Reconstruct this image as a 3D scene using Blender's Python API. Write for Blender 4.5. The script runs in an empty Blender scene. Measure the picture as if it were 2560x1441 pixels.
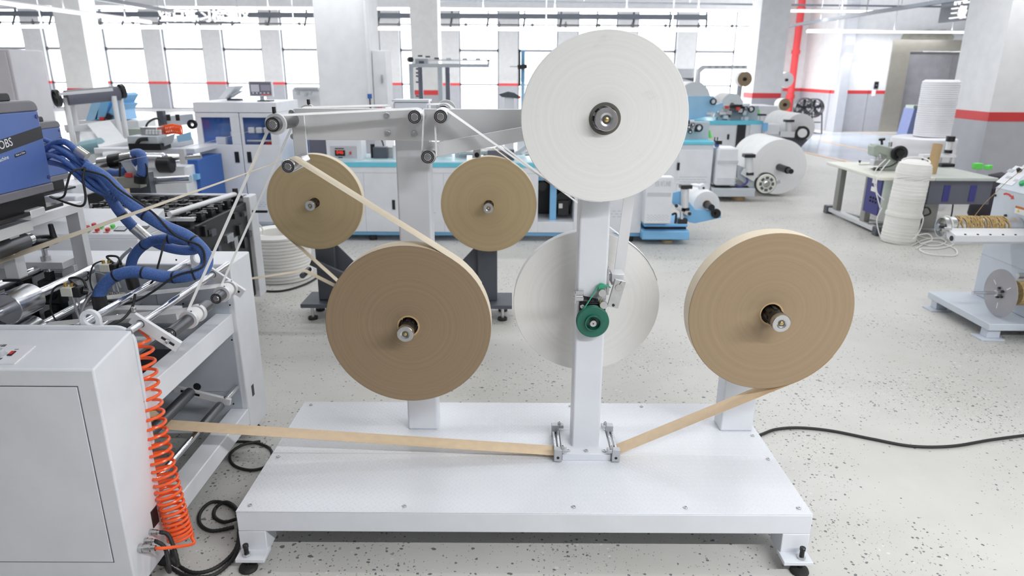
import bpy, bmesh, math, random
from mathutils import Vector, Matrix, Euler
random.seed(7)
S = bpy.context.scene
COL = S.collection
R = math.radians
# ------------------------------------------------------------------ camera
CAM_H, FPX, PITCH, ROLL = 1.75, 1707.0, math.atan(545/1707.0), R(0.3)
cam_d = bpy.data.cameras.new('camera'); cam = bpy.data.objects.new('camera', cam_d); COL.objects.link(cam)
cam_d.sensor_width = 36.0; cam_d.lens = 36.0*FPX/2560.0; cam_d.clip_end = 200; cam_d.clip_start = 0.05
cam.matrix_world = Matrix.Translation((0, 0, CAM_H)) @ Matrix.Rotation(R(90)-PITCH, 4, 'X') @ Matrix.Rotation(ROLL, 4, 'Z')
cam_d.dof.use_dof = True; cam_d.dof.focus_distance = 2.55; cam_d.dof.aperture_fstop = 3.2
S.camera = cam
# ------------------------------------------------------------------ world, exposure
W = bpy.data.worlds.new('daylight'); S.world = W; W.use_nodes = True
bg = W.node_tree.nodes['Background']; bg.inputs[0].default_value = (0.94, 0.97, 1.0, 1); bg.inputs[1].default_value = 26.0
S.view_settings.view_transform = 'Standard'; S.view_settings.look = 'None'; S.view_settings.gamma = 1
S.view_settings.use_curve_mapping = False; S.view_settings.exposure = -1.58
S.cycles.use_denoising = True; S.cycles.max_bounces = 8; S.cycles.diffuse_bounces = 5
S.cycles.glossy_bounces = 4; S.cycles.transmission_bounces = 6; S.cycles.sample_clamp_indirect = 6.0
S.cycles.caustics_reflective = False; S.cycles.caustics_refractive = False

# ------------------------------------------------------------------ placing helpers (photo pixel -> point at a real depth)
def ray(px, py):
    dx, dy = px-1280.0, py-720.5
    c, s = math.cos(ROLL), math.sin(ROLL)
    u, w = (dx*c+dy*s)/FPX, (-dx*s+dy*c)/FPX
    cp, sp = math.cos(PITCH), math.sin(PITCH)
    return Vector((u, cp-w*sp, -sp-w*cp))
def atY(px, py, Y): d = ray(px, py); return Vector((0, 0, CAM_H))+d*(Y/d.y)
def atZ(px, py, z): d = ray(px, py); return Vector((0, 0, CAM_H))+d*((z-CAM_H)/d.z)
def atX(px, py, x): d = ray(px, py); return Vector((0, 0, CAM_H))+d*(x/d.x)

# ------------------------------------------------------------------ materials
MATS = {}
def mat(name, col, rough=0.5, metal=0.0, var=0.03, vs=6.0, bump=0.0, bs=60.0, coat=0.0, spec=0.5, emit=None, es=0.0):
    if name in MATS: return MATS[name]
    m = bpy.data.materials.new(name); m.use_nodes = True
    nt = m.node_tree; N = nt.nodes; L = nt.links; b = N['Principled BSDF']
    b.inputs['Roughness'].default_value = rough; b.inputs['Metallic'].default_value = metal
    b.inputs['Specular IOR Level'].default_value = spec
    if coat: b.inputs['Coat Weight'].default_value = coat; b.inputs['Coat Roughness'].default_value = 0.15
    tc = N.new('ShaderNodeTexCoord'); nz = N.new('ShaderNodeTexNoise'); nz.inputs['Scale'].default_value = vs; nz.inputs['Detail'].default_value = 4
    L.new(tc.outputs['Object'], nz.inputs['Vector'])
    rp = N.new('ShaderNodeValToRGB'); e = rp.color_ramp.elements
    lo = [max(0, c*(1-var)) for c in col]; hi = [min(1, c*(1+var)) for c in col]
    e[0].position = 0.35; e[0].color = (*lo, 1); e[1].position = 0.65; e[1].color = (*hi, 1)
    L.new(nz.outputs['Fac'], rp.inputs['Fac']); L.new(rp.outputs['Color'], b.inputs['Base Color'])
    if bump:
        n2 = N.new('ShaderNodeTexNoise'); n2.inputs['Scale'].default_value = bs; L.new(tc.outputs['Object'], n2.inputs['Vector'])
        bp = N.new('ShaderNodeBump'); bp.inputs['Strength'].default_value = bump; bp.inputs['Distance'].default_value = 0.002
        L.new(n2.outputs['Fac'], bp.inputs['Height']); L.new(bp.outputs['Normal'], b.inputs['Normal'])
    if emit:
        b.inputs['Emission Color'].default_value = (*emit, 1); b.inputs['Emission Strength'].default_value = es
    MATS[name] = m; return m
WHITE = mat('white_powder_coat', (0.79, 0.81, 0.85), 0.38, bump=0.05, bs=300)
DECKSIDE = mat('pale_grey_enamel', (0.73, 0.755, 0.80), 0.36)
GREYP = mat('light_grey_enamel', (0.52, 0.56, 0.60), 0.4)
INNER = mat('shaded_inner_enamel', (0.52, 0.565, 0.62), 0.42)  # inner cabinet faces: the shade on them is put into this darker grey
DKGREY = mat('dark_grey_enamel', (0.085, 0.095, 0.115), 0.42)
BLACK = mat('black_plastic', (0.016, 0.016, 0.018), 0.38)
RUBBER = mat('black_rubber', (0.02, 0.02, 0.02), 0.6)
BLKMETAL = mat('black_oxide_steel', (0.028, 0.028, 0.03), 0.35, 0.6)
DKSLEEVE = mat('dark_anodised_sleeve', (0.13, 0.135, 0.145), 0.3, 0.7)
CHROME = mat('polished_chrome', (0.72, 0.73, 0.76), 0.2, 1.0)
STEEL = mat('turned_steel', (0.55, 0.55, 0.55), 0.26, 1.0, var=0.06, vs=30)
ZINC = mat('zinc_plated_steel', (0.62, 0.63, 0.64), 0.36, 1.0, var=0.06, vs=30)
BRASS = mat('brass', (0.62, 0.44, 0.16), 0.3, 1.0)
BLUEP = mat('royal_blue_enamel', (0.085, 0.155, 0.42), 0.4)
SKY = mat('sky_blue_enamel', (0.22, 0.50, 0.80), 0.42)
CYAN = mat('cyan_film_strip', (0.16, 0.60, 0.76), 0.4)
BLUEDK = mat('deep_blue_enamel', (0.03, 0.12, 0.42), 0.45)
LIDGREY = mat('warm_grey_plastic', (0.18, 0.175, 0.20), 0.45)
GREEN = mat('dark_green_enamel', (0.012, 0.13, 0.085), 0.34)
GREENBELT = mat('green_rubber_belt', (0.05, 0.36, 0.21), 0.5)
YELBELT = mat('olive_rubber_belt', (0.42, 0.42, 0.06), 0.5)
RED = mat('red_plastic', (0.62, 0.05, 0.04), 0.4)
REDP = mat('red_wall_paint', (0.60, 0.045, 0.05), 0.55)
ORANGE = mat('orange_translucent_tube', (0.95, 0.13, 0.03), 0.25)
LIME = mat('lime_green_plastic', (0.15, 0.75, 0.12), 0.5)
CREAM = mat('cream_enamel', (0.78, 0.78, 0.70), 0.45)
SAGE = mat('sage_green_enamel', (0.38, 0.43, 0.38), 0.4)
ROPEW = mat('white_cotton_rope', (0.88, 0.87, 0.84), 0.9, bump=0.5, bs=250)
TWINE = mat('brown_paper_twine', (0.46, 0.32, 0.14), 0.85, var=0.2, vs=60, bump=0.6, bs=200)
CARD = mat('cardboard_tube', (0.52, 0.36, 0.19), 0.75)
WPAPER = mat('white_paper', (0.93, 0.93, 0.93), 0.75)
KRAFT = mat('kraft_paper', (0.70, 0.54, 0.36), 0.65, var=0.04, vs=25)
KRAFTRIM = mat('pale_kraft_rim', (0.80, 0.70, 0.54), 0.7, var=0.03)
WALLW = mat('white_wall_paint', (0.83, 0.835, 0.85), 0.7)
WALLG = mat('grey_wall_paint', (0.46, 0.47, 0.51), 0.65)
PRINT = mat('dark_print', (0.03, 0.03, 0.05), 0.6)
PRINTW = mat('white_print', (0.85, 0.86, 0.9), 0.6)
STAINLESS = mat('brushed_stainless', (0.40, 0.39, 0.42), 0.42, 0.35, var=0.08, vs=4)
CLEARFILM = mat('translucent_film', (0.80, 0.83, 0.86), 0.25, spec=0.6)
YEL = mat('yellow_print', (0.85, 0.65, 0.03), 0.6)
PURPLE = mat('violet_blue_panel', (0.05, 0.05, 0.22), 0.45)
SLATE = mat('slate_grey_panel', (0.13, 0.135, 0.17), 0.45)

def nodes_of(m): return m.node_tree.nodes, m.node_tree.links, m.node_tree.nodes['Principled BSDF']
def brushed(name, col, rough, stretch):
    m = mat(name, col, rough, 0.35, var=0.0); N, L, b = nodes_of(m)
    tc = N.new('ShaderNodeTexCoord'); mp = N.new('ShaderNodeMapping'); mp.inputs['Scale'].default_value = stretch
    nz = N.new('ShaderNodeTexNoise'); nz.inputs['Scale'].default_value = 8; nz.inputs['Detail'].default_value = 6
    rp = N.new('ShaderNodeMapRange'); rp.inputs['To Min'].default_value = rough-0.08; rp.inputs['To Max'].default_value = rough+0.12
    L.new(tc.outputs['Object'], mp.inputs['Vector']); L.new(mp.outputs[0], nz.inputs['Vector'])
    L.new(nz.outputs['Fac'], rp.inputs['Value']); L.new(rp.outputs[0], b.inputs['Roughness'])
    bp = N.new('ShaderNodeBump'); bp.inputs['Strength'].default_value = 0.06; bp.inputs['Distance'].default_value = 0.001
    L.new(nz.outputs['Fac'], bp.inputs['Height']); L.new(bp.outputs['Normal'], b.inputs['Normal'])
    return m
ALU = brushed('satin_aluminium', (0.78, 0.79, 0.81), 0.42, (1, 40, 40))
ALUV = brushed('satin_aluminium_upright', (0.78, 0.79, 0.81), 0.40, (40, 40, 1))

def roll_mat(name, c_lo, c_hi, ring, blotch=None, rough=0.7):
    """edge of a wound roll: fine concentric windings about the local Y axis"""
    m = mat(name, c_hi, rough, 0, var=0.0); N, L, b = nodes_of(m)
    tc = N.new('ShaderNodeTexCoord'); sp = N.new('ShaderNodeSeparateXYZ'); L.new(tc.outputs['Object'], sp.inputs[0])
    cb = N.new('ShaderNodeCombineXYZ'); L.new(sp.outputs['X'], cb.inputs['X']); L.new(sp.outputs['Z'], cb.inputs['Y'])
    ln = N.new('ShaderNodeVectorMath'); ln.operation = 'LENGTH'; L.new(cb.outputs[0], ln.inputs[0])
    n1 = N.new('ShaderNodeTexNoise'); n1.noise_dimensions = '1D'; n1.inputs['Scale'].default_value = ring; n1.inputs['Detail'].default_value = 6; n1.inputs['Roughness'].default_value = 0.65
    wob = N.new('ShaderNodeTexNoise'); wob.inputs['Scale'].default_value = 3; L.new(tc.outputs['Object'], wob.inputs['Vector'])
    ad = N.new('ShaderNodeMath'); ad.operation = 'MULTIPLY_ADD'; ad.inputs[1].default_value = 0.006; L.new(wob.outputs['Fac'], ad.inputs[0]); L.new(ln.outputs['Value'], ad.inputs[2])
    L.new(ad.outputs[0], n1.inputs['W'])
    rp = N.new('ShaderNodeValToRGB'); e = rp.color_ramp.elements
    e[0].position = 0.25; e[0].color = (*c_lo, 1); e[1].position = 0.7; e[1].color = (*c_hi, 1)
    L.new(n1.outputs['Fac'], rp.inputs['Fac']); out = rp.outputs['Color']
    if blotch:
        n3 = N.new('ShaderNodeTexNoise'); n3.inputs['Scale'].default_value = 7; n3.inputs['Detail'].default_value = 8; n3.inputs['Roughness'].default_value = 0.7
        mp = N.new('ShaderNodeMapping'); mp.inputs['Scale'].default_value = (1, 1, 2.2); mp.inputs['Rotation'].default_value = (0, 0.8, 0)
        L.new(tc.outputs['Object'], mp.inputs['Vector']); L.new(mp.outputs[0], n3.inputs['Vector'])
        r3 = N.new('ShaderNodeValToRGB'); r3.color_ramp.elements[0].position = 0.60; r3.color_ramp.elements[1].position = 0.78
        r3.color_ramp.elements[0].color = (0, 0, 0, 1); r3.color_ramp.elements[1].color = (0.55, 0.55, 0.55, 1)
        L.new(n3.outputs['Fac'], r3.inputs['Fac'])
        mx = N.new('ShaderNodeMix'); mx.data_type = 'RGBA'; L.new(r3.outputs['Color'], mx.inputs['Factor']); L.new(out, mx.inputs['A']); mx.inputs['B'].default_value = (*blotch, 1)
        out = mx.outputs['Result']
    L.new(out, b.inputs['Base Color'])
    bp = N.new('ShaderNodeBump'); bp.inputs['Strength'].default_value = 0.25; bp.inputs['Distance'].default_value = 0.0015
    L.new(n1.outputs['Fac'], bp.inputs['Height']); L.new(bp.outputs['Normal'], b.inputs['Normal'])
    return m
KROLL = roll_mat('kraft_roll_windings', (0.250, 0.180, 0.108), (0.290, 0.210, 0.128), 90)
KROLL2 = roll_mat('tan_kraft_roll_windings', (0.300, 0.218, 0.132), (0.335, 0.246, 0.150), 60)
KROLL3 = roll_mat('pale_kraft_roll_windings', (0.40, 0.30, 0.165), (0.455, 0.35, 0.20), 26)
WROLL = roll_mat('white_roll_windings', (0.82, 0.815, 0.79), (0.86, 0.855, 0.835), 70, (0.66, 0.65, 0.62), 0.8)
FARROLL = roll_mat('plain_white_roll_end', (0.80, 0.80, 0.81), (0.86, 0.86, 0.87), 12)

def floor_mat():
    m = mat('speckled_concrete', (0.6, 0.59, 0.56), 0.5, var=0.0); N, L, b = nodes_of(m)
    tc = N.new('ShaderNodeTexCoord')
    n1 = N.new('ShaderNodeTexNoise'); n1.inputs['Scale'].default_value = 0.9; n1.inputs['Detail'].default_value = 9; n1.inputs['Roughness'].default_value = 0.62
    L.new(tc.outputs['Object'], n1.inputs['Vector'])
    rp = N.new('ShaderNodeValToRGB'); e = rp.color_ramp.elements
    e[0].position = 0.3; e[0].color = (0.53, 0.52, 0.49, 1); e[1].position = 0.72; e[1].color = (0.66, 0.652, 0.625, 1)
    L.new(n1.outputs['Fac'], rp.inputs['Fac']); cur = rp.outputs['Color']
    # dark and white stone chips: cells kept at random, warped so that they are not round
    wn = N.new('ShaderNodeTexNoise'); wn.inputs['Scale'].default_value = 70; L.new(tc.outputs['Object'], wn.inputs['Vector'])
    wm = N.new('ShaderNodeVectorMath'); wm.operation = 'MULTIPLY_ADD'; wm.inputs[1].default_value = (0.012, 0.012, 0)
    L.new(wn.outputs['Color'], wm.inputs[0]); L.new(tc.outputs['Object'], wm.inputs[2])
    pn = N.new('ShaderNodeTexNoise'); pn.inputs['Scale'].default_value = 1.3; L.new(tc.outputs['Object'], pn.inputs['Vector'])
    for sc, thr, size, colr, ax in ((52, 0.90, 0.26, (0.17, 0.17, 0.175), (1, 1, 0)), (24, 0.968, 0.21, (0.16, 0.165, 0.18), (1, 1.5, 0)),
                                (120, 0.91, 0.28, (0.27, 0.26, 0.24), (1, 1, 0)), (44, 0.975, 0.22, (0.70, 0.69, 0.67), (1, 1, 0)), (36, 0.955, 0.20, (0.33, 0.31, 0.27), (1.6, 1, 0))):
        mp = N.new('ShaderNodeMapping'); mp.inputs['Scale'].default_value = (sc*ax[0], sc*ax[1], 1); mp.inputs['Location'].default_value = (sc*0.37, sc*0.11, 0)
        L.new(wm.outputs[0], mp.inputs['Vector'])
        vo = N.new('ShaderNodeTexVoronoi'); vo.voronoi_dimensions = '2D'; vo.inputs['Scale'].default_value = 1.0
        L.new(mp.outputs[0], vo.inputs['Vector'])
        sx = N.new('ShaderNodeSeparateXYZ'); L.new(vo.outputs['Color'], sx.inputs[0])
        g = N.new('ShaderNodeMath'); g.operation = 'GREATER_THAN'; L.new(sx.outputs['X'], g.inputs[0])
        th = N.new('ShaderNodeMath'); th.operation = 'MULTIPLY_ADD'; th.inputs[1].default_value = -0.5; th.inputs[2].default_value = thr+0.25; L.new(pn.outputs['Fac'], th.inputs[0]); L.new(th.outputs[0], g.inputs[1])
        # radius from a second random number
        rr = N.new('ShaderNodeMath'); rr.operation = 'MULTIPLY'; rr.inputs[1].default_value = size; L.new(sx.outputs['Y'], rr.inputs[0])
        r2 = N.new('ShaderNodeMath'); r2.operation = 'ADD'; r2.inputs[1].default_value = 0.07; L.new(rr.outputs[0], r2.inputs[0])
        ls = N.new('ShaderNodeMath'); ls.operation = 'LESS_THAN'; L.new(vo.outputs['Distance'], ls.inputs[0]); L.new(r2.outputs[0], ls.inputs[1])
        an = N.new('ShaderNodeMath'); an.operation = 'MULTIPLY'; L.new(g.outputs[0], an.inputs[0]); L.new(ls.outputs[0], an.inputs[1])
        mx = N.new('ShaderNodeMix'); mx.data_type = 'RGBA'; L.new(an.outputs[0], mx.inputs['Factor']); L.new(cur, mx.inputs['A']); mx.inputs['B'].default_value = (*colr, 1)
        cur = mx.outputs['Result']
    L.new(cur, b.inputs['Base Color'])
    r1 = N.new('ShaderNodeMapRange'); r1.inputs['To Min'].default_value = 0.34; r1.inputs['To Max'].default_value = 0.6
    L.new(n1.outputs['Fac'], r1.inputs['Value']); L.new(r1.outputs[0], b.inputs['Roughness'])
    return m
FLOOR = floor_mat()

def deck_mat():
    """white painted tread plate: rows of alternately turned lozenges"""
    m = mat('white_tread_plate', (0.75, 0.775, 0.82), 0.22, var=0.015, vs=4); N, L, b = nodes_of(m)
    tc = N.new('ShaderNodeTexCoord')
    hs = []
    for ang, off in ((45, (0, 0, 0)), (-45, (0.5, 0.5, 0))):
        mp = N.new('ShaderNodeMapping'); mp.inputs['Scale'].default_value = (33, 33, 0); mp.inputs['Location'].default_value = off
        L.new(tc.outputs['Object'], mp.inputs['Vector'])
        fr = N.new('ShaderNodeVectorMath'); fr.operation = 'FRACTION'; L.new(mp.outputs[0], fr.inputs[0])
        sb = N.new('ShaderNodeVectorMath'); sb.operation = 'SUBTRACT'; sb.inputs[1].default_value = (0.5, 0.5, 0); L.new(fr.outputs[0], sb.inputs[0])
        rt = N.new('ShaderNodeVectorRotate'); rt.rotation_type = 'Z_AXIS'; rt.inputs['Angle'].default_value = R(ang); L.new(sb.outputs[0], rt.inputs['Vector'])
        sc = N.new('ShaderNodeVectorMath'); sc.operation = 'MULTIPLY'; sc.inputs[1].default_value = (2.6, 9.5, 0); L.new(rt.outputs[0], sc.inputs[0])
        ln = N.new('ShaderNodeVectorMath'); ln.operation = 'LENGTH'; L.new(sc.outputs[0], ln.inputs[0])
        ss = N.new('ShaderNodeMapRange'); ss.interpolation_type = 'SMOOTHSTEP'; ss.inputs['From Min'].default_value = 1.0; ss.inputs['From Max'].default_value = 0.5
        L.new(ln.outputs['Value'], ss.inputs['Value']); hs.append(ss.outputs[0])
    mx = N.new('ShaderNodeMath'); mx.operation = 'MAXIMUM'; L.new(hs[0], mx.inputs[0]); L.new(hs[1], mx.inputs[1])
    nz = N.new('ShaderNodeTexNoise'); nz.inputs['Scale'].default_value = 220; L.new(tc.outputs['Object'], nz.inputs['Vector'])
    ad = N.new('ShaderNodeMath'); ad.operation = 'MULTIPLY_ADD'; ad.inputs[1].default_value = 0.25; L.new(nz.outputs['Fac'], ad.inputs[0]); L.new(mx.outputs[0], ad.inputs[2])
    bp = N.new('ShaderNodeBump'); bp.inputs['Strength'].default_value = 0.22; bp.inputs['Distance'].default_value = 0.005
    L.new(ad.outputs[0], bp.inputs['Height']); L.new(bp.outputs['Normal'], b.inputs['Normal'])
    return m
DECK = deck_mat()
def hose_mat():
    m = mat('blue_braided_sleeve', (0.07, 0.15, 0.42), 0.5, var=0.18, vs=180, bump=0.6, bs=260); return m
HOSE = hose_mat()
def glass_mat():
    m = bpy.data.materials.new('window_glass'); m.use_nodes = True; N = m.node_tree.nodes; L = m.node_tree.links
    N.remove(N['Principled BSDF']); t = N.new('ShaderNodeBsdfTransparent'); t.inputs[0].default_value = (0.97, 0.98, 1, 1)
    g = N.new('ShaderNodeBsdfGlossy'); g.inputs['Roughness'].default_value = 0.05
    mx = N.new('ShaderNodeMixShader'); mx.inputs[0].default_value = 0.06
    L.new(t.outputs[0], mx.inputs[1]); L.new(g.outputs[0], mx.inputs[2]); L.new(mx.outputs[0], N['Material Output'].inputs[0]); return m
GLASS = glass_mat()
LEDGLOW = mat('led_tube_glow', (1, 1, 1), 0.5, var=0, emit=(1, 0.98, 0.95), es=6.0)
SIGNGLOW = mat('led_sign_glow', (1, 1, 1), 0.5, var=0, emit=(1, 0.99, 0.97), es=3.0)
LEDRED = mat('red_led_digits', (0.6, 0.02, 0.02), 0.4, var=0, emit=(1, 0.05, 0.02), es=3.0)

# ------------------------------------------------------------------ mesh builder
def V(*a): return Vector(a)
class MB:
    def __init__(s): s.v = []; s.f = []; s.mi = []; s.m = 0
    def add(s, vs, fs):
        o = len(s.v); s.v += [Vector(p) for p in vs]; s.f += [[i+o for i in f] for f in fs]; s.mi += [s.m]*len(fs); return s
    def bb(s, x0, x1, y0, y1, z0, z1):
        v = [(x0, y0, z0), (x1, y0, z0), (x1, y1, z0), (x0, y1, z0), (x0, y0, z1), (x1, y0, z1), (x1, y1, z1), (x0, y1, z1)]
        return s.add(v, [[3, 2, 1, 0], [4, 5, 6, 7], [0, 1, 5, 4], [1, 2, 6, 5], [2, 3, 7, 6], [3, 0, 4, 7]])
    def box(s, c, d, rot=None):
        c = Vector(c); h = Vector(d)/2; M3 = rot.to_3x3() if rot is not None else Matrix.Identity(3)
        v = [c+M3@Vector((h.x*a, h.y*b, h.z*e)) for e in (-1, 1) for a, b in ((-1, -1), (1, -1), (1, 1), (-1, 1))]
        return s.add(v, [[3, 2, 1, 0], [4, 5, 6, 7], [0, 1, 5, 4], [1, 2, 6, 5], [2, 3, 7, 6], [3, 0, 4, 7]])
    def bar(s, p0, p1, w, h, up=(0, 0, 1)):
        p0 = Vector(p0); p1 = Vector(p1); d = (p1-p0).normalized(); u = Vector(up); sd = d.cross(u)
        if sd.length < 1e-4: sd = d.cross(Vector((1, 0, 0)))
        sd.normalize(); u = sd.cross(d).normalized(); a = sd*w/2; b = u*h/2
        v = [p0-a-b, p0+a-b, p0+a+b, p0-a+b, p1-a-b, p1+a-b, p1+a+b, p1-a+b]
        return s.add(v, [[0, 1, 2, 3], [7, 6, 5, 4], [0, 4, 5, 1], [1, 5, 6, 2], [2, 6, 7, 3], [3, 7, 4, 0]])
    def lathe(s, prof, p, axis=(0, 1, 0), n=32, close=False):
        """prof: (radius, height[, material]) along axis from p"""
        p = Vector(p); ax = Vector(axis).normalized(); a = ax.orthogonal().normalized(); b = ax.cross(a)
        o = len(s.v); rings = []
        for q in prof:
            r, h = q[0], q[1]
            if r < 1e-6: s.v.append(p+ax*h); rings.append([len(s.v)-1])
            else:
                st = len(s.v)
                for i in range(n):
                    t = 2*math.pi*i/n; s.v.append(p+ax*h+(a*math.cos(t)+b*math.sin(t))*r)
                rings.append(list(range(st, st+n)))
        prs = list(zip(range(len(prof)-1), range(1, len(prof))))
        if close: prs.append((len(prof)-1, 0))
        for i0, i1 in prs:
            A, B = rings[i0], rings[i1]; m = prof[i1][2] if len(prof[i1]) > 2 else s.m
            if len(A) == 1 and len(B) == 1: continue
            for i in range(n):
                j = (i+1) % n
                if len(A) == 1: f = [A[0], B[j], B[i]]
                elif len(B) == 1: f = [A[i], A[j], B[0]]
                else: f = [A[i], A[j], B[j], B[i]]
                s.f.append(f); s.mi.append(m)
        return s
    def cyl(s, p0, p1, r, n=20, r1=None, ch=0.0):
        p0 = Vector(p0); p1 = Vector(p1); L = (p1-p0).length; r1 = r if r1 is None else r1
        if ch: pr = [(0, 0), (r-ch, 0), (r, ch), (r1, L-ch), (r1-ch, L), (0, L)]
        else: pr = [(0, 0), (r, 0), (r1, L), (0, L)]
        return s.lathe(pr, p0, p1-p0, n)
    def tube(s, pts, r, n=8, closed=False):
        pts = [Vector(p) for p in pts]; N = len(pts); rs = r if isinstance(r, (list, tuple)) else [r]*N
        T = []
        for i in range(N):
            a = pts[i-1] if (i or closed) else pts[0]; b = pts[(i+1) % N] if (i < N-1 or closed) else pts[-1]
            t = (b-a); T.append(t.normalized() if t.length > 1e-9 else Vector((0, 0, 1)))
        u = T[0].orthogonal().normalized(); st = len(s.v)
        for i in range(N):
            if i:
                ax = T[i-1].cross(T[i])
                if ax.length > 1e-8: u = Matrix.Rotation(T[i-1].angle(T[i]), 3, ax.normalized())@u
                u = (u-T[i]*u.dot(T[i])).normalized()
            w = T[i].cross(u)
            for k in range(n):
                t = 2*math.pi*k/n; s.v.append(pts[i]+(u*math.cos(t)+w*math.sin(t))*rs[i])
        for i in range(N if closed else N-1):
            a = st+i*n; b = st+((i+1) % N)*n
            for k in range(n):
                j = (k+1) % n; s.f.append([a+k, a+j, b+j, b+k]); s.mi.append(s.m)
        if not closed:
            s.f.append([st+k for k in range(n)][::-1]); s.f.append([st+(N-1)*n+k for k in range(n)]); s.mi += [s.m, s.m]
        return s
    def prism(s, poly, axis, a0, a1):
        n = len(poly)
        def mk(p, a): return (a, p[0], p[1]) if axis == 'x' else ((p[0], a, p[1]) if axis == 'y' else (p[0], p[1], a))
        v = [mk(p, a0) for p in poly]+[mk(p, a1) for p in poly]
        return s.add(v, [list(range(n)), list(range(2*n-1, n-1, -1))]+[[i, (i+1) % n, n+(i+1) % n, n+i] for i in range(n)])
    def poly3(s, pts, nrm, th):
        """flat outline in space, given thickness along nrm"""
        pts = [Vector(p) for p in pts]; k = Vector(nrm).normalized()*th; n = len(pts)
        return s.add(pts+[p+k for p in pts], [list(range(n)), list(range(2*n-1, n-1, -1))]+[[i, (i+1) % n, n+(i+1) % n, n+i] for i in range(n)])
    def ribbon(s, pts, wid, th=0.0012, wv=(0, 1, 0)):
        pts = [Vector(p) for p in pts]; N = len(pts); st = len(s.v); wl = wv if isinstance(wv, list) else [Vector(wv)]*N
        for i in range(N):
            wv = Vector(wl[i]); t = (pts[min(i+1, N-1)]-pts[max(i-1, 0)]).normalized(); w = (wv-t*wv.dot(t)).normalized(); k = t.cross(w)*th/2; h = w*wid/2
            s.v += [pts[i]-h-k, pts[i]+h-k, pts[i]+h+k, pts[i]-h+k]
        for i in range(N-1):
            a, b = st+4*i, st+4*(i+1)
            for k in range(4):
                j = (k+1) % 4; s.f.append([a+k, a+j, b+j, b+k]); s.mi.append(s.m)
        s.f += [[st+3, st+2, st+1, st], [st+4*(N-1)+k for k in range(4)]]; s.mi += [s.m, s.m]
        return s
    def build(s, name, m, parent=None, bev=0.0, seg=2, ang=38, world=True):
        me = bpy.data.meshes.new(name); off = wloc(parent) if (parent is not None and world) else Vector((0, 0, 0))
        me.from_pydata([tuple(p-off) for p in s.v], [], s.f)
        ms = m if isinstance(m, (list, tuple)) else [m]
        for q in ms: me.materials.append(q)
        if len(ms) > 1: me.polygons.foreach_set('material_index', s.mi)
        bm = bmesh.new(); bm.from_mesh(me); bmesh.ops.recalc_face_normals(bm, faces=bm.faces); bm.to_mesh(me); bm.free()
        me.polygons.foreach_set('use_smooth', [True]*len(me.polygons)); me.set_sharp_from_angle(angle=R(ang)); me.update()
        o = bpy.data.objects.new(name, me); COL.objects.link(o)
        if parent is not None: o.parent = parent
        if bev:
            b = o.modifiers.new('bevel', 'BEVEL'); b.width = bev; b.segments = seg; b.limit_method = 'ANGLE'; b.angle_limit = R(40)
            b.harden_normals = False
        return o
def wloc(o):
    l = Vector((0, 0, 0))
    while o is not None: l = l+o.location; o = o.parent
    return l
def thing(name, label, cat, loc=(0, 0, 0), group=None):
    o = bpy.data.objects.new(name, None); COL.objects.link(o); o.location = loc; o.empty_display_size = 0.1
    return tag(o, label, cat, group)
def tag(o, label=None, cat=None, group=None, kind=None):
    if label: o['label'] = label
    if cat: o['category'] = cat
    if group: o['group'] = group
    if kind: o['kind'] = kind
    return o
def struct(mb, name, m, parent=None, bev=0.0):
    o = mb.build(name, m, parent, bev)
    if parent is None: o['kind'] = 'structure'
    return o
def copy_tree(o, parent=None):
    c = o.copy(); COL.objects.link(c); c.parent = parent
    for ch in list(o.children): copy_tree(ch, c)
    return c
def cr(pts, n=8, closed=False):
    """Catmull-Rom through the points"""
    P = [Vector(p) for p in pts]; out = []; N = len(P)
    rng = range(N) if closed else range(N-1)
    for i in rng:
        p0 = P[i-1] if (i > 0 or closed) else P[0]; p1 = P[i]; p2 = P[(i+1) % N]; p3 = P[(i+2) % N] if (i+2 < N or closed) else P[-1]
        for k in range(n):
            t = k/n; out.append(0.5*((2*p1)+(p2-p0)*t+(2*p0-5*p1+4*p2-p3)*t*t+(3*p1-p0-3*p2+p3)*t**3))
    if not closed: out.append(P[-1])
    return out
def belt(nodes):
    """path of a web over cylinders along Y: nodes (x, z, r, turn(+1 anticlockwise in xz / -1), y)"""
    tg = []
    for a, b in zip(nodes, nodes[1:]):
        D = Vector((b[0]-a[0], b[1]-a[1])); L = D.length; k = b[3]*b[2]-a[3]*a[2]; th = math.atan2(D.y, D.x)
        ph = th-math.asin(max(-1, min(1, k/L))); n = Vector((-math.sin(ph), math.cos(ph)))
        tg.append((Vector((a[0], a[1]))-n*a[3]*a[2], Vector((b[0], b[1]))-n*b[3]*b[2]))
    out = []
    for i, nd in enumerate(nodes):
        c = Vector((nd[0], nd[1])); ins = tg[i-1][1] if i else None; outs = tg[i][0] if i < len(tg) else None
        if nd[2] < 1e-6 or ins is None or outs is None:
            p = ins if ins is not None else outs; out.append(Vector((p.x, nd[4], p.y))); continue
        a0 = math.atan2(*(ins-c).yx); a1 = math.atan2(*(outs-c).yx)
        if nd[3] > 0:
            while a1 < a0: a1 += 2*math.pi
        else:
            while a1 > a0: a1 -= 2*math.pi
        m = max(2, int(abs(a1-a0)/0.2)+1)
        for k in range(m+1):
            t = a0+(a1-a0)*k/m; out.append(Vector((c.x+math.cos(t)*nd[2], nd[4], c.y+math.sin(t)*nd[2])))
    return out
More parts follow.
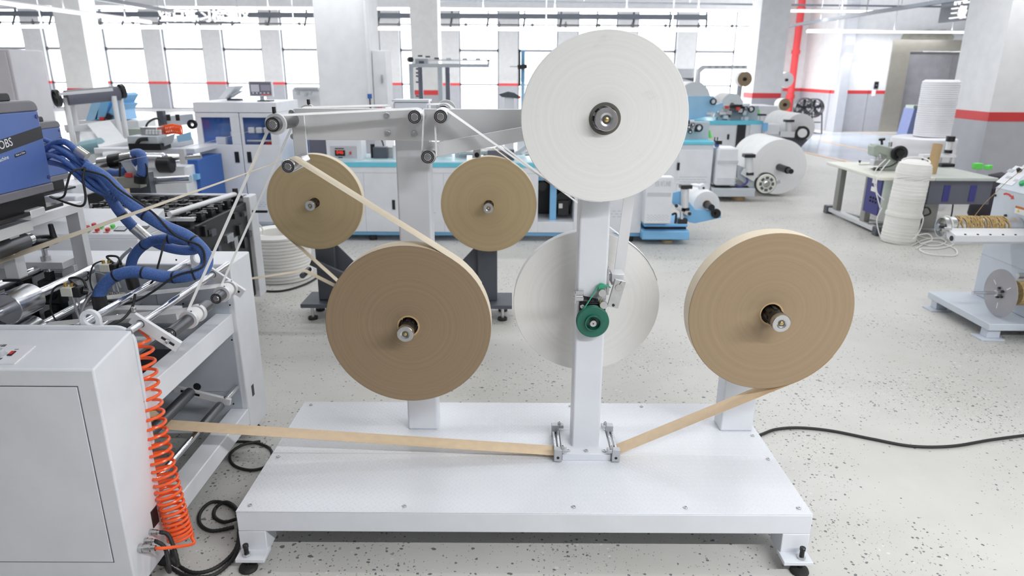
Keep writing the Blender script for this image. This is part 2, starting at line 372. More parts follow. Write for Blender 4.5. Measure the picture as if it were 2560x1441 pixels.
def text(body, size, m, parent, name='lettering', depth=0.0008, align='LEFT', mtx=None, xs=1.0, spacing=1.0):
    cu = bpy.data.curves.new(name, 'FONT'); cu.body = body; cu.size = size; cu.extrude = depth; cu.align_x = align; cu.align_y = 'BOTTOM'; cu.space_character = spacing
    cu.resolution_u = 3
    t = bpy.data.objects.new(name, cu); COL.objects.link(t); dg = bpy.context.evaluated_depsgraph_get()
    me = bpy.data.meshes.new_from_object(t.evaluated_get(dg)); bpy.data.objects.remove(t); bpy.data.curves.remove(cu)
    me.materials.clear(); me.materials.append(m)
    mt = Matrix.Translation(-wloc(parent)) @ (mtx if mtx is not None else Matrix.Identity(4)) @ Matrix.Diagonal((xs, 1, 1, 1))
    me.transform(mt); o = bpy.data.objects.new(name, me); COL.objects.link(o); o.parent = parent; return o
def frame(o, xdir, updir):
    """matrix at o whose local x runs along xdir, local y along updir (text lies in that plane, facing z)"""
    x = Vector(xdir).normalized(); y = Vector(updir); y = (y-x*y.dot(x)).normalized(); z = x.cross(y)
    return Matrix.Translation(o) @ Matrix((x, y, z)).transposed().to_4x4()
def bolt(parent, p, ax, r=0.008, h=0.008, m=None, name='bolt'):
    ax = Vector(ax).normalized(); mb = MB()
    mb.lathe([(r*0.55, h*0.55), (r*0.55, h), (r*0.9, h), (r, h*0.85), (r, 0)], Vector(p), ax, 14)
    mb.lathe([(0, h*0.55), (r*0.55, h*0.55)], Vector(p), ax, 14)
    return mb.build(name, m or ZINC, parent)
# ================================================================== LIGHT: LED lines hung from the ceiling
CEIL = 4.75
led_n = [0]
def led_line(p0, p1, power, label=None, group='hanging led tube lights', rods=True, seg=2.4, up=0.4):
    """a run of LED tube; its light is an area lamp as long as the tube"""
    p0 = Vector(p0); p1 = Vector(p1); L = (p1-p0).length; d = (p1-p0).normalized()
    t = thing('led_tube_light', label or 'white hanging led tube light above the hall', 'ceiling light', tuple((p0+p1)/2), group)
    mb = MB(); mb.bar(p0, p1, 0.07, 0.05); mb.build('diffuser', LEDGLOW, t)
    mb = MB(); mb.bar(p0+V(0, 0, 0.04), p1+V(0, 0, 0.04), 0.05, 0.03); mb.build('housing', WALLW, t)
    if rods:
        n = max(2, int(L/seg)+1)
        for i in range(n):
            q = p0+d*(L*(i+0.5)/n)
            m2 = MB(); m2.cyl(q+V(0, 0, 0.05), V(q.x, q.y, CEIL), 0.012, 6); m2.build('hanging_rod', WALLG, t)
    ld = bpy.data.lights.new('led_light', 'AREA'); ld.shape = 'RECTANGLE'; ld.size = L; ld.size_y = 0.07; ld.energy = power*L; ld.color = (0.965, 0.98, 1.0)
    lo = bpy.data.objects.new('led_light', ld); COL.objects.link(lo); lo.parent = t
    lo.location = (0, 0, -0.03); lo.rotation_euler = (0, 0, math.atan2(d.y, d.x))
    lu = bpy.data.lights.new('added_uplight', 'AREA'); lu.shape = 'RECTANGLE'; lu.size = L; lu.size_y = 0.05; lu.energy = power*L*up; lu.color = (0.965, 0.98, 1.0)  # upward lamp added to brighten the ceiling and upper walls
    lp_ = bpy.data.objects.new('added_uplight', lu); COL.objects.link(lp_); lp_.parent = t
    lp_.location = (0, 0, 0.06); lp_.rotation_euler = (math.pi, 0, math.atan2(d.y, d.x))
    return t
PW = 21.0
led_line((-13.5, 20.0, 3.32), (9.9, 20.0, 3.32), PW*5.0, 'long white led line behind the far columns, the upper of two', seg=2.0)
led_line((-22, 20.4, 2.83), (6.2, 20.4, 2.83), PW*5.0, 'low white led line in front of the far windows', seg=4)
led_line((8.3, 20.6, 2.83), (13.2, 20.6, 2.83), PW*1.6, 'white led line crossing in front of the lift doors')
led_line((-8.75, 11.0, 2.8), (-8.75, 17.6, 2.8), PW*1.2, 'white led line running away from the camera at the upper left')
led_line((8.3, 9.0, 3.4), (8.3, 16.0, 3.4), PW*1.0, 'white led line running away at the upper right corner')
for yy, x0, x1, lab, pk, uk in ((9.0, -11, 11, 'farthest', 1.0, 0.4), (5.9, -9, 9, 'second', 0.9, 0.3), (2.75, -2.7, 3.1, 'nearest', 0.50, 0.12), (-0.5, 0.9, 5.4, 'rearmost', 8.8, 0.03)):
    led_line((x0, yy, 3.25), (x1, yy, 3.25), PW*pk, 'white led line overhead above the top edge, the %s of the cross rows' % lab, rods=True, up=uk)

# ================================================================== ROOM
YB = 30.0; XL, XR, YF = -24.0, 17.0, -7.0
struct(MB().bb(XL, XR, YF, YB+1, -0.15, 0.0), 'floor', FLOOR)
struct(MB().bb(XL, XR, YF, YB+1, CEIL, CEIL+0.2), 'ceiling', WALLW)
EPOXY = mat('pale_blue_epoxy_floor', (0.60, 0.66, 0.74), 0.16, var=0.12, vs=0.7)
LINEO = mat('orange_floor_line', (0.72, 0.42, 0.20), 0.4)
fp = [atZ(*p, 0) for p in ((1990, 331), (2440, 338), (2480, 480), (2310, 458), (2107, 404), (1985, 375))]
struct(MB().poly3([V(p.x, p.y, 0.001) for p in fp], (0, 0, 1), 0.003), 'floor_coating', EPOXY)
k = 0
for a, b, w in (((1990, 377), (2480, 482), 0.12), ((2050, 352), (2330, 412), 0.10), ((2150, 333), (2440, 352), 0.10)):
    k += 1; A = atZ(*a, 0); B = atZ(*b, 0); struct(MB().bar(V(A.x, A.y, 0.005), V(B.x, B.y, 0.005), w, 0.003), 'trim_%d' % k, LINEO)
# side, front walls (out of the picture)
def painted_wall(name, x0, x1, y0, y1, z0=0.0, z1=CEIL, red=True):
    """grey dado, red line, white above"""
    w = struct(MB().bb(x0, x1, y0, y1, z0, z1), name, WALLW)
    MB().bb(x0-0.004, x1+0.004, y0-0.004, y1+0.004, z0, 1.12).build('grey_dado', WALLG, w)
    if red: MB().bb(x0-0.007, x1+0.007, y0-0.007, y1+0.007, 1.12, 1.22).build('red_stripe', REDP, w)
    return w
painted_wall('wall_left', XL-0.2, XL, YF, YB)
painted_wall('wall_right', XR, XR+0.2, YF, 21.5)
painted_wall('wall_front', XL, XR, YF-0.2, YF)
# lift wall on the right, set in front of the window wall
YE = 21.5
painted_wall('wall_lift', 9.75, 10.75, YE, YE+0.3)
DX0 = atY(2196, 328, YE).x; DX1 = DX0+3.3; DTOP = atY(2300, 100, YE).z
painted_wall('wall_lift_side', DX1, XR, YE, YE+0.3)
struct(MB().bb(10.75, DX0, YE, YE+0.3, 0, CEIL), 'wall_lift_pier', WALLW)
MB().bb(10.746, DX0, YE-0.004, YE+0.3, 0, 1.12).build('grey_dado', WALLG, bpy.data.objects['wall_lift_pier'])
MB().bb(10.746, DX0, YE-0.007, YE+0.3, 1.12, 1.22).build('red_stripe', REDP, bpy.data.objects['wall_lift_pier'])
struct(MB().bb(DX0, DX1, YE, YE+0.3, DTOP, CEIL), 'wall_lift_head', WALLW)
painted_wall('wall_corner', 8.5, 9.9, 24.0, 24.2)
painted_wall('wall_corner_side', 9.7, 9.9, YE+0.3, 24.0)
# lift door
lift = bpy.data.objects.new('door_1', None); COL.objects.link(lift); lift.location = (DX0, YE, 0); lift['kind'] = 'structure'
FR = mat('polished_door_frame', (0.60, 0.57, 0.50), 0.3, 0.7)
MB().bb(DX0, DX0+0.55, YE-0.03, YE+0.05, 0, DTOP).build('door_jamb', FR, lift)
MB().bb(DX1-0.55, DX1, YE-0.03, YE+0.05, 0, DTOP).build('door_jamb', FR, lift)
MB().bb(DX0+0.55, DX1-0.55, YE-0.03, YE+0.05, DTOP-0.32, DTOP).build('door_header', FR, lift)
mid = DX0+0.55+(DX1-DX0-1.1)*0.62
MB().bb(DX0+0.55, mid-0.01, YE+0.12, YE+0.16, 0, DTOP-0.32).build('door_panel', STAINLESS, lift)
MB().bb(mid+0.01, DX1-0.55, YE+0.15, YE+0.19, 0, DTOP-0.32).build('door_panel', STAINLESS, lift)
PLAST = mat('bare_mortar', (0.40, 0.39, 0.33), 0.9, var=0.15, vs=5, bump=0.4, bs=20)
pp = [atY(x, y, YE) for x, y in ((2252, 97), (2258, 84), (2275, 78), (2300, 76), (2322, 74), (2340, 76), (2362, 74), (2376, 82), (2384, 93), (2380, 98))]
MB().prism([(p.x, p.z) for p in pp], 'y', YE-0.035, YE-0.002).build('mortar_patch', PLAST, lift)
c = atY(2190, 213, YE)
t = thing('call_button_panel', 'small black lift call panel on the red stripe', 'switch', (c.x, YE, c.z-0.12))
MB().bb(c.x-0.06, c.x+0.06, YE-0.03, YE-0.008, c.z-0.10, c.z+0.10).build('plate', BLACK, t)
MB().cyl((c.x, YE-0.035, c.z), (c.x, YE-0.028, c.z), 0.02, 12).build('button', ZINC, t)
MB().bb(c.x-0.10, c.x+0.02, YE-0.012, YE-0.008, c.z-0.32, c.z-0.12).build('notice', WPAPER, t)
gp = atY(2118, 80, YE-0.2)
struct(MB().bb(9.72, 9.98, YE-0.30, YE-0.01, 0, CEIL), 'trim_4', WALLG)
# red riser pipe and thin dark pipe beside it
rp = atY(1988, 143, 23.6)
t = thing('red_riser_pipe', 'tall red fire riser pipe in the far corner beside the fans', 'pipe', (rp.x, 23.6, 0))
MB().cyl((rp.x, 23.6, 0), (rp.x, 23.6, CEIL), 0.11, 16).build('pipe', REDP, t)
for z in (0.9, 2.3, 3.6): MB().cyl((rp.x, 23.6, z), (rp.x, 23.6, z+0.12), 0.14, 16).build('coupling', REDP, t)
t = thing('dark_drain_pipe', 'thin dark pipe left of the red riser pipe', 'pipe', (rp.x-0.35, 23.9, 0))
MB().cyl((rp.x-0.35, 23.9, 0.0), (rp.x-0.35, 23.9, CEIL), 0.06, 12).build('pipe', DKGREY, t)
for z in (1.0, 3.0): MB().cyl((rp.x-0.35, 23.9, z), (rp.x-0.35, 23.9, z+0.1), 0.08, 12).build('coupling', DKGREY, t)

# ---- window wall: piers, heads, windows
PER, PW0 = 2.46, 0.80
x_c = atY(1271, 130, YB).x
wb = MB(); stripes = []; wins = []
kmin = int((XL-x_c)/PER)-1
for k in range(kmin, 5):
    xc = x_c+k*PER
    if xc-PW0/2 > 9: continue
    wb.bb(max(XL, xc-PW0/2), xc+PW0/2, YB, YB+0.35, 0.1, 4.1); stripes.append((xc-PW0/2, xc+PW0/2))
    wins.append((xc+PW0/2, xc+PER-PW0/2))
wb.bb(XL, XR, YB, YB+0.35, 4.1, CEIL); wb.bb(XL, XR, YB, YB+0.35, -0.1, 0.1); wb.bb(x_c+4*PER+0.4, XR, YB, YB+0.35, 0.1, 4.1)
wall_b = struct(wb, 'wall_back', WALLW)
for a, b in stripes:
    MB().bb(a-0.006, b+0.006, YB-0.006, YB+0.2, 1.12, 1.22).build('red_stripe', REDP, wall_b)
    MB().bb(a-0.004, b+0.004, YB-0.004, YB+0.2, 0.1, 1.12).build('grey_dado', WALLG, wall_b)
WFR = mat('grey_window_frame', (0.34, 0.35, 0.37), 0.5)
wi = 0
for a, b in wins:
    if b < XL or a > 8.4: continue
    wi += 1
    fm = MB(); w = 0.07
    for z0, z1 in ((0.1, 0.17), (1.12, 1.2), (2.46, 2.58), (4.03, 4.1)): fm.bb(a, b, YB+0.12, YB+0.2, z0, z1)
    fm.bb(a, a+w, YB+0.12, YB+0.2, 0.17, 4.03); fm.bb(b-w, b, YB+0.12, YB+0.2, 0.17, 4.03)
    f = struct(fm, 'window_%d' % wi, WFR)
    for z0, z1 in ((0.17, 1.12), (1.2, 2.46), (2.58, 4.03)): MB().bb(a+w, b-w, YB+0.155, YB+0.165, z0, z1).build('pane', GLASS, f)
    rm = MB(); rm.bb(a, b, YB+0.24, YB+0.27, 0.98, 1.02)
    for i in range(9): x = a+(b-a)*(i+0.5)/9; rm.bb(x-0.008, x+0.008, YB+0.245, YB+0.265, 0.15, 0.98)
    rm.build('railing', WALLW, f)
# ---- columns
def column(x, y, s=0.70):
    h = s/2; o = struct(MB().bb(x-h, x+h, y-h, y+h, 0, CEIL), 'column', WALLW)
    MB().bb(x-h-0.004, x+h+0.004, y-h-0.004, y+h+0.004, 0, 1.12).build('grey_dado', WALLG, o)
    MB().bb(x-h-0.007, x+h+0.007, y-h-0.007, y+h+0.007, 1.12, 1.24).build('red_stripe', REDP, o)
for x, y in ((-11.3, 18.9), (-2.27, 18.9), (6.27, 17.9), (-2.24, 9.85), (-11.3, 9.85), (-20.2, 18.9)): column(x, y)
cc = atX(2488, 214, 6.45); column(6.45+0.45, cc.y+0.45, 0.9)
# small wall-mounted cabinet and pipe on the near column
t = thing('electrical_cabinet', 'white wall cabinet fixed to the side of the near column', 'cabinet', (-1.75, 9.9, 1.2))
e0 = atY(922, 265, 9.85); e1 = atY(975, 127, 9.85)
MB().bb(-1.888, e1.x-0.02, 9.6, 10.05, e0.z, e1.z).build('body', WALLW, t, 0.01)
MB().bb(-1.87, e1.x-0.04, 9.585, 9.6, e0.z+0.03, e1.z-0.03).build('door', WALLW, t)
MB().bb(e1.x-0.09, e1.x-0.07, 9.57, 9.585, (e0.z+e1.z)/2-0.05, (e0.z+e1.z)/2+0.05).build('handle', ZINC, t)
t = thing('conduit', 'thin white conduit with a blue end on the near column', 'pipe', (-1.86, 9.45, 0.9))
q = atY(923, 235, 9.44)
MB().cyl((q.x, 9.46, q.z), (q.x, 9.46, CEIL), 0.02, 8).build('pipe', WALLW, t)
MB().cyl((q.x, 9.46, q.z-0.06), (q.x, 9.46, q.z), 0.03, 8).build('socket_end', BLUEDK, t)
MB().tube(cr([(q.x, 9.46, q.z-0.05), (q.x+0.02, 9.45, q.z-0.3), (q.x+0.15, 9.44, q.z-0.65), (q.x+0.2, 9.44, q.z-1.0)], 6), 0.01, 6).build('cable', BLACK, t)

# ---- ceiling beams, ducts, rails
for y in (9.85, 18.9, 27.0): struct(MB().bb(XL, XR, y-0.2, y+0.2, 4.35, CEIL), 'beam', WALLW)
for x in (-11.3, -2.27, 6.55): struct(MB().bb(x-0.15, x+0.15, YF, YB, 4.5, CEIL), 'beam', WALLW)
t = thing('lighting_rail', 'long black spotlight rail along the top of the window wall', 'rail', (-4, 29.3, 3.7))
MB().bb(-22, 7.75, 29.2, 29.45, 3.70, 3.90).build('rail', DKGREY, t)
x = -21.3; i = 0
while x < 7.7:
    m = MB(); m.bb(x-0.03, x+0.03, 29.2, 29.3, 3.9, 3.98); m.cyl((x, 29.15, 3.70), (x-0.05, 29.0, 3.36), 0.045, 10); m.build('spotlight', BLACK, t); x += 1.45
t = thing('sprinkler_pipe', 'thin black sprinkler pipe crossing in front of the windows', 'pipe', (-5, 21.5, 3.0))
MB().cyl((-22, 21.5, 3.02), (7.6, 21.5, 3.02), 0.022, 8).build('pipe', BLACK, t)
x = -21
while x < 7.5:
    m = MB(); m.cyl((x, 21.5, 2.93), (x, 21.5, 3.12), 0.018, 6); m.cyl((x, 21.5, 2.98), (x, 21.5, 3.06), 0.045, 8); m.build('sprinkler_head', BLACK, t); x += 0.98
for nm, lab, x, y0, y1 in (('cable_tray', 'black cable tray running back along the upper left', -8.45, 9.0, 18.2), ('cable_tray', 'black cable tray running back along the upper right towards the red pipe', 8.55, 9.0, 23.3)):
    t = thing(nm, lab, 'cable tray', (x, (y0+y1)/2, 3.0))
    MB().bb(x-0.04, x+0.04, y0, y1, 3.06, 3.14).build('tray', DKGREY, t)
    y = y0+1
    while y < y1:
        MB().cyl((x, y, 3.14), (x, y, CEIL), 0.012, 6).build('hanging_rod', WALLG, t); y += 2.6
t = thing('ceiling_pipe', 'thin dark pipe just under the ceiling at the top edge', 'pipe', (1, 20.9, 3.5))
MB().cyl((-2.2, 20.9, 3.62), (13, 20.9, 3.52), 0.025, 8).build('pipe', DKGREY, t)
for x in (-1, 2, 5, 8, 11): MB().cyl((x, 20.9, 3.58), (x, 20.9, CEIL), 0.014, 6).build('hanging_rod', WALLG, t)
# LED letter signs
t = thing('led_sign', 'glowing white characters hung before the windows at the upper left', 'sign', tuple(atY(500, 58, 18.5)))
a = atY(398, 52, 18.5); b = atY(596, 61, 18.5)
text('空白练习检测区', 0.335, SIGNGLOW, t, 'glowing_characters', 0.03, 'LEFT', frame(a+V(0, 0, -0.06), (1, 0, 0), (0, 0, 1)))
MB().bb(a.x-0.05, b.x+0.05, 18.54, 18.56, a.z-0.04, a.z+0.0).build('lower_bar', DKGREY, t); MB().bb(a.x-0.05, b.x+0.05, 18.54, 18.56, a.z+0.26, a.z+0.29).build('upper_bar', DKGREY, t)
for x in (a.x, b.x): MB().cyl((x, 18.55, a.z+0.28), (x, 18.55, CEIL), 0.012, 6).build('hanging_rod', WALLG, t)
c0 = atX(2353, 20, 8.75); c1 = atX(2434, 3, 8.75)
t = thing('led_sign', 'dark board with glowing characters at the upper right beside the column', 'sign', (8.72, (c0.y+c1.y)/2, 2.9))
MB().bb(8.74, 8.79, c1.y, c0.y, 2.72, 3.28).build('board', DKGREY, t)
text('一体区', 0.30, SIGNGLOW, t, 'glowing_characters', 0.02, 'LEFT', frame((8.72, c0.y-0.15, 2.98), (0, -1, 0), (0, 0, 1)))
text('三级', 0.26, SIGNGLOW, t, 'glowing_characters', 0.02, 'LEFT', frame((8.72, c0.y-0.4, 2.72), (0, -1, 0), (0, 0, 1)))
for y in (c0.y-0.1, c1.y+0.1): MB().cyl((8.76, y, 3.28), (8.76, y, CEIL), 0.012, 6).build('hanging_rod', WALLG, t)
# ================================================================== UNWINDING STAND (centre of the picture)
SZ = 0.224; SX0, SX1, SY0, SY1 = -0.996, 1.094, 2.104, 2.964
ST = thing('unwinding_stand', 'white steel unwinding stand with tread-plate deck, three posts and top beam carrying paper rolls', 'machine', (0.05, 2.53, 0))
# base frame
def base_frame():
    m = MB(); h0, h1 = SZ-0.085, SZ-0.004; w = 0.06
    m.bb(SX0, SX1, SY0, SY0+w, h0, h1); m.bb(SX0, SX1, SY1-w, SY1, h0, h1)
    for x in (SX0, -0.42, 0.30, SX1-w): m.bb(x, x+w, SY0+w, SY1-w, h0, h1)
    return m.build('base_frame', DECKSIDE, ST, 0.004)
base_frame()
MB().bb(SX0, SX1, SY0, 2.50, SZ-0.004, SZ).build('deck_plate', DECK, ST, 0.0012, 1)
MB().bb(SX0, SX1, 2.5015, SY1, SZ-0.004, SZ).build('deck_plate', DECK, ST, 0.0012, 1)
for x in (-0.955, -0.39, 0.23, 0.64, 1.055): bolt(ST, (x, SY0+0.035, SZ), (0, 0, 1), 0.0075, 0.005, name='deck_screw')
for x in (-0.955, 0.28, 0.62, 1.055): bolt(ST, (x, SY1-0.035, SZ), (0, 0, 1), 0.0075, 0.005, name='deck_screw')
for x in (-0.96, 1.06): 
    for y in (2.47, 2.66): bolt(ST, (x, y, SZ), (0, 0, 1), 0.0075, 0.005, name='deck_screw')
# feet: leg block, foot plate with levelling screw
for sx, x in ((1, SX0), (-1, SX1)):
    for sy, y in ((1, SY0), (-1, SY1)):
        xa, xb = (x, x+0.10) if sx > 0 else (x-0.10, x); ya, yb = (y, y+0.10) if sy > 0 else (y-0.10, y)
        lg = MB().bb(xa, xb, ya, yb, 0.045, SZ-0.085).build('leg', DECKSIDE, ST, 0.003)
        pa, pb = (y-0.055, y+0.02) if sy > 0 else (y-0.02, y+0.055)
        fx0, fx1 = (xa, xa+0.105) if sx > 0 else (xb-0.105, xb)
        MB().bb(fx0, fx1, pa, pb, 0.045, 0.060).build('foot_plate', DECKSIDE, lg, 0.002)
        cx = (fx0+0.035) if sx > 0 else (fx1-0.035); cy = y-0.032*sy
        MB().lathe([(0, 0), (0.032, 0), (0.034, 0.006), (0.030, 0.016), (0.012, 0.022), (0, 0.022)], (cx, cy, 0), (0, 0, 1), 24).build('levelling_pad', RUBBER, lg)
        MB().cyl((cx, cy, 0.02), (cx, cy, 0.105), 0.0085, 12, ch=0.002).build('levelling_screw', BLKMETAL, lg)
        MB().lathe([(0, 0), (0.0145, 0), (0.0145, 0.010), (0, 0.010)], (cx, cy, 0.06), (0, 0, 1), 6).build('lock_nut', ZINC, lg)
        MB().cyl((cx, cy, 0.094), (cx, cy, 0.108), 0.0105, 12, ch=0.002).build('screw_cap', BLACK, lg)
# posts
def post(x0, x1, y0, y1, z0, z1, name='post'):
    return MB().bb(x0, x1, y0, y1, z0, z1).build(name, DECKSIDE, ST, 0.009, 3)
PLX0, PLX1 = atY(1020, 1066, 2.70).x, atY(1095, 1066, 2.70).x
p1 = post(PLX0, PLX1, 2.70, 2.80, SZ, 1.632)
MB().bb(PLX0-0.004, PLX1+0.004, 2.696, 2.804, 1.632, 1.64).build('post_cap', DECKSIDE, p1)
PRX0, PRX1 = atY(1800, 1075, 2.70).x, atY(1882, 1075, 2.70).x
ZR = atY(1930, 785, 2.42).z; ZL = atY(1021, 816, 2.42).z
XRr = atY(1928, 787, 2.42).x; XLr = atY(1021, 817, 2.42).x
p2 = post(PRX0, PRX1, 2.70, 2.80, SZ, ZR+0.10)
PC = 0.309; PCW = 0.058
p3 = post(PC-PCW, PC+PCW, 2.515, 2.615, SZ+0.02, 1.70)
# post flange with the four tape guide blocks and two pairs of guide pins
fl = MB().bb(PC-0.10, PC+0.10, 2.455, 2.66, SZ, SZ+0.030).build('post_flange', DECKSIDE, ST, 0.002)
for x in (-0.075, 0, 0.075): bolt(ST, (PC+x, 2.478, SZ+0.03), (0, 0, 1), 0.0085, 0.005, name='flange_bolt')
GBLK = mat('grey_anodised_block', (0.50, 0.51, 0.54), 0.4, 0.4)
for sx in (-1, 1):
    xb = PC+sx*0.118
    for y in (2.452, 2.652):
        g = MB().bb(xb-0.016, xb+0.016, y-0.014, y+0.014, SZ+0.004, SZ+0.058).build('guide_block', GBLK, ST, 0.002)
        (MB().bb(xb-0.036, xb-0.016, y-0.012, y+0.012, SZ+0.042, SZ+0.0575) if sx > 0 else MB().bb(xb+0.016, xb+0.036, y-0.012, y+0.012, SZ+0.042, SZ+0.0575)).build('block_arm', GBLK, g, 0.002)
        bolt(g, (xb-sx*0.018, y, SZ+0.058), (0, 0, 1), 0.007, 0.012)
        MB().cyl((xb, y-0.0145, SZ+0.022), (xb, y-0.0135, SZ+0.022), 0.006, 12).build('screw_hole', BLACK, g)
    for dx in (-0.007, 0.009): MB().cyl((xb+dx, 2.462, SZ+0.030), (xb+dx, 2.642, SZ+0.030), 0.006, 14).build('guide_pin', CHROME, ST)
# ---- top beam
BZ0, BZ1 = atY(900, 352, 2.60).z, atY(900, 272, 2.60).z
BX0, BX1 = atY(727, 310, 2.60).x, PC+0.06
rr = 0.022
bp = [(BX0+rr, BZ0), (BX1, BZ0), (BX1, BZ1), (BX0+rr, BZ1)]
for kx in range(1, 6): a = math.pi/2+kx*math.pi/12; bp.append((BX0+rr+math.cos(a)*rr, BZ1-rr+math.sin(a)*rr))
bp.append((BX0, BZ1-rr)); bp.append((BX0, BZ0+rr))
for kx in range(1, 6): a = math.pi+kx*math.pi/12; bp.append((BX0+rr+math.cos(a)*rr, BZ0+rr+math.sin(a)*rr))
beam = MB().prism(bp, 'y', 2.616, 2.634).build('top_beam', ALU, ST, 0.0015, 1)
MB().bb(PLX0-0.02, PLX1+0.02, 2.634, 2.70, BZ0+0.01, BZ1-0.008).build('beam_spacer', DECKSIDE, ST)
for px, py in ((726, 341), (722, 281), (968, 289), (970, 334), (1036, 336)):
    p = atY(px, py, 2.616); bolt(beam, (p.x+(0.012 if px < 800 else 0), 2.616, p.z), (0, -1, 0), 0.011, 0.009, name='beam_bolt')
# ---- rollers (axle along Y)
def roller(x, z, y0, y1, r, sleeve=CHROME, collar=None, name='guide_roller', parent=None, pin=0.55, collars=()):
    parent = parent or ST
    o = MB().lathe([(r*0.86, 0.006), (r*0.86, 0.0006), (r*0.88, 0.0), (r*0.97, 0), (r, 0.003), (r, y1-y0), (r*0.5, y1-y0)], (x, y0, z), (0, 1, 0), 32).build(name, sleeve, parent)
    m = MB(); m.lathe([(r*0.64, 0.005), (r*0.64, 0.001), (r*0.66, 0.0), (r*0.75, 0.0), (r*0.77, 0.001), (r*0.77, 0.005)], (x, y0, z), (0, 1, 0), 32); m.build('bearing', STEEL, o)
    m = MB(); m.lathe([(0, 0.0045), (r*0.87, 0.0045)], (x, y0, z), (0, 1, 0), 32); m.build('bearing_seal', BLKMETAL, o)
    m = MB(); m.lathe([(0, -0.003), (r*pin-0.002, -0.003), (r*pin, -0.001), (r*pin, 0.006)], (x, y0, z), (0, 1, 0), 24); m.build('axle_end', STEEL, o)
    for cy, cr_, cw in collars:
        m = MB(); m.lathe([(r*0.9, 0), (cr_-0.001, 0), (cr_, 0.001), (cr_, cw-0.001), (cr_-0.001, cw), (r*0.9, cw)], (x, cy, z), (0, 1, 0), 36); m.build('collar', ALU, o)
    return o
def knob_stub(o, x, y, z, m=BLACK):
    MB().cyl((x, y, z), (x, y, z+0.022), 0.0065, 10).build('set_screw', m, o)
P0 = atY(685, 311, 2.40); P1 = atY(1036, 293, 2.47); P2 = atY(1101, 292, 2.47); PD = atY(1069, 393, 2.45); PLw = atY(722, 416, 2.42)
r0 = roller(P0.x, P0.z, 2.385, 2.612, 0.0255, DKSLEEVE, collars=((2.415, 0.037, 0.012),), pin=0.6)
knob_stub(r0, P0.x-0.002, 2.42, P0.z+0.035)
r1 = roller(P1.x, P1.z, 2.47, 2.614, 0.0255); r2 = roller(P2.x, P2.z, 2.47, 2.614, 0.0255)
# rear side of the beam
r3 = roller(P0.x+0.006, P0.z+0.012, 2.645, 2.86, 0.0255, DKSLEEVE, collars=((2.79, 0.037, 0.012),), pin=0.6); knob_stub(r3, P0.x+0.01, 2.796, P0.z+0.045)
r4 = roller(-0.262, P2.z+0.006, 2.645, 2.82, 0.0255, collars=((2.66, 0.031, 0.008), (2.76, 0.04, 0.01)))
# tape roller hung under the beam end
r5 = roller(PLw.x, PLw.z, 2.41, 2.60, 0.024)
h0 = atY(748, 350, 2.60)
MB().bb(h0.x-0.024, h0.x+0.026, 2.602, 2.614, PLw.z-0.01, BZ1-0.02).build('hanger_bracket', ALUV, ST, 0.002)
# dancer arm and roller
ax0 = V(PD.x+0.01, 2.565, PD.z+0.012); ax1 = V(PC-0.04, 2.565, PD.z+0.115)
arm = MB().bar(ax0, ax1, 0.012, 0.052).build('dancer_arm', ALU, ST, 0.002)
MB().cyl((ax1.x, 2.555, ax1.z), (ax1.x, 2.60, ax1.z), 0.018, 20).build('pivot', STEEL, arm)
MB().cyl((ax0.x-0.006, 2.556, ax0.z), (ax0.x-0.006, 2.575, ax0.z), 0.03, 24).build('arm_eye', ALU, arm)
r6 = roller(PD.x, PD.z, 2.45, 2.56, 0.0255)
q = atY(1193, 386, 2.60); MB().bb(q.x-0.014, q.x+0.014, 2.58, 2.60, q.z-0.012, q.z+0.07).build('stop_bracket', ZINC, ST, 0.001)
bolt(ST, (q.x, 2.58, q.z), (0, -1, 0), 0.009, 0.008, BLKMETAL, 'stop_bolt')
# ---- flat tension bar with brake linkage on the middle post
tb0 = atY(1572, 500, 2.60); tb1 = atY(1548, 680, 2.60)
MB().bar(V(tb1.x, 2.60, tb1.z), tb1+(tb0-tb1)*2.2, 0.006, 0.042, up=(1, 0, 0)).build('tension_bar', ALUV, ST, 0.001)
def link():
    m = MB(); a = atY(1525, 666, 2.55); b = atY(1520, 732, 2.55)
    mp = MB().bb(PC+PCW, PC+PCW+0.008, 2.52, 2.58, b.z, a.z).build('linkage_plate', ZINC, ST, 0.001)
    for dz in (0.012, 0.055, 0.078): bolt(mp, (PC+PCW+0.008, 2.55, b.z+dz), (1, 0, 0), 0.006, 0.006)
    blk0 = atY(1545, 683, 2.56); 
    MB().bb(blk0.x-0.028, blk0.x+0.020, 2.53, 2.60, blk0.z-0.04, blk0.z+0.004).build('clamp_block', ALU, ST, 0.002)
    u = atY(1551, 700, 2.50); l = atY(1531, 768, 2.50)
    lv = MB().bar(V(u.x, 2.50, u.z), V(l.x, 2.50, l.z), 0.014, 0.043, up=(1, 0, 0)).build('brake_lever', ZINC, ST, 0.0015)
    d = (l-u).normalized()
    c1 = u+d*0.030; MB().cyl((c1.x, 2.490, c1.z), (c1.x, 2.495, c1.z), 0.0135, 24, ch=0.001).build('clamp_pin', STEEL, lv)
    MB().bar(V(u.x+0.003, 2.4925, u.z-0.004), V(c1.x+0.001, 2.4925, c1.z+0.01), 0.002, 0.002).build('clamp_slit', BLACK, lv)
    c2 = l-d*0.010; MB().cyl((c2.x, 2.491, c2.z), (c2.x, 2.4935, c2.z), 0.0055, 16).build('screw_hole', BLACK, lv)
    for px, py, nm in ((1506, 733, 'upper_pin'), (1509, 763, 'lower_pin')):
        c = atY(px, py, 2.48); MB().cyl((c.x, 2.475, c.z), (c.x, 2.56, c.z), 0.0155, 24, ch=0.001).build('brake_pin', STEEL, ST)
    c = atY(1505, 722, 2.48); MB().cyl((c.x, 2.49, c.z), (c.x, 2.516, c.z), 0.012, 20).build('idler_pulley', GREENBELT, ST)
link()
MOT = atY(1482, 806, 2.47)
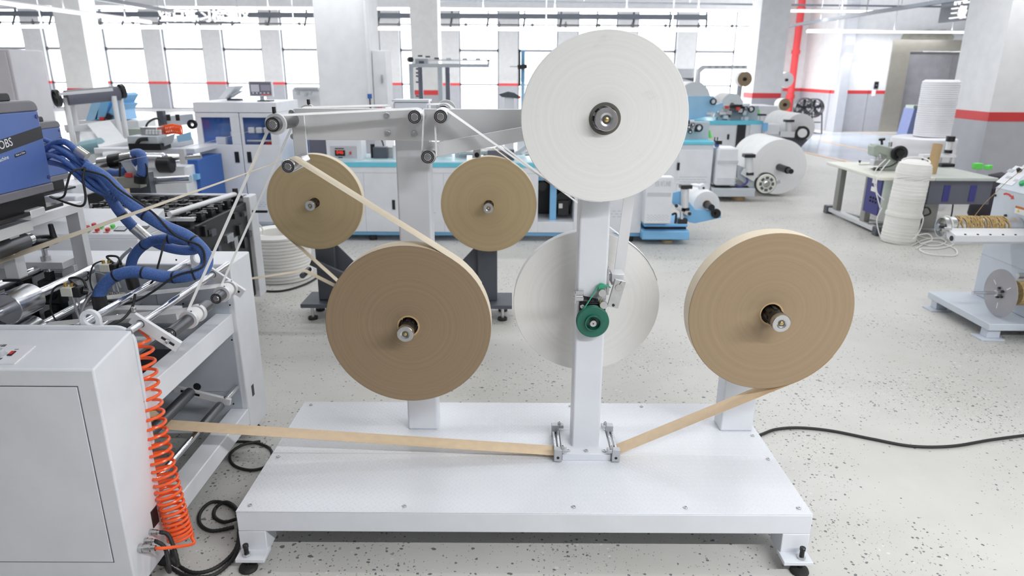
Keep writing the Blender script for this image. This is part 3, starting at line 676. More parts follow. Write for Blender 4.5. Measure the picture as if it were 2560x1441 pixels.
mp = MB().bb(MOT.x-0.051, MOT.x+0.051, 2.497, 2.515, MOT.z-0.04, MOT.z+0.070).build('motor_flange', BLKMETAL, ST, 0.004)
for sx in (-1, 1): bolt(mp, (MOT.x+sx*0.040, 2.497, MOT.z+0.056), (0, -1, 0), 0.0085, 0.010)
pu = MB().lathe([(0, 0.020), (0.027, 0.020), (0.0275, 0.0), (0.0305, -0.001), (0.032, 0.002), (0.032, 0.012), (0.060, 0.013), (0.0635, 0.016), (0.0635, 0.020), (0.050, 0.026), (0.0635, 0.032), (0.0635, 0.036), (0.060, 0.038), (0, 0.038)], (MOT.x, 2.455, MOT.z), (0, 1, 0), 48).build('brake_pulley', GREEN, ST)
MB().cyl((MOT.x, 2.452, MOT.z), (MOT.x, 2.495, MOT.z), 0.013, 20, ch=0.001).build('pulley_shaft', STEEL, pu)
MB().cyl((MOT.x, 2.4515, MOT.z), (MOT.x, 2.4518, MOT.z), 0.003, 10).build('shaft_centre', BLACK, pu)
ip = atY(1505, 722, 2.48); lp = atY(1509, 763, 2.48); up = atY(1506, 733, 2.48)
bl = belt([(MOT.x, MOT.z, 0.056, -1, 2.482), (ip.x, ip.z, 0.0125, -1, 2.500), (ip.x+0.035, ip.z-0.004, 0, 1, 2.51)])
MB().ribbon([bl[0]]+bl[1:], 0.010, 0.004).build('brake_belt', GREENBELT, ST)
yb = cr([(up.x+0.008, 2.49, up.z-0.006), (up.x, 2.488, up.z-0.016), (lp.x-0.013, 2.486, lp.z+0.010), (lp.x-0.014, 2.486, lp.z-0.005), (MOT.x+0.036, 2.484, MOT.z+0.026)], 6)
MB().ribbon(yb, 0.007, 0.002).build('olive_belt', YELBELT, ST)
# spring and its bracket on the left of the post
sb = atY(1445, 742, 2.50)
br = MB().bb(sb.x-0.014, sb.x-0.010, 2.470, 2.525, sb.z-0.019, sb.z+0.021).bb(sb.x-0.010, sb.x+0.022, 2.505, 2.515, sb.z-0.019, sb.z+0.021).build('spring_bracket', ZINC, ST)
MB().cyl((sb.x-0.022, 2.50, sb.z), (sb.x+0.018, 2.50, sb.z), 0.0035, 10).build('spring_screw', ZINC, br)
bolt(br, (sb.x-0.012, 2.50, sb.z), (-1, 0, 0), 0.006, 0.005)
sp = [V(sb.x+0.022+0.055*t/90, 2.495+0.006*math.cos(t*0.9), sb.z-0.002-0.012*t/90+0.006*math.sin(t*0.9)) for t in range(91)]
MB().tube(sp, 0.002, 5).build('tension_spring', BLKMETAL, ST)
wr = atY(1523, 790, 2.47); MB().tube(cr([V(wr.x-0.002, 2.49, wr.z+0.03), V(wr.x-0.006, 2.48, wr.z), V(wr.x-0.018, 2.47, wr.z-0.025), V(wr.x-0.03, 2.46, wr.z-0.02)], 5), 0.0006, 4).build('thin_wire', ZINC, ST)

# ---- spindles (air chucks)
def spindle(x, z, yback, yface, ytip, r, parent=None, far=False):
    parent = parent or ST
    o = MB().cyl((x, yback, z), (x, ytip+0.012, z), r*0.72, 24).build('spindle', BLKMETAL, parent)
    m = MB(); yc = ytip+0.028
    m.lathe([(r*0.7, 0), (r*0.97, 0.002), (r*0.97, yback-yc-0.03), (r*0.7, yback-yc-0.03)], (x, yc, z), (0, 1, 0), 24)
    for i in range(8):
        a = 2*math.pi*i/8; m.box((x+math.cos(a)*r*0.97, (yc+yback)/2-0.01, z+math.sin(a)*r*0.97), (r*0.20, (yback-yc)*0.75, r*0.42), Matrix.Rotation(-a, 4, 'Y'))
    m.build('expanding_sleeve', BLKMETAL, o)
    k = 1.08
    MB().lathe([(r*0.42, 0.003), (r*0.62, 0.0), (r*0.64, 0.0), (r*k-0.002, 0), (r*k, 0.002), (r*k, 0.024), (r*k-0.002, 0.027), (r*0.8, 0.027)], (x, ytip, z), (0, 1, 0), 36).build('end_cap', STEEL, o)
    MB().lathe([(0, 0.004), (r*0.44, 0.004)], (x, ytip, z), (0, 1, 0), 24).build('cap_recess', DKSLEEVE, o)
    MB().lathe([(0, -0.001), (r*0.10, -0.001), (r*0.22, 0.001), (r*0.22, 0.004)], (x, ytip, z), (0, 1, 0), 16).build('air_valve', BRASS, o)
    return o
spindle(XLr, ZL, 2.70, 2.42, 2.335, 0.0285); spindle(XRr, ZR, 2.70, 2.42, 2.315, 0.031)
XW = atY(1512, 299, 2.38).x; ZW = atY(1512, 297, 2.38).z
spindle(XW, ZW, 2.515, 2.38, 2.335, 0.036)
XW2, ZW2, RW2 = atY(1466, 757, 2.70).x, atY(1466, 757, 2.70).z, 0.305
MB().cyl((XW2, 2.60, ZW2), (XW2, 2.78, ZW2), 0.025, 20).build('rear_spindle', STEEL, ST)

# ================================================================== PAPER ROLLS WITH THEIR TAPES
def paper_roll(name, label, x, z, yf, w, Rr, ri, faces, rim, core=0.0, core_m=None, n=96, cat='paper roll'):
    t = thing(name, label, cat, (x, yf+w/2, z))
    a = Rr-0.002
    m = MB(); m.lathe([(ri, 0), (a, 0, 0), (Rr, 0.002, 0), (Rr, w-0.002, 1), (a, w, 0), (ri, w, 0)], (x, yf, z), (0, 1, 0), n, close=True)
    m.build('winding', [faces, rim], t)
    if core: MB().lathe([(ri-core, -0.002), (ri, -0.002), (ri, w+0.002), (ri-core, w+0.002)], (x, yf, z), (0, 1, 0), 40, close=True).build('core', core_m or CARD, t)
    return t
RK = atY(1228, 816, 2.42).x-XLr
YK0, WK = 2.42, 0.078; YKc = YK0+WK/2
kl = paper_roll('kraft_paper_roll', 'dark brown kraft roll on the left post, its tape rising to the beam', XLr, ZL, YK0, WK, RK, 0.043, KROLL, KRAFTRIM, 0.006)
pa = belt([(XLr, ZL, RK+0.001, 1, YKc), (PLw.x, PLw.z, 0.0248, 1, YKc+0.01), (-2.25, 0.945, 0, 1, YKc)])
a_in = math.atan2(pa[0].z-ZL, pa[0].x-XLr)
pre = [V(XLr+math.cos(a_in-t)*(RK+0.001), YKc, ZL+math.sin(a_in-t)*(RK+0.001)) for t in (0.5, 0.4, 0.3, 0.2, 0.1)]
q0_, q1_ = pa[-2], pa[-1]; mids = [q0_+(q1_-q0_)*(i/12) for i in range(1, 12)]; full = pre+pa[:-1]+mids+[q1_]
wvs = [V(0, 1, 0)]*(len(full)-12)+[V(0, 1, 0.34*(i+1)/12) for i in range(12)]
MB().ribbon(full, WK*0.985, wv=wvs).build('paper_tape', KRAFTRIM, kl)
kr = paper_roll('kraft_paper_roll', 'brown kraft roll on the right post, its tape running down to the deck', XRr, ZR, YK0, WK, RK*0.99, 0.045, KROLL2, KRAFTRIM, 0.006)
RKr = RK*0.99
gz = SZ+0.018
pa = belt([(XRr, ZR, RKr+0.001, -1, YKc), (PC+0.118, gz+0.008, 0.006, -1, 2.50), (PC-0.118, gz+0.006, 0.006, -1, 2.50), (-1.42, 0.385, 0.0245, -1, 2.49), (-1.66, 0.62, 0, 1, 2.49)])
a_in = math.atan2(pa[0].z-ZR, pa[0].x-XRr)
pre = [V(XRr+math.cos(a_in+t)*(RKr+0.001), YKc, ZR+math.sin(a_in+t)*(RKr+0.001)) for t in (0.5, 0.4, 0.3, 0.2, 0.1)]
MB().ribbon(pre+pa, WK*0.985).build('paper_tape', KRAFT, kr)
RW = atY(1722, 297, 2.38).x-XW
WW = 0.046; YWf = 2.38; YWc = YWf+WW/2
wf = paper_roll('white_paper_roll', 'large white paper roll at the top of the middle post, facing the camera', XW, ZW, YWf, WW, RW, 0.054, WROLL, WPAPER, 0.011, mat('grey_brown_core', (0.13, 0.12, 0.10), 0.8))
LAX, LAZ = -1.19, 0.868
pa = belt([(XW, ZW, RW+0.001, -1, YWc), (P2.x, P2.z, 0.0262, 1, 2.53), (PD.x, PD.z, 0.0262, -1, 2.50), (P1.x, P1.z, 0.0262, 1, 2.52), (P0.x, P0.z, 0.0262, 1, 2.46), (LAX, LAZ, 0.026, 1, 2.398), (-1.75, 0.83, 0, 1, 2.398)])
a_in = math.atan2(pa[0].z-ZW, pa[0].x-XW); pre = [V(XW+math.cos(a_in+t)*(RW+0.001), YWc, ZW+math.sin(a_in+t)*(RW+0.001)) for t in (0.6, 0.45, 0.3, 0.2, 0.1, 0.05)]
MB().ribbon(pre+pa, WW*0.95, wv=[V(0, 1, 0)]*7+[V(0, 1, 0.12)]*(len(pa)-1)).build('paper_tape', WPAPER, wf)
YW2 = 2.70; YW2c = YW2+0.017
wr_ = paper_roll('white_paper_roll', 'white paper roll low behind the middle post of the stand', XW2, ZW2, YW2, WW, RW2, 0.04, WROLL, WPAPER, 0.008)
pa = belt([(XW2, ZW2, RW2+0.001, 1, YW2c), (-0.262, P2.z+0.006, 0.0262, 1, 2.72), (P0.x+0.006, P0.z+0.012, 0.0262, 1, 2.75), (LAX, LAZ, 0.026, 1, 2.70), (-1.75, 0.83, 0, 1, 2.70)])
a_in = math.atan2(pa[0].z-ZW2, pa[0].x-XW2); pre = [V(XW2+math.cos(a_in-t)*(RW2+0.001), YW2c, ZW2+math.sin(a_in-t)*(RW2+0.001)) for t in (0.6, 0.45, 0.3, 0.2, 0.1, 0.05)]
MB().ribbon(pre+pa, WW*0.95, wv=[V(0, 1, 0)]*7+[V(0, 1, 0.12)]*(len(pa)-1)).build('paper_tape', WPAPER, wr_)
# ================================================================== HANDLE MACHINE (left foreground)
HM = thing('handle_machine', 'large white handle-making machine filling the left foreground, two side cabinets joined by beams', 'machine', (-1.9, 2.5, 0))
FY0, FY1, RY0, RY1 = 1.87, 2.10, 2.92, 3.15
FX = atY(233, 925, FY0).x; XEND = -2.75
zf = atY(233, 925, FY0).z; zr = atY(120, 824, FY1).z
def rounded(x0, x1, z0, z1, r, corners=(1, 1, 1, 1), n=6):
    """outline in two axes, corners: bl, br, tr, tl"""
    out = []
    for (cx, cz, a0, k) in ((x0, z0, math.pi, corners[0]), (x1, z0, 1.5*math.pi, corners[1]), (x1, z1, 0, corners[2]), (x0, z1, 0.5*math.pi, corners[3])):
        if not k: out.append((cx, cz)); continue
        ox = cx+r if cx == x0 else cx-r; oz = cz+r if cz == z0 else cz-r
        for i in range(n+1): a = a0+i*math.pi/2/n; out.append((ox+math.cos(a)*r, oz+math.sin(a)*r))
    return out
fc = MB().prism([(FY0, 0.07), (FY1, 0.07), (FY1, zr), (FY0, zf)], 'x', XEND, FX).build('front_cabinet', WHITE, HM, 0.006)
MB().prism(rounded(-2.0, FX+0.004, 0.5, zr+0.012, 0.06, (0, 0, 1, 1)), 'y', FY1, FY1+0.012).build('cover_plate', WHITE, fc, 0.002)
d1 = atY(193, 968, FY0); d2 = atY(285, 1405, FY0)
MB().bb(XEND, d1.x, FY0-0.003, FY0, d2.z, d1.z).build('access_door', WHITE, fc, 0.0015)
MB().bb(XEND, d1.x+0.003, FY0-0.0012, FY0, d2.z-0.003, d1.z+0.003).build('door_gap', mat('painted_joint_shadow', (0.12, 0.13, 0.15), 0.7), fc)  # dark sheet behind the door paints the shade of its gap
# control plate with knob and switch on the sloping top
sl = math.atan2(zr-zf, FY1-FY0); RS = Matrix.Rotation(sl, 4, 'X')
def on_slope(px, py):
    d = ray(px, py); n = V(0, -math.sin(sl), math.cos(sl)); o = V(0, FY0, zf); c = V(0, 0, CAM_H)
    return c+d*((o-c).dot(n)/d.dot(n))
nS = V(0, -math.sin(sl), math.cos(sl))
a = on_slope(36, 912); b = on_slope(79, 866)
w = 0.26; sv = V(0, math.cos(sl), math.sin(sl)); L = (b-a).dot(sv)
cp = MB().box(a+V(-w/2, 0, 0)+sv*L/2+nS*0.0015, (w, L, 0.003), RS).build('control_plate', mat('pale_plate', (0.82, 0.83, 0.87), 0.35), fc)
k = on_slope(4, 889); MB().lathe([(0, 0.022), (0.009, 0.022), (0.011, 0.020), (0.013, 0.004), (0.0165, 0.003), (0.0165, 0)], k, nS, 24).build('speed_knob', GREYP, cp)
s = on_slope(30, 887); sw = MB().box(s+nS*0.003, (0.014, 0.024, 0.006), RS).build('rocker_switch', BLACK, cp)
MB().box(s+nS*0.0065, (0.009, 0.018, 0.003), RS).build('red_rocker', RED, cp)
p = on_slope(15, 868); text('控制器', 0.016, PRINT, cp, 'lettering', 0.0003, 'RIGHT', frame(p+nS*0.0032-sv*0.006, (1, 0, 0), sv))
p = on_slope(46, 877); text('OFF', 0.007, PRINT, cp, 'lettering', 0.0003, 'RIGHT', frame(p+nS*0.0032-sv*0.002, (1, 0, 0), sv))
p = on_slope(6, 900); text('调速', 0.012, PRINT, cp, 'lettering', 0.0003, 'RIGHT', frame(p+nS*0.0032-sv*0.006, (1, 0, 0), sv))
# vent slot, air fittings on the right flank
for (p0, p1) in (((379, 1282), (395, 1314)),):
    A = atX(379, 1300, FX); B = atX(395, 1296, FX); MB().bb(FX, FX+0.003, A.y, B.y, A.z-0.035, A.z+0.03).build('cable_slot', BLACK, fc)
def fitting(px, py, Lx, r, m=STEEL):
    c = atX(px, py, FX); mb = MB(); mb.lathe([(0, 0), (r*1.2, 0), (r*1.2, Lx*0.25), (r, Lx*0.25), (r, Lx*0.7), (r*0.75, Lx*0.7), (r*0.75, Lx), (0, Lx)], c, (1, 0, 0), 12); mb.build('air_fitting', m, fc); return c+V(Lx, 0, 0)
f1 = fitting(375, 1331, 0.035, 0.009); f2 = fitting(362, 1353, 0.035, 0.009); f3 = fitting(348, 1371, 0.055, 0.0125)
# levelling feet
for y in (FY0+0.05, FY1+0.02):
    for x in (FX-0.03, -2.4):
        l = MB().cyl((x, y, 0.02), (x, y, 0.09), 0.012, 12).build('levelling_screw', ZINC, HM)
        MB().lathe([(0, 0), (0.036, 0), (0.038, 0.008), (0.03, 0.02), (0, 0.024)], (x, y, 0), (0, 0, 1), 20).build('levelling_pad', RUBBER, l)
MB().bb(FX-0.10, FX+0.005, FY1-0.02, FY1+0.07, 0.07, 0.085).build('foot_bracket', WHITE, HM, 0.002)
# rear cabinet
rc = MB().bb(XEND, FX, RY0, RY1, 0.07, zr-0.006).build('rear_cabinet', WHITE, HM, 0.006)
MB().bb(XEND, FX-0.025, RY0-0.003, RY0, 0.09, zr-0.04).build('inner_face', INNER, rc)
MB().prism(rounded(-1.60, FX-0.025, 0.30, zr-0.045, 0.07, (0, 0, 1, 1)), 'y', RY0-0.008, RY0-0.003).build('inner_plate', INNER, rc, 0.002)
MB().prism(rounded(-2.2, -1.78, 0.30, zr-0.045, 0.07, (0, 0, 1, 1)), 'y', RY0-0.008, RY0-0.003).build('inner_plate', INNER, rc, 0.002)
for px, py in ((441, 650), (458, 760), (573, 698), (575, 763), (580, 850), (584, 1010)):
    c = atY(px, py, RY0-0.008); MB().cyl((c.x, RY0-0.0105, c.z), (c.x, RY0-0.008, c.z), 0.004, 10).build('plate_screw', BLKMETAL, rc)
c = atY(493, 967, RY0-0.008); MB().cyl((c.x, RY0-0.0095, c.z), (c.x, RY0-0.008, c.z), 0.018, 24).build('cable_hole', BLACK, rc)
c = atX(632, 976, FX); MB().bb(FX, FX+0.002, c.y-0.012, c.y+0.012, c.z-0.028, c.z+0.028).build('cable_slot', BLACK, rc)
for x in (FX-0.06, -2.4):
    MB().lathe([(0, 0), (0.036, 0), (0.038, 0.008), (0.03, 0.02), (0.012, 0.024), (0.012, 0.08), (0, 0.08)], (x, RY1-0.06, 0), (0, 0, 1), 20).build('levelling_pad', RUBBER, rc)
# cross beams between the cabinets
for x0, x1, z0, z1 in ((-1.345, -1.27, 0.598, 0.69), (-1.335, -1.25, 0.13, 0.21), (-1.95, -1.87, 0.13, 0.21), (-1.92, -1.84, 0.56, 0.64)):
    MB().bb(x0, x1, FY1+0.012, RY0-0.003, z0, z1).build('cross_beam', WHITE, HM, 0.004)
# dark floor of the works between the cabinets
MB().bb(-2.7, -1.42, FY1+0.012, RY0-0.009, 0.50, 0.515).build('works_tray', DKGREY, HM)
MB().bb(-1.75, -1.43, FY1+0.02, RY0-0.02, 0.70, 0.712).build('slide_plate', ZINC, HM)
MB().bb(-1.80, -1.44, 2.20, 2.28, 0.73, 0.80).build('slide_rail', ALU, HM, 0.003)
MB().bb(-1.80, -1.40, 2.68, 2.74, 0.73, 0.79).build('slide_rail', ALU, HM, 0.003)
MB().bb(-1.62, -1.40, 2.14, 2.16, 0.76, 0.90).build('slide_rail', ALU, HM, 0.003)
# chrome rods, tape roller brackets
RX, RZ = -1.262, 0.922
MB().cyl((RX, FY1, RZ), (RX, RY0, RZ), 0.0125, 24).build('chrome_rod', CHROME, HM)
MB().cyl((-1.44, FY1+0.013, 0.93), (-1.44, RY0, 0.93), 0.0135, 24).build('chrome_rod', CHROME, HM)
MB().cyl((-1.29, FY1, 0.325), (-1.29, RY0, 0.325), 0.0125, 24).build('chrome_rod', CHROME, HM)
def tape_bracket(y, side):
    d = V(LAX-RX, 0, LAZ-RZ).normalized(); p0 = V(RX, y, RZ)-d*0.035; p1 = V(RX, y, RZ)+d*0.145
    o = MB().bar(p0, p1, 0.015, 0.042, up=(0, 0, 1)).build('roller_bracket', ALU, HM, 0.0015)
    MB().cyl((RX, y-0.008, RZ), (RX, y+0.008, RZ), 0.0145, 20).build('rod_hole', DKSLEEVE, o)
    bolt(o, p0+V(0.010, 0, 0.022), (0, 0, 1), 0.008, 0.014, STEEL); 
    c = V(RX, y, RZ)+d*0.105; MB().bar(c-d*0.025+V(0, -0.0078, 0), c+d*0.025+V(0, -0.0078, 0), 0.001, 0.009).build('adjusting_slot', BLKMETAL, o)
    bolt(o, c+V(0, -0.008, 0), (0, -1, 0), 0.0085, 0.010, STEEL)
tape_bracket(2.178, 1); tape_bracket(2.765, -1)
ra = roller(LAX, LAZ, 2.215, 2.52, 0.0225, DKSLEEVE, name='tape_roller', parent=HM, collars=((2.352, 0.034, 0.016), (2.424, 0.034, 0.016)))
MB().cyl((LAX, 2.186, LAZ), (LAX, 2.22, LAZ), 0.012, 16).build('axle', CHROME, ra)
rb = roller(LAX, LAZ, 2.60, 2.758, 0.0225, DKSLEEVE, name='tape_roller', parent=HM, collars=((2.655, 0.034, 0.016), (2.73, 0.034, 0.016)))
for o, ys in ((ra, (2.36, 2.432)), (rb, (2.663, 2.738))):
    for y in ys: MB().cyl((LAX+0.012, y, LAZ+0.0315), (LAX+0.0125, y, LAZ+0.0335), 0.003, 8).build('grub_screw', BLACK, o)
# lower guide: bracket arm, two dark rollers
la = MB().bar(V(-1.25, 2.74, 0.335), V(-1.49, 2.74, 0.40), 0.016, 0.03).build('roller_arm', ALU, HM, 0.0015)
bolt(la, (-1.27, 2.74, 0.352), (0, 0, 1), 0.008, 0.01, STEEL)
MB().bar(V(-1.38, 2.731, 0.371), V(-1.46, 2.731, 0.393), 0.002, 0.010).build('adjusting_slot', BLKMETAL, la)
roller(-1.42, 0.385, 2.36, 2.73, 0.024, DKSLEEVE, name='lower_tape_roller', parent=HM)
MB().lathe([(0.0125, 0), (0.020, 0), (0.021, 0.01), (0.021, 0.20), (0.0125, 0.20)], (-1.29, 2.52, 0.325), (0, 1, 0), 28).build('rod_sleeve', DKSLEEVE, HM)
MB().lathe([(0.0125, 0), (0.024, 0), (0.024, 0.014), (0.0125, 0.014)], (-1.29, 2.50, 0.325), (0, 1, 0), 24).build('rod_collar', STEEL, HM)
# kraft web going up inside the works
# lifting eyes
def eye(x, y, z, r, m=WHITE):
    mb = MB(); n = 28
    mb.lathe([(r*0.58, -0.007), (r, -0.007), (r, 0.007), (r*0.58, 0.007)], (x, y, z), (0, 1, 0), n, close=True)
    mb.prism([(x-r, z), (x-r, z-r*1.5), (x+r, z-r*1.5), (x+r, z)]+[(x+math.cos(a_)*r*0.8, z-math.sin(a_)*r*0.8) for a_ in (0.0, 0.4, 0.8, 1.2, 1.57, 1.94, 2.34, 2.74, 3.14)], 'y', y-0.0066, y+0.0066)
    return mb.build('lifting_eye', m, HM, 0.001)
e = atY(226, 799, FY1+0.02); eye(e.x, FY1+0.022, e.z, 0.034)
e = atY(497, 645, RY0-0.018); eo = eye(e.x, RY0-0.018, e.z, 0.036); bolt(eo, (e.x-0.01, RY0-0.025, e.z-0.045), (0, -1, 0), 0.007, 0.006)
# ---- press unit: gantry, uprights, bearing blocks, drums
GX = -1.875
MB().bb(GX-0.028, GX+0.028, 2.86, 2.90, 0.55, 1.205).build('gantry_upright', ALUV, HM, 0.002)
MB().bb(GX-0.03, GX+0.03, 2.42, 2.86, 1.165, 1.205).build('gantry_bar', ALU, HM, 0.002)
MB().bb(GX-0.04, GX+0.01, 2.47, 2.52, 0.985, 1.165).build('gantry_hanger', ALUV, HM, 0.002)
MB().bb(GX-0.05, GX+0.02, 2.462, 2.528, 0.978, 0.988).build('hanger_foot', BLKMETAL, HM)
for z in (0.78, 0.875):
    c = MB().lathe([(0.008, 0.004), (0.012, 0), (0.015, 0), (0.015, 0.004)], (GX+0.005, 2.858, z), (0, 1, 0), 20).build('socket_screw', BLKMETAL, HM)
MB().bb(-2.5, GX-0.028, 2.78, 2.90, 0.935, 0.965).build('press_bridge', ALU, HM, 0.002)
for x in (-2.36, -2.22, -2.06, -1.925): 
    u = MB().bb(x-0.030, x+0.030, 2.84, 2.89, 0.55, 0.935).build('press_upright', ALUV, HM, 0.002); bolt(u, (x, 2.84, 0.85), (0, -1, 0), 0.010, 0.006, STEEL)
def bearing_block(x, z):
    b = MB().bb(x-0.045, x+0.045, 2.79, 2.85, z-0.06, z+0.05).build('bearing_block', BLKMETAL, HM, 0.008)
    MB().lathe([(0.020, -0.012), (0.034, -0.01), (0.038, 0)], (x, 2.79, z), (0, 1, 0), 24).build('bearing_ring', BLKMETAL, b)
    MB().bb(x-0.012, x+0.012, 2.80, 2.83, z+0.05, z+0.085).build('block_neck', BLKMETAL, b)
for x in (-2.14, -1.992):
    bearing_block(x, 0.83); bearing_block(x, 0.69)
    s = MB().cyl((x, 2.815, 0.90), (x, 2.815, 1.035), 0.011, 16).build('lift_screw', CHROME, HM); MB().cyl((x, 2.815, 0.965), (x, 2.815, 0.985), 0.02, 18).build('screw_collar', ZINC, s)
# handwheel
hc = V(-1.992, 2.815, 1.05)
hw = MB().lathe([(0.046, -0.010), (0.058, -0.012), (0.062, -0.004), (0.062, 0.010), (0.056, 0.014), (0.048, 0.010)], hc, (0, 0, 1), 40, close=True).build('handwheel', BLACK, HM)
m = MB()
for i in range(3): a = i*2*math.pi/3+0.4; m.bar(hc, hc+V(math.cos(a)*0.05, math.sin(a)*0.05, 0.0), 0.018, 0.008)
m.cyl(hc+V(0, 0, -0.03), hc+V(0, 0, 0.006), 0.020, 20); m.build('wheel_spokes', BLACK, hw)
MB().cyl(hc+V(0.045, 0.01, 0.01), hc+V(0.040, 0.012, 0.072), 0.0125, 18, 0.010, ch=0.003).build('crank_handle', BLACK, hw)
h2 = MB().lathe([(0.046, -0.010), (0.058, -0.012), (0.062, -0.004), (0.062, 0.010), (0.056, 0.014), (0.048, 0.010)], (-2.14, 2.815, 1.05), (0, 0, 1), 40, close=True).build('handwheel', BLACK, HM)
MB().bb(-2.19, -2.09, 2.805, 2.825, 1.04, 1.05).build('wheel_spokes', BLACK, h2)
# drums on shafts
def drum(x, z, y0, y1, r, rs, ya=2.115, yb=2.80):
    s = MB().cyl((x, ya, z), (x, yb, z), rs, 28).build('press_shaft', CHROME, HM)
    MB().lathe([(rs, 0), (r-0.002, 0), (r, 0.002), (r, y1-y0-0.002), (r-0.002, y1-y0), (rs, y1-y0)], (x, y0, z), (0, 1, 0), 48).build('drum', CHROME, s)
drum(-1.80, 0.93, 2.29, 2.42, 0.056, 0.019); drum(-1.80, 0.81, 2.27, 2.40, 0.058, 0.016)
drum(-2.02, 0.93, 2.29, 2.42, 0.056, 0.019); drum(-2.02, 0.81, 2.27, 2.40, 0.058, 0.016)
s = MB().cyl((-1.64, 2.12, 0.765), (-1.64, 2.84, 0.765), 0.012, 20).build('press_shaft', CHROME, HM)
for y in (2.46, 2.52): MB().cyl((-1.64, y, 0.765), (-1.64, y+0.02, 0.765), 0.020, 20).build('shaft_collar', STEEL, s)
# black web roller at the very left and its bracket bar
e = atY(68, 600, 2.58); s = MB().cyl((e.x, 1.95, e.z), (e.x, 2.56, e.z), 0.034, 28).build('web_roller', DKSLEEVE, HM); MB().cyl((e.x, 2.56, e.z), (e.x, 2.60, e.z), 0.022, 20).build('roller_neck', CHROME, s)
e2 = atY(70, 553, 2.50); MB().bb(e2.x-0.02, e2.x+0.015, 1.95, 2.50, e2.z-0.035, e2.z+0.004).build('support_bar', ALU, HM, 0.002)
MB().bb(e2.x-0.03, e2.x+0.06, 2.44, 2.52, e2.z+0.02, e2.z+0.052).build('support_head', ALU, HM, 0.004)
bolt(HM, (e2.x+0.02, 2.47, e2.z+0.052), (0, 0, 1), 0.008, 0.01, STEEL, 'support_bolt')
# ---- glue guns
def glue_gun(px, py, Y, k=1.0):
    c = atY(px, py, Y); x, y, z = c
    g = MB().box((x, y, z), (0.044*k, 0.05*k, 0.034*k)).build('glue_valve', CREAM, HM, 0.002)
    MB().box((x+0.035*k, y, z-0.002), (0.030*k, 0.046*k, 0.040*k)).build('solenoid', BLACK, g, 0.004)
    MB().cyl((x+0.048*k, y, z), (x+0.062*k, y+0.01, z-0.006), 0.014*k, 14).build('solenoid_plug', BLACK, g)
    for dx in (-0.013, 0.012): MB().cyl((x+dx*k, y, z+0.017*k), (x+dx*k, y, z+0.032*k), 0.0075*k, 10).build('brass_fitting', BRASS, g)
    for dx in (0.004, 0.022): MB().cyl((x+dx*k, y, z-0.016*k), (x+(dx+0.012)*k, y-0.004, z-0.125*k), 0.0045*k, 10).build('feed_rod', CHROME, g)
    MB().box((x+0.022*k, y-0.004, z-0.14*k), (0.07*k, 0.045*k, 0.034*k)).build('nozzle_block', mat('glue_stained_steel', (0.33, 0.32, 0.28), 0.4, 0.8), g, 0.004)
    for i in range(3): bolt(g, (x+(0.0+0.02*i)*k, y-0.012, z-0.123*k), (0, 0, 1), 0.006, 0.008, STEEL, 'nozzle_screw')
    MB().tube(cr([(x-0.012*k, y, z+0.03*k), (x-0.05*k, y-0.02, z+0.01*k), (x-0.075*k, y-0.02, z-0.07*k), (x-0.05*k, y-0.02, z-0.14*k), (x+0.01*k, y-0.03, z-0.155*k), (x+0.06*k, y-0.03, z-0.15*k)], 8), 0.0035*k, 8).build('air_tube', BLACK, g)
    MB().tube(cr([(x+0.03*k, y+0.005, z+0.016*k), (x+0.0*k, y+0.01, z+0.045*k), (x+0.04*k, y+0.02, z+0.042*k), (x+0.06*k, y+0.01, z+0.01)], 6), 0.005*k, 8).build('signal_cable', BLACK, g)
    return c
g1 = glue_gun(175, 727, 2.50); g2 = glue_gun(268, 668, 2.78, 0.95)
MB().tube(cr([atY(258, 718, 2.52), atY(225, 740, 2.5), atY(205, 775, 2.48), atY(205, 790, 2.48)], 8), 0.007, 10).build('steel_hose', ZINC, HM)
MB().tube(cr([atY(330, 620, 2.82), atY(300, 650, 2.8), atY(290, 690, 2.8), atY(300, 720, 2.8)], 8), 0.007, 10).build('steel_hose', ZINC, HM)

# ================================================================== HOSES, CABLES
def hose(name, label, path, r, m=HOSE, cat='hose', bands=(), n=14, sm=8):
    pts = cr(path, sm); t = thing(name, label, cat, tuple(pts[0])); MB().tube(pts, r, n).build('sleeve', m, t)
    for f in bands:
        i = int(f*(len(pts)-2)); d = (pts[i+1]-pts[i]).normalized()
        MB().cyl(pts[i]-d*0.0035, pts[i]+d*0.0035, r*1.06, n).build('cable_tie', BLACK, t)
    return t, pts
def Y3(*l): return [atY(px, py, Y) for px, py, Y in l]
h1, p1s = hose('blue_hose', 'thick blue braided glue hose, the outer loop ending in the front black cuff',
    Y3((212, 418, 2.62), (262, 445, 2.62), (330, 512, 2.60), (400, 560, 2.58), (470, 592, 2.58), (512, 632, 2.56), (513, 668, 2.54), (478, 688, 2.50), (420, 693, 2.50), (340, 680, 2.50), (285, 692, 2.50), (254, 722, 2.50), (247, 745, 2.50)), 0.0235, bands=(0.22, 0.36, 0.58, 0.66, 0.74, 0.84))
c0, c1 = atY(246, 738, 2.50), atY(254, 778, 2.50)
MB().cyl(c0, c1, 0.0265, 24, ch=0.002).build('black_cuff', BLACK, h1)
MB().tube(cr([c1+V(-0.03, -0.02, 0.0), c1+V(0, -0.03, 0.006), c1+V(0.03, -0.025, 0.012), c1+V(0.035, -0.02, 0.0), c1+V(-0.01, -0.03, -0.01)], 6), 0.003, 6).build('red_wires', RED, h1)
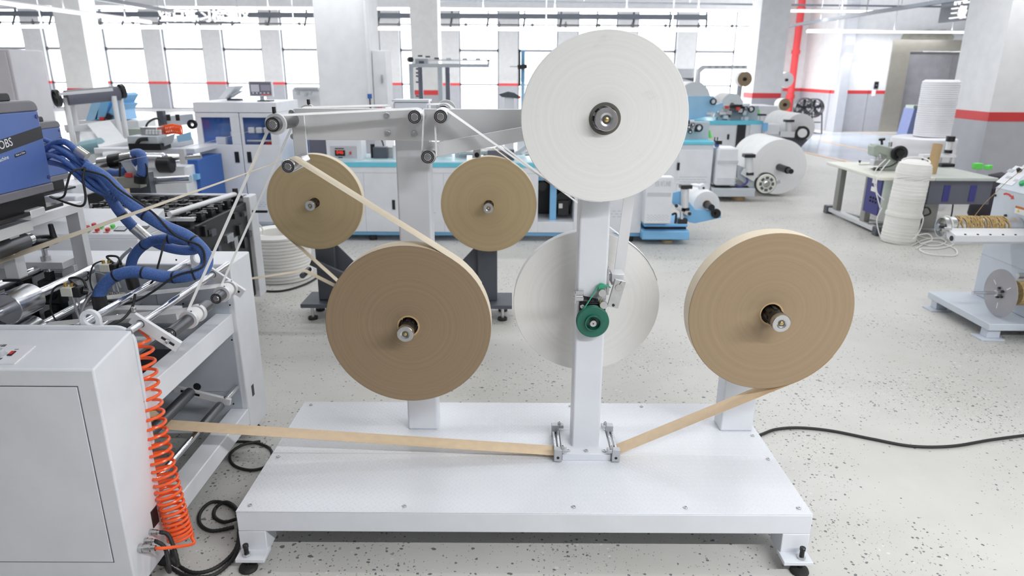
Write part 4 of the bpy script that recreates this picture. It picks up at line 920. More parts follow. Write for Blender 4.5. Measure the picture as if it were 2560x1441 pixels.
h2_, p2s = hose('blue_hose', 'blue braided glue hose curling inside the outer loop to the rear black cuff',
    Y3((212, 425, 2.64), (258, 468, 2.66), (300, 530, 2.68), (345, 578, 2.70), (400, 612, 2.74), (455, 626, 2.76), (492, 622, 2.76), (478, 604, 2.72), (430, 597, 2.70), (372, 606, 2.70), (334, 642, 2.72), (325, 688, 2.74)), 0.0205, bands=(0.2, 0.62, 0.75, 0.86))
MB().cyl(atY(326, 686, 2.74), atY(336, 722, 2.74), 0.0245, 24, ch=0.002).build('black_cuff', BLACK, h2_)
i = int(0.255*len(p2s)); d = (p2s[i+3]-p2s[i]).normalized(); MB().cyl(p2s[i], p2s[i]+d*0.07, 0.0225, 18).build('foil_label', mat('silver_foil', (0.72, 0.72, 0.70), 0.25, 0.9), h2_)
strs = []
for j, (a, b, c, r) in enumerate((((112, 350), (160, 372), (215, 410), 0.009), ((112, 372), (165, 356), (235, 430), 0.0125), ((116, 392), (165, 385), (232, 455), 0.012), ((120, 405), (170, 420), (230, 470), 0.011), ((122, 360), (170, 385), (240, 440), 0.010), ((118, 384), (160, 402), (225, 448), 0.010))):
    hose('blue_hose_strand', ('uppermost', 'second', 'third', 'lowest', 'innermost', 'fourth')[j]+' thin blue hose strand leaving the near blue glue unit', Y3((a[0], a[1], 2.72), (b[0], b[1], 2.68-0.01*j), (c[0], c[1], 2.62+0.006*j), (275+4*j, 478+5*j, 2.60+0.01*j)), r, n=10)
q = atY(200, 378, 2.60); qq = atY(216, 392, 2.60); t = thing('foil_label', 'silver foil sleeve label around the top blue hoses', 'label', tuple(q)); MB().cyl(atY(192, 374, 2.615), atY(218, 392, 2.615), 0.0175, 18).build('label', MATS['silver_foil'], t)
hose('black_cable', 'thin black cable strapped along the blue hose loop and drooping behind it', Y3((205, 425, 2.58), (260, 440, 2.58), (300, 475, 2.57), (380, 530, 2.56), (440, 590, 2.55), (500, 615, 2.54), (512, 650, 2.52), (500, 672, 2.48), (440, 690, 2.47), (385, 728, 2.45), (335, 755, 2.45), (270, 768, 2.46)), 0.0042, RUBBER, 'cable', n=8)
hose('black_cable', 'black cable loop hanging below the near blue glue unit', Y3((212, 420, 2.58), (180, 430, 2.55), (168, 460, 2.55), (160, 490, 2.55), (140, 497, 2.6), (125, 492, 2.65)), 0.004, RUBBER, 'cable', n=8)
hose('black_cable', 'black cable sagging from the blue hose tie to the white cabinet behind', Y3((212, 418, 2.58), (208, 450, 2.56), (214, 495, 2.56), (205, 515, 2.56), (175, 510, 2.58), (128, 492, 2.66)), 0.0045, RUBBER, 'cable', n=8)
hose('black_cable', 'thin black cable dropping straight through the blue hose loop', Y3((412, 600, 2.66), (402, 640, 2.60), (395, 665, 2.58), (385, 700, 2.58), (340, 740, 2.58), (300, 758, 2.58)), 0.004, RUBBER, 'cable', n=8)
hose('black_cable', 'black tube curving down beside the second chrome rod', Y3((338, 735, 2.40), (330, 770, 2.38), (305, 800, 2.34), (270, 815, 2.30)), 0.0048, RUBBER, 'cable', n=8)
# orange coil
ct = atY(347, 852, 2.175); cb = atY(452, 1348, 2.06)
t = thing('coiled_air_hose', 'bright orange coiled air hose hanging beside the front cabinet', 'hose', tuple(cb))
axd = (cb-ct).normalized(); u = axd.cross(V(0, 1, 0)).normalized(); w = axd.cross(u); pts = []; turns = 27; NP = turns*18
for i in range(NP+1):
    s = i/NP; f = s*(1.55-0.55*s) if s < 1 else 1.0
    a = 2*math.pi*turns*s; bow = math.sin(math.pi*f)*0.012
    pts.append(ct+(cb-ct)*f+(u*math.cos(a)+w*math.sin(a))*0.040+V(-bow, 0, 0)+V(0, 0, 0.0))
pts += cr([pts[-1], pts[-1]+V(0.01, -0.02, -0.012), f3+V(0.03, 0.0, 0.0), f3], 6)[1:]
MB().tube(pts, 0.0056, 8).build('coil', ORANGE, t)
MB().tube(cr([ct+V(-0.02, 0.05, 0.05), ct+V(-0.01, 0.03, 0.03), pts[0]], 5), 0.0047, 7).build('lead', ORANGE, t)
# floor cables
def floor_cable(label, pxs, r, zs=None, m=RUBBER, rib=False, first=None, last=None):
    P = [atZ(px, py, r+0.001+(zs[i] if zs else 0)) for i, (px, py) in enumerate(pxs)]
    if first is not None: P = first+P
    if last is not None: P = P+last
    pts = cr(P, 14); t = thing('black_cable', label, 'cable', tuple(P[0]))
    rs = [r*(1.0 if (i % 2 or not rib) else 0.86) for i in range(len(pts))]
    MB().tube(pts, rs, 10).build('sheath', m, t)
    return t
floor_cable('black corrugated cable from the upper cabinet fitting, ending in the small loop', ((425, 1400), (480, 1432), (540, 1420), (588, 1375), (598, 1320), (592, 1275), (566, 1256), (540, 1270), (536, 1292), (560, 1306), (592, 1298)), 0.0075, (0.0, 0, 0, 0, 0.016, 0.016, 0.02, 0, 0, 0, 0.02), rib=True, first=[f1, f1+V(0.03, 0.0, -0.02), f1+V(0.06, -0.03, -0.11)])
floor_cable('black corrugated cable from the lower cabinet fitting, making the large loop left of the deck', ((418, 1415), (465, 1440), (530, 1440), (580, 1400), (600, 1345), (598, 1290), (570, 1262), (530, 1256), (502, 1280), (500, 1310), (530, 1328), (585, 1318)), 0.0075, rib=True, first=[f2, f2+V(0.03, 0, -0.03), f2+V(0.05, -0.03, -0.10)])
floor_cable('black cable loop on the floor between the machine and the rear left of the deck', ((560, 1108), (600, 1105), (640, 1108), (672, 1120), (680, 1140), (668, 1165), (630, 1176), (592, 1168), (575, 1150), (580, 1130), (610, 1112), (650, 1104)), 0.0065, (0, 0, 0, 0, 0, 0, 0, 0, 0, 0, 0.012, 0.0))
floor_cable('black power cable trailing over the floor right of the deck', ((1860, 1095), (1900, 1088), (1940, 1074), (2000, 1070), (2080, 1078), (2180, 1098), (2280, 1116), (2380, 1116), (2480, 1100), (2600, 1084)), 0.0075)

# ================================================================== BLUE GLUE UNITS
def glue_unit():
    g = thing('glue_unit', 'near blue hot-melt glue unit with black lettered band, on the machine at the left edge', 'machine')
    # local: x along the lettered side (away from the camera), -y is the lettered side, z up; origin at its far bottom edge
    L, D, Hh = 0.56, 0.40, 0.264
    MB().bb(-L, 0, 0.0, D, 0.0, Hh).build('body', BLUEP, g, 0.004)
    MB().prism([(-L, Hh), (0.002, Hh), (0.002, Hh+0.014), (-0.004, Hh+0.026), (-0.014, Hh+0.034), (-0.03, Hh+0.038), (-L, Hh+0.038)], 'y', -0.002, D+0.002).build('lid', LIDGREY, g, 0.005)
    MB().prism(rounded(-0.36, -0.085, Hh+0.038, Hh+0.066, 0.014, (0, 0, 1, 1)), 'y', 0.03, D-0.05).build('lid_handle', BLACK, g, 0.004)
    MB().bb(-L-0.002, 0.002, -0.003, D+0.003, -0.030, 0.0).build('base_trim', LIDGREY, g, 0.004)
    MB().bb(-L, -0.03, 0.02, D-0.01, -0.085, -0.030).build('plinth', BLKMETAL, g)
    MB().bb(-L, 0.04, 0.0, D, -0.097, -0.085).build('base_plate', BLACK, g)
    for x, z in ((-0.014, 0.244), (-0.014, 0.022)): MB().cyl((x, -0.003, z), (x, 0, z), 0.0075, 16).build('screw_cap', PURPLE, g)
    MB().prism([(-L, 0.1645-0.131*L), (-0.001, 0.1645), (-0.001, 0.208), (-L, 0.208-0.131*L)], 'y', -0.0012, 0.0).build('black_band', mat('black_vinyl', (0.017, 0.018, 0.022), 0.5), g)
    return g
GU = glue_unit(); GU.location = (0, 0, 0); sl2 = math.atan(0.131)
def mtxt(x, z, ang): return Matrix.Translation((x, -0.0014, z)) @ Matrix.Rotation(-ang, 4, 'Y') @ Matrix.Rotation(R(90), 4, 'X')
text('OBS', 0.041, PRINTW, GU, 'band_lettering', 0.0004, 'RIGHT', mtxt(-0.163, 0.1475, sl2), xs=0.92)
text('machine', 0.0185, PRINTW, GU, 'lettering', 0.0004, 'RIGHT', mtxt(-0.198, 0.110, sl2))
MB().box((-0.138, -0.0006, 0.122), (0.058, 0.0012, 0.0115), Matrix.Rotation(-sl2, 4, 'Y')).build('origin_label', MATS['black_vinyl'], GU)
text('Made in China', 0.0085, PRINTW, GU, 'origin_lettering', 0.0003, 'CENTER', mtxt(-0.138, 0.1185, sl2))
GU2 = copy_tree(GU)
GX0 = -1.75; ge = atX(130, 456, GX0); GU.location = ge; GU.rotation_euler = (0, 0, R(90))
ge2 = atY(172, 432, 4.05); GU2['label'] = 'further blue hot-melt glue unit behind the near one'; GU2.location = ge2; GU2.rotation_euler = (0, 0, R(90))
# ================================================================== REAR ROLL STANDS (dark grey) with kraft rolls
def roll_stand(label, px, py, gus):
    Y = 4.55; c = atY(px, py, Y); x, z = c.x, c.z
    t = thing('roll_stand', label, 'stand', (x, 4.85, 0))
    xp = x-0.02
    MB().bb(xp-0.07, xp+0.07, 4.76, 4.88, 0.13, z+0.10).build('post', DKGREY, t, 0.006)
    MB().prism([(xp+gus*0.07, 0.55), (xp+gus*0.07, 0.30), (xp+gus*0.30, 0.30)], 'y', 4.80, 4.812).build('gusset', DKGREY, t)
    MB().bb(xp-0.18, xp+0.18, 4.66, 4.96, 0.10, 0.13).build('base_plate', DKGREY, t, 0.004)
    MB().bb(min(xp, xp+gus*0.4)-0.05, max(xp, xp+gus*0.4)+0.05, 4.775, 4.865, 0.23, 0.30).build('cross_bar', DKGREY, t, 0.004)
    for dx in (-0.11, 0.11):
        for y in (4.71, 4.91):
            l = MB().cyl((xp+dx, y, 0.015), (xp+dx, y, 0.10), 0.012, 10).build('levelling_screw', ZINC, t); MB().cyl((xp+dx, y, 0), (xp+dx, y, 0.018), 0.035, 18).build('levelling_pad', RUBBER, l)
    spindle(x, z, 4.76, Y, 4.43, 0.030, parent=t)
    return t, x, z
R2 = 0.323
tA, xa, za = roll_stand('dark grey roll stand left of the front kraft roll, seen behind it', 787, 507, 1)
tB, xb, zb = roll_stand('dark grey roll stand right of the left white post, seen behind it', 1222, 513, -1)
ka = paper_roll('kraft_paper_roll', 'kraft roll on the left rear dark stand beside the white cabinet', xa, za, 4.55, 0.075, R2, 0.04, KROLL3, KRAFTRIM, 0.006)
kb = paper_roll('kraft_paper_roll', 'kraft roll on the rear dark stand between the white posts', xb, zb, 4.55, 0.075, R2, 0.04, KROLL3, KRAFTRIM, 0.006)
yk = 4.587
g1 = atY(762, 684, yk); g2 = atY(846, 712, yk)
MB().ribbon(belt([(xa, za, R2+0.001, 1, yk), (g2.x, g2.z, 0.018, -1, yk), (g1.x, g1.z, 0.02, 1, yk), (-2.35, g1.z-0.12, 0, 1, yk)][::1]), 0.06).build('paper_tape', KRAFTRIM, ka)
am = MB().bar(V(xa-0.10, 4.68, g1.z+0.06), V(xa+0.14, 4.68, g2.z+0.03), 0.03, 0.05).build('guide_arm', DKGREY, tA, 0.004)
MB().cyl((g1.x, 4.53, g1.z), (g1.x, 4.69, g1.z), 0.02, 18).build('guide_roller', DKSLEEVE, tA); MB().cyl((g2.x, 4.53, g2.z), (g2.x, 4.69, g2.z), 0.018, 18).build('guide_roller', STEEL, tA)
pg = atY(1240, 372, yk)
MB().ribbon([V(xb+math.cos(a)*(R2+0.001), yk, zb+math.sin(a)*(R2+0.001)) for a in (0.3, 0.5, 0.7, 0.9, 1.05)]+[V(pg.x-0.05, yk, pg.z+0.03)], 0.06).build('paper_tape', KRAFTRIM, kb)
# white ribbon of the second line seen crossing towards the left
q0, q1, q2 = atY(685, 313, 4.6), atY(480, 365, 4.6), atY(300, 405, 4.6)
t = thing('paper_tape', 'white paper tape of the rear line running left in front of the white cabinet', 'paper tape', tuple(q1)); MB().ribbon([q0+(q0-q1)*0.3, q0, q1, q2], 0.03, 0.0015).build('tape', WPAPER, t)

# ================================================================== ROPE COILS
def rope_coil(name, label, x, y, r, h, ridges, m=ROPEW, hollow=0.6, taper=0.0, z0=0.0, top=0.0, seed=1, amp=0.012):
    random.seed(seed); t = thing(name, label, 'rope coil', (x, y, z0)); pr = [(r*0.9, 0)]
    for i in range(ridges):
        zz = h*(i+0.5)/ridges; rr = r*(1-taper*zz/h)+random.uniform(-1, 1)*amp*0.3
        pr += [(rr-amp, h*i/ridges+0.001), (rr, zz-h*0.25/ridges), (rr, zz+h*0.25/ridges)]
    re = r*(1-taper); pr += [(re-amp, h), (re*0.85, h+0.02+top), (re*hollow, h+0.005+top)]
    if hollow: pr += [(re*hollow, h*0.3), (0, h*0.3)]
    else: pr += [(0, h+0.01+top)]
    MB().lathe([(0, 0)]+pr, (x, y, z0), (0, 0, 1), 40).build('windings', m, t); return t
c = atZ(697, 700, 0); rope_coil('rope_coil', 'squat white rope coil on the floor beside the left rear stand', c.x, c.y+0.1, 0.262, 0.40, 14, seed=3)
t = thing('black_cable', 'black cable curved on the floor around the squat white rope coil', 'cable', tuple(c))
MB().tube(cr([atZ(px, py, 0.01) for px, py in ((560, 640), (600, 690), (640, 722), (700, 728), (760, 712), (800, 690), (840, 668))], 8), 0.008, 8).build('sheath', RUBBER, t)
t = thing('cord_end', 'loose white cord end rising from the squat rope coil', 'cord', tuple(atY(640, 560, 5.6))); MB().tube(cr([atY(640, 556, 5.6), atY(655, 570, 5.6), atY(658, 585, 5.6)], 6), 0.006, 6).build('cord', ROPEW, t)

# ================================================================== SECOND HANDLE LINE (behind the left machine)
S2 = thing('die_machine', 'white machine with black chain bed and button panel behind the left foreground machine', 'machine', (-2.7, 4.4, 0))
yf = 3.78; zc0 = atY(300, 598, yf).z
xr2 = atY(345, 600, yf).x
MB().bb(-3.9, xr2, yf, 4.12, 0.08, zc0).build('panel_cabinet', WHITE, S2, 0.006)
pp = MB().prism([(yf, zc0), (4.12, zc0), (4.12, zc0+0.11), (yf+0.01, zc0+0.025)], 'x', -3.3, xr2).build('button_panel', mat('pale_plate2', (0.80, 0.82, 0.86), 0.35), S2, 0.004)
sa = math.atan2(0.085, 0.33); nP = V(0, -math.sin(sa), math.cos(sa)); RP = Matrix.Rotation(sa, 4, 'X')
def onp(px, py):
    d = ray(px, py); o = V(0, yf+0.01, zc0+0.025); c_ = V(0, 0, CAM_H); return c_+d*((o-c_).dot(nP)/d.dot(nP))
for px, py, m in ((220, 571, RED), (236, 565, RED), (255, 568, LIME), (283, 568, LIME), (222, 578, BLACK), (244, 577, RED), (270, 577, RED)):
    k = onp(px, py); MB().cyl(k, k+nP*0.016, 0.013, 14, ch=0.002).build('push_button', m, pp)
    MB().box(k+nP*0.001-V(0.0, 0.022, 0.0065), (0.03, 0.010, 0.002), RP).build('button_label', RED if m is RED else LIME, pp)
k = onp(304, 573); MB().box(k+nP*0.002, (0.065, 0.055, 0.004), RP).build('display_frame', BLACK, pp); MB().box(k+nP*0.004, (0.055, 0.045, 0.002), RP).build('display', GREYP, pp)
k = onp(360, 570); MB().box(k+nP*0.002-V(0.0, 0, 0), (0.05, 0.035, 0.004), RP).build('meter_frame', BLACK, pp)
# chain bed
bz = 0.845; bx0, bx1, by0, by1 = -2.95, -1.99, 4.18, 5.05
MB().bb(bx0-0.02, bx1+0.01, by0-0.02, by1+0.03, 0.30, 0.80).build('bed_frame', BLKMETAL, S2, 0.006)
MB().bb(bx1+0.01, bx1+0.03, by0-0.02, by1-0.08, 0.10, bz-0.03).build('end_cover', BLKMETAL, S2, 0.004)
MB().bb(bx1+0.01, bx1+0.06, by1-0.08, by1+0.06, 0.08, bz+0.01).build('end_post', WHITE, S2, 0.006)
random.seed(15)
for i in range(14): MB().box((bx1+0.04, by0+0.05+0.055*i, 0.45+random.random()*0.33), (0.02, random.uniform(.03, .07), random.uniform(.03, .08))).build('side_linkage', random.choice((BLACK, BLKMETAL, DKGREY, ZINC)), S2)
MB().bb(bx0-0.02, bx1, by1+0.03, by1+0.06, 0.30, bz+0.01).build('rear_cover', WHITE, S2, 0.006)
random.seed(5)
for r_ in range(6):
    for q in range(9):
        x = bx0+0.05+q*0.105+random.uniform(-.01, .01); y = by0+0.06+r_*0.145
        cl = MB().box((x, y, 0.815+random.uniform(0, .012)), (0.085, 0.06, 0.035)).box((x+0.02, y, 0.84), (0.03, 0.035, 0.03)).build('chain_clip', BLACK, S2)
        MB().cyl((x-0.05, y+0.05, 0.84), (x+0.05, y+0.045, 0.845), 0.006, 6).build('clip_pin', ZINC, cl)
for y in (by0+0.02, by1-0.04): MB().bar(V(bx0, y, 0.85), V(bx1, y, 0.85), 0.03, 0.02).build('bed_rail', ZINC, S2)
a = atY(425, 550, 4.2); b = atY(548, 500, 4.9); MB().cyl(V(a.x, 4.2, 0.88), V(bx1-0.03, 4.95, 0.88), 0.018, 12).build('tie_rod', ALU, S2)
MB().cyl((bx1-0.03, 4.95, 0.84), (bx1-0.03, 4.95, 0.92), 0.02, 10).build('bed_knob', BLACK, S2)
MB().cyl((bx1+0.06, 5.0, 0.74), (bx1+0.17, 5.0, 0.74), 0.010, 10).build('handle_stub', BLACK, S2)
# tall white housings at its left
a = atY(100, 590, 4.25)
MB().bb(-4.2, atY(214, 540, 4.2).x, 4.14, 4.26, 0.08, atY(150, 487, 4.2).z).build('feed_housing', WHITE, S2, 0.012)
e0 = atY(112, 487, 4.4); MB().bb(atY(135, 470, 4.4).x, atY(193, 470, 4.4).x, 4.35, 4.6, e0.z-0.02, atY(150, 460, 4.4).z).build('feed_cover', WHITE, S2, 0.01)
e0 = atY(185, 430, 4.6); MB().bar(atY(190, 425, 4.6), atY(205, 495, 4.6), 0.03, 0.03).build('stay', WHITE, S2)
# shaft with brown web and drum behind
a = atY(215, 492, 4.7); MB().cyl(V(-2.95, 5.2, a.z+0.02), V(-2.45, 5.2, a.z+0.05), 0.03, 18).build('web_shaft', CHROME, S2)
w = atY(255, 480, 5.2); MB().cyl((w.x-0.10, 5.2, w.z+0.02), (w.x+0.10, 5.2, w.z+0.02), 0.16, 28).build('black_drum', BLKMETAL, S2)
MB().cyl((w.x+0.10, 5.2, w.z+0.02), (w.x+0.16, 5.2, w.z+0.02), 0.15, 28).build('kraft_web', KRAFT, S2)
u0 = atY(350, 480, 5.15); MB().bb(u0.x-0.06, u0.x+0.10, 5.12, 5.2, 0.4, atY(360, 430, 5.15).z).build('side_plate', DKGREY, S2, 0.004)
# nozzle block with hoses above the bed
n0 = atY(330, 455, 5.0)
nb = MB().box(n0, (0.16, 0.10, 0.08)).build('nozzle_carriage', mat('glue_stained_steel', (0.33, 0.32, 0.28), 0.4, 0.8), S2, 0.004)
MB().bar(atY(312, 400, 5.0), atY(345, 452, 5.0), 0.01, 0.07).build('carriage_plate', GREYP, nb)
MB().cyl(atY(300, 400, 5.0), atY(300, 460, 5.0), 0.008, 8).build('stay_rod', BLACK, nb)
MB().box(atY(322, 438, 4.95), (0.04, 0.03, 0.03)).build('red_cap', RED, nb)
MB().cyl(atY(352, 458, 4.95), atY(352, 440, 4.95), 0.045, 14).build('valve', BLKMETAL, nb)
hose('blue_hose', 'blue hose bending down to the rear nozzle carriage', Y3((335, 385, 5.0), (350, 385, 4.98), (356, 400, 4.96), (356, 430, 4.95), (350, 448, 4.95)), 0.035, bands=(0.9,), sm=6)
hose('blue_hose', 'short blue hose lying left of the rear nozzle carriage', Y3((275, 430, 5.1), (300, 432, 5.08), (325, 415, 5.05), (345, 395, 5.02)), 0.028, sm=6)
hose('black_cable', 'black cable looping over the rear nozzle carriage', Y3((285, 405, 5.0), (330, 395, 4.96), (362, 408, 4.94), (368, 432, 4.94), (362, 450, 4.94)), 0.006, RUBBER, 'cable', n=6)
# chrome roller stack on the feed side
for i, (px, py, L_, r_) in enumerate(((265, 408, 0.10, 0.05), (292, 404, 0.09, 0.06), (318, 396, 0.10, 0.045))):
    p = atY(px, py, 5.4); MB().cyl(p-V(L_/2, 0, 0.005), p+V(L_/2, 0, 0.01), r_, 20).build('feed_roller', STEEL if i != 1 else BLKMETAL, S2)
MB().cyl(atY(235, 415, 5.4), atY(330, 393, 5.4), 0.02, 12).build('feed_shaft', CHROME, S2)

# ================================================================== BAG MACHINE (white and blue, across the middle)
M2 = thing('bag_machine', 'long white and blue paper bag machine across the middle background', 'machine', (-0.7, 7.6, 0))
Y2 = 7.1
cx0, cx1 = atY(481, 256, Y2).x, atY(690, 256, Y2).x; ztop = atY(590, 256, Y2).z; zbot = atY(620, 560, Y2).z
def panel_with_window(name, x0, x1, z0, z1, wx0, wx1, wz0, wz1, y, m, parent, th=0.02):
    mb = MB(); mb.bb(x0, x1, y, y+th, z0, wz0); mb.bb(x0, x1, y, y+th, wz1, z1); mb.bb(x0, wx0, y, y+th, wz0, wz1); mb.bb(wx1, x1, y, y+th, wz0, wz1)
    return mb.build(name, m, parent, 0.003)
mb = MB(); mb.bb(cx0, cx1, Y2+0.02, Y2+0.72, zbot, zbot+0.03); mb.bb(cx0, cx1, Y2+0.0, Y2+0.72, ztop-0.10, ztop); mb.bb(cx0, cx0+0.02, Y2+0.02, Y2+0.70, zbot+0.03, ztop-0.10); mb.bb(cx1-0.02, cx1, Y2+0.02, Y2+0.70, zbot+0.03, ztop-0.10); mb.bb(cx0, cx1, Y2+0.70, Y2+0.72, zbot+0.03, ztop-0.10)
cabm = mb.build('cabinet', WHITE, M2, 0.004)
MB().bb(cx0+0.02, cx1-0.02, Y2+0.12, Y2+0.14, zbot+0.03, ztop-0.1).build('blue_interior', mat('bright_blue_panel', (0.06, 0.20, 0.62), 0.45), cabm)
xm = (cx0+cx1)/2+0.03
wz0, wz1 = atY(560, 362, Y2).z, atY(560, 294, Y2).z
for (xa_, xb_, w0, w1) in ((cx0+0.004, xm-0.004, atY(506, 330, Y2).x, atY(578, 330, Y2).x), (xm+0.004, cx1-0.004, atY(609, 330, Y2).x, atY(676, 330, Y2).x)):
    d = panel_with_window('cabinet_door', xa_, xb_, zbot+0.02, ztop-0.105, w0, w1, wz0, wz1, Y2, WHITE, M2)
    MB().bb(w0, w1, Y2+0.012, Y2+0.016, wz0, wz1).build('window_pane', GLASS, d)
    hx = xb_-0.06 if xa_ < xm-0.1 else xa_+0.06
    hz = atY(600, 393, Y2).z; hh = MB().bb(hx-0.022, hx+0.022, Y2-0.008, Y2, hz-0.055, hz+0.055).build('door_handle', BLACK, d, 0.003)
    for r_ in range(3):
        for q in range(7): x = xa_+0.05+q*0.045+(0.02 if r_ % 2 else 0); z = atY(600, 517, Y2).z+r_*0.022; MB().bb(x, x+0.028, Y2-0.001, Y2, z, z+0.006).build('vent_slot', GREYP, d)
# things seen through its windows
for x, z, s, m in ((cx0+0.22, 1.02, 0.10, WHITE), (cx0+0.22, 0.90, 0.14, CLEARFILM), (cx0+0.34, 1.12, 0.025, WHITE), (cx0+0.30, 0.86, 0.05, GREYP)):
    MB().bb(x-s/2, x+s/2, Y2+0.04, Y2+0.10, z-s, z+s*0.6).build('inner_part', m, cabm, 0.005)
for i in range(4): MB().bb(xm+0.06+i*0.08, xm+0.12+i*0.08, Y2+0.04, Y2+0.10, 1.12, 1.18).build('inner_part', WHITE, cabm, 0.008)
for z in (0.98, 1.04, 0.92): MB().cyl((xm+0.03, Y2+0.07, z), (cx1-0.05, Y2+0.07, z), 0.012, 8).build('inner_rod', ALU, cabm)
MB().cyl((cx1-0.12, Y2+0.04, 0.96), (cx1-0.12, Y2+0.12, 0.96), 0.07, 18).build('inner_motor', RED, cabm)
# skid and bed body
bx1 = atY(1608, 470, Y2).x; bz1 = atY(1000, 418, Y2).z; bz0 = atY(1000, 580, Y2).z
MB().bb(cx0-0.1, bx1+0.1, Y2+0.03, Y2+0.65, 0.06, bz0).build('blue_skid', SKY, M2, 0.006)
for x in (cx0, -1.5, -0.4, 0.6, bx1-0.1): MB().cyl((x, Y2+0.08, 0), (x, Y2+0.08, 0.07), 0.04, 12).build('levelling_pad', RUBBER, M2)
ox0, ox1 = atY(1345, 500, Y2).x, atY(1436, 500, Y2).x; oz0, oz1 = atY(1400, 556, Y2).z, atY(1400, 432, Y2).z
mb = MB(); mb.bb(cx1, ox0, Y2, Y2+0.70, bz0, bz1); mb.bb(ox1, bx1, Y2, Y2+0.70, bz0, bz1); mb.bb(ox0, ox1, Y2, Y2+0.70, bz0, oz0); mb.bb(ox0, ox1, Y2+0.5, Y2+0.70, oz0, bz1); mb.bb(ox0, ox1, Y2, Y2+0.70, oz1, bz1)
body = mb.build('bed_body', WHITE, M2, 0.004)
MB().bb(ox0, ox1, Y2+0.44, Y2+0.48, oz0, oz1).build('dark_interior', BLKMETAL, body)
MB().bb(ox0+0.13, ox0+0.20, Y2+0.10, Y2+0.16, oz0, oz1).build('blue_upright', SKY, body, 0.004)
MB().bb(ox0, ox0+0.2, Y2+0.12, Y2+0.15, oz1-0.10, oz1-0.05).build('blue_bracket', SKY, body)
for i, (dx, dz, s) in enumerate(((0.05, 0.35, 0.05), (0.28, 0.20, 0.09), (0.30, 0.38, 0.06))): MB().cyl((ox0+dx, Y2+0.2, oz0+dz), (ox0+dx, Y2+0.4, oz0+dz), s, 18).build('gear_motor', BLACK, body)
MB().bb(ox0+0.22, ox0+0.34, Y2+0.16, Y2+0.2, oz0+0.04, oz0+0.2).build('control_module', BLACK, body, 0.004); MB().bb(ox0+0.23, ox0+0.27, Y2+0.155, Y2+0.16, oz0+0.12, oz0+0.17).build('module_label', CREAM, body)
for xs in (-1.55, -0.72, 0.05): MB().bb(xs, xs+0.004, Y2-0.001, Y2, bz0, bz1-0.06).build('panel_joint', GREYP, body)
MB().bb(cx1, ox0, Y2-0.001, Y2, bz1-0.062, bz1-0.058).build('panel_joint', GREYP, body)
for px in (983,): k = atY(px, 512, Y2); MB().bb(k.x-0.01, k.x+0.02, Y2-0.006, Y2, k.z-0.05, k.z+0.05).build('door_handle', BLACK, body)
for xs in (-1.2, -0.35, 0.78):
    for r_ in range(3):
        for q in range(7): x = xs+q*0.055+(0.025 if r_ % 2 else 0); z = atY(1000, 540, Y2).z+r_*0.03; MB().bb(x, x+0.035, Y2-0.001, Y2, z, z+0.006).build('vent_slot', GREYP, body)
MB().bb(cx1, bx1, Y2-0.004, Y2+0.70, bz1, bz1+0.045).build('cyan_edge', CYAN, M2)
MB().bb(cx1, bx1, Y2+0.0, Y2+0.70, bz1+0.045, bz1+0.055).build('bed_top', mat('pale_cyan_top', (0.55, 0.75, 0.82), 0.3), M2)
# control box with red digits
k0, k1 = atY(818, 402, Y2+0.1), atY(902, 345, Y2+0.1)
cb = MB().bb(k0.x, k1.x, Y2+0.10, Y2+0.34, bz1+0.055, k1.z+0.04).build('control_box', WHITE, M2, 0.004)
MB().bb(k0.x+0.04, k1.x-0.05, Y2+0.096, Y2+0.10, atY(860, 399, Y2).z, atY(860, 368, Y2).z).build('control_plate', mat('silver_plate', (0.62, 0.62, 0.65), 0.4, 0.3), cb)
da, db = atY(838, 390, Y2+0.09), atY(862, 376, Y2+0.09)
MB().bb(da.x, db.x, Y2+0.088, Y2+0.096, da.z, db.z).build('display', BLACK, cb)
text('046', (db.z-da.z)*0.85, LEDRED, cb, 'red_digits', 0.001, 'CENTER', frame(((da.x+db.x)/2, Y2+0.086, da.z+(db.z-da.z)*0.2), (1, 0, 0), (0, 0, 1)))
kn = atY(869, 384, Y2+0.09); MB().cyl((kn.x, Y2+0.075, kn.z), (kn.x, Y2+0.096, kn.z), 0.014, 14).build('knob', GREYP, cb)
kn = atY(876, 383, Y2+0.09); MB().bb(kn.x-0.009, kn.x+0.009, Y2+0.085, Y2+0.096, kn.z-0.014, kn.z+0.014).build('red_switch', RED, cb)
MB().bb(da.x, db.x-0.01, Y2+0.094, Y2+0.096, db.z+0.012, db.z+0.022).build('plate_print', PRINT, cb); MB().bb(da.x+0.03, db.x-0.03, Y2+0.094, Y2+0.096, da.z-0.022, da.z-0.012).build('plate_print', PRINT, cb)
kd0, kd1 = atY(776, 395, Y2+0.12), atY(815, 345, Y2+0.12); MB().bb(kd0.x, kd1.x-0.005, Y2+0.12, Y2+0.16, bz1+0.055, kd1.z+0.04).build('dark_board', SLATE, M2)
MB().bb(kd0.x-0.10, kd0.x-0.01, Y2+0.12, Y2+0.5, bz1+0.055, kd1.z+0.03).build('blue_bracket', BLUEP, M2)
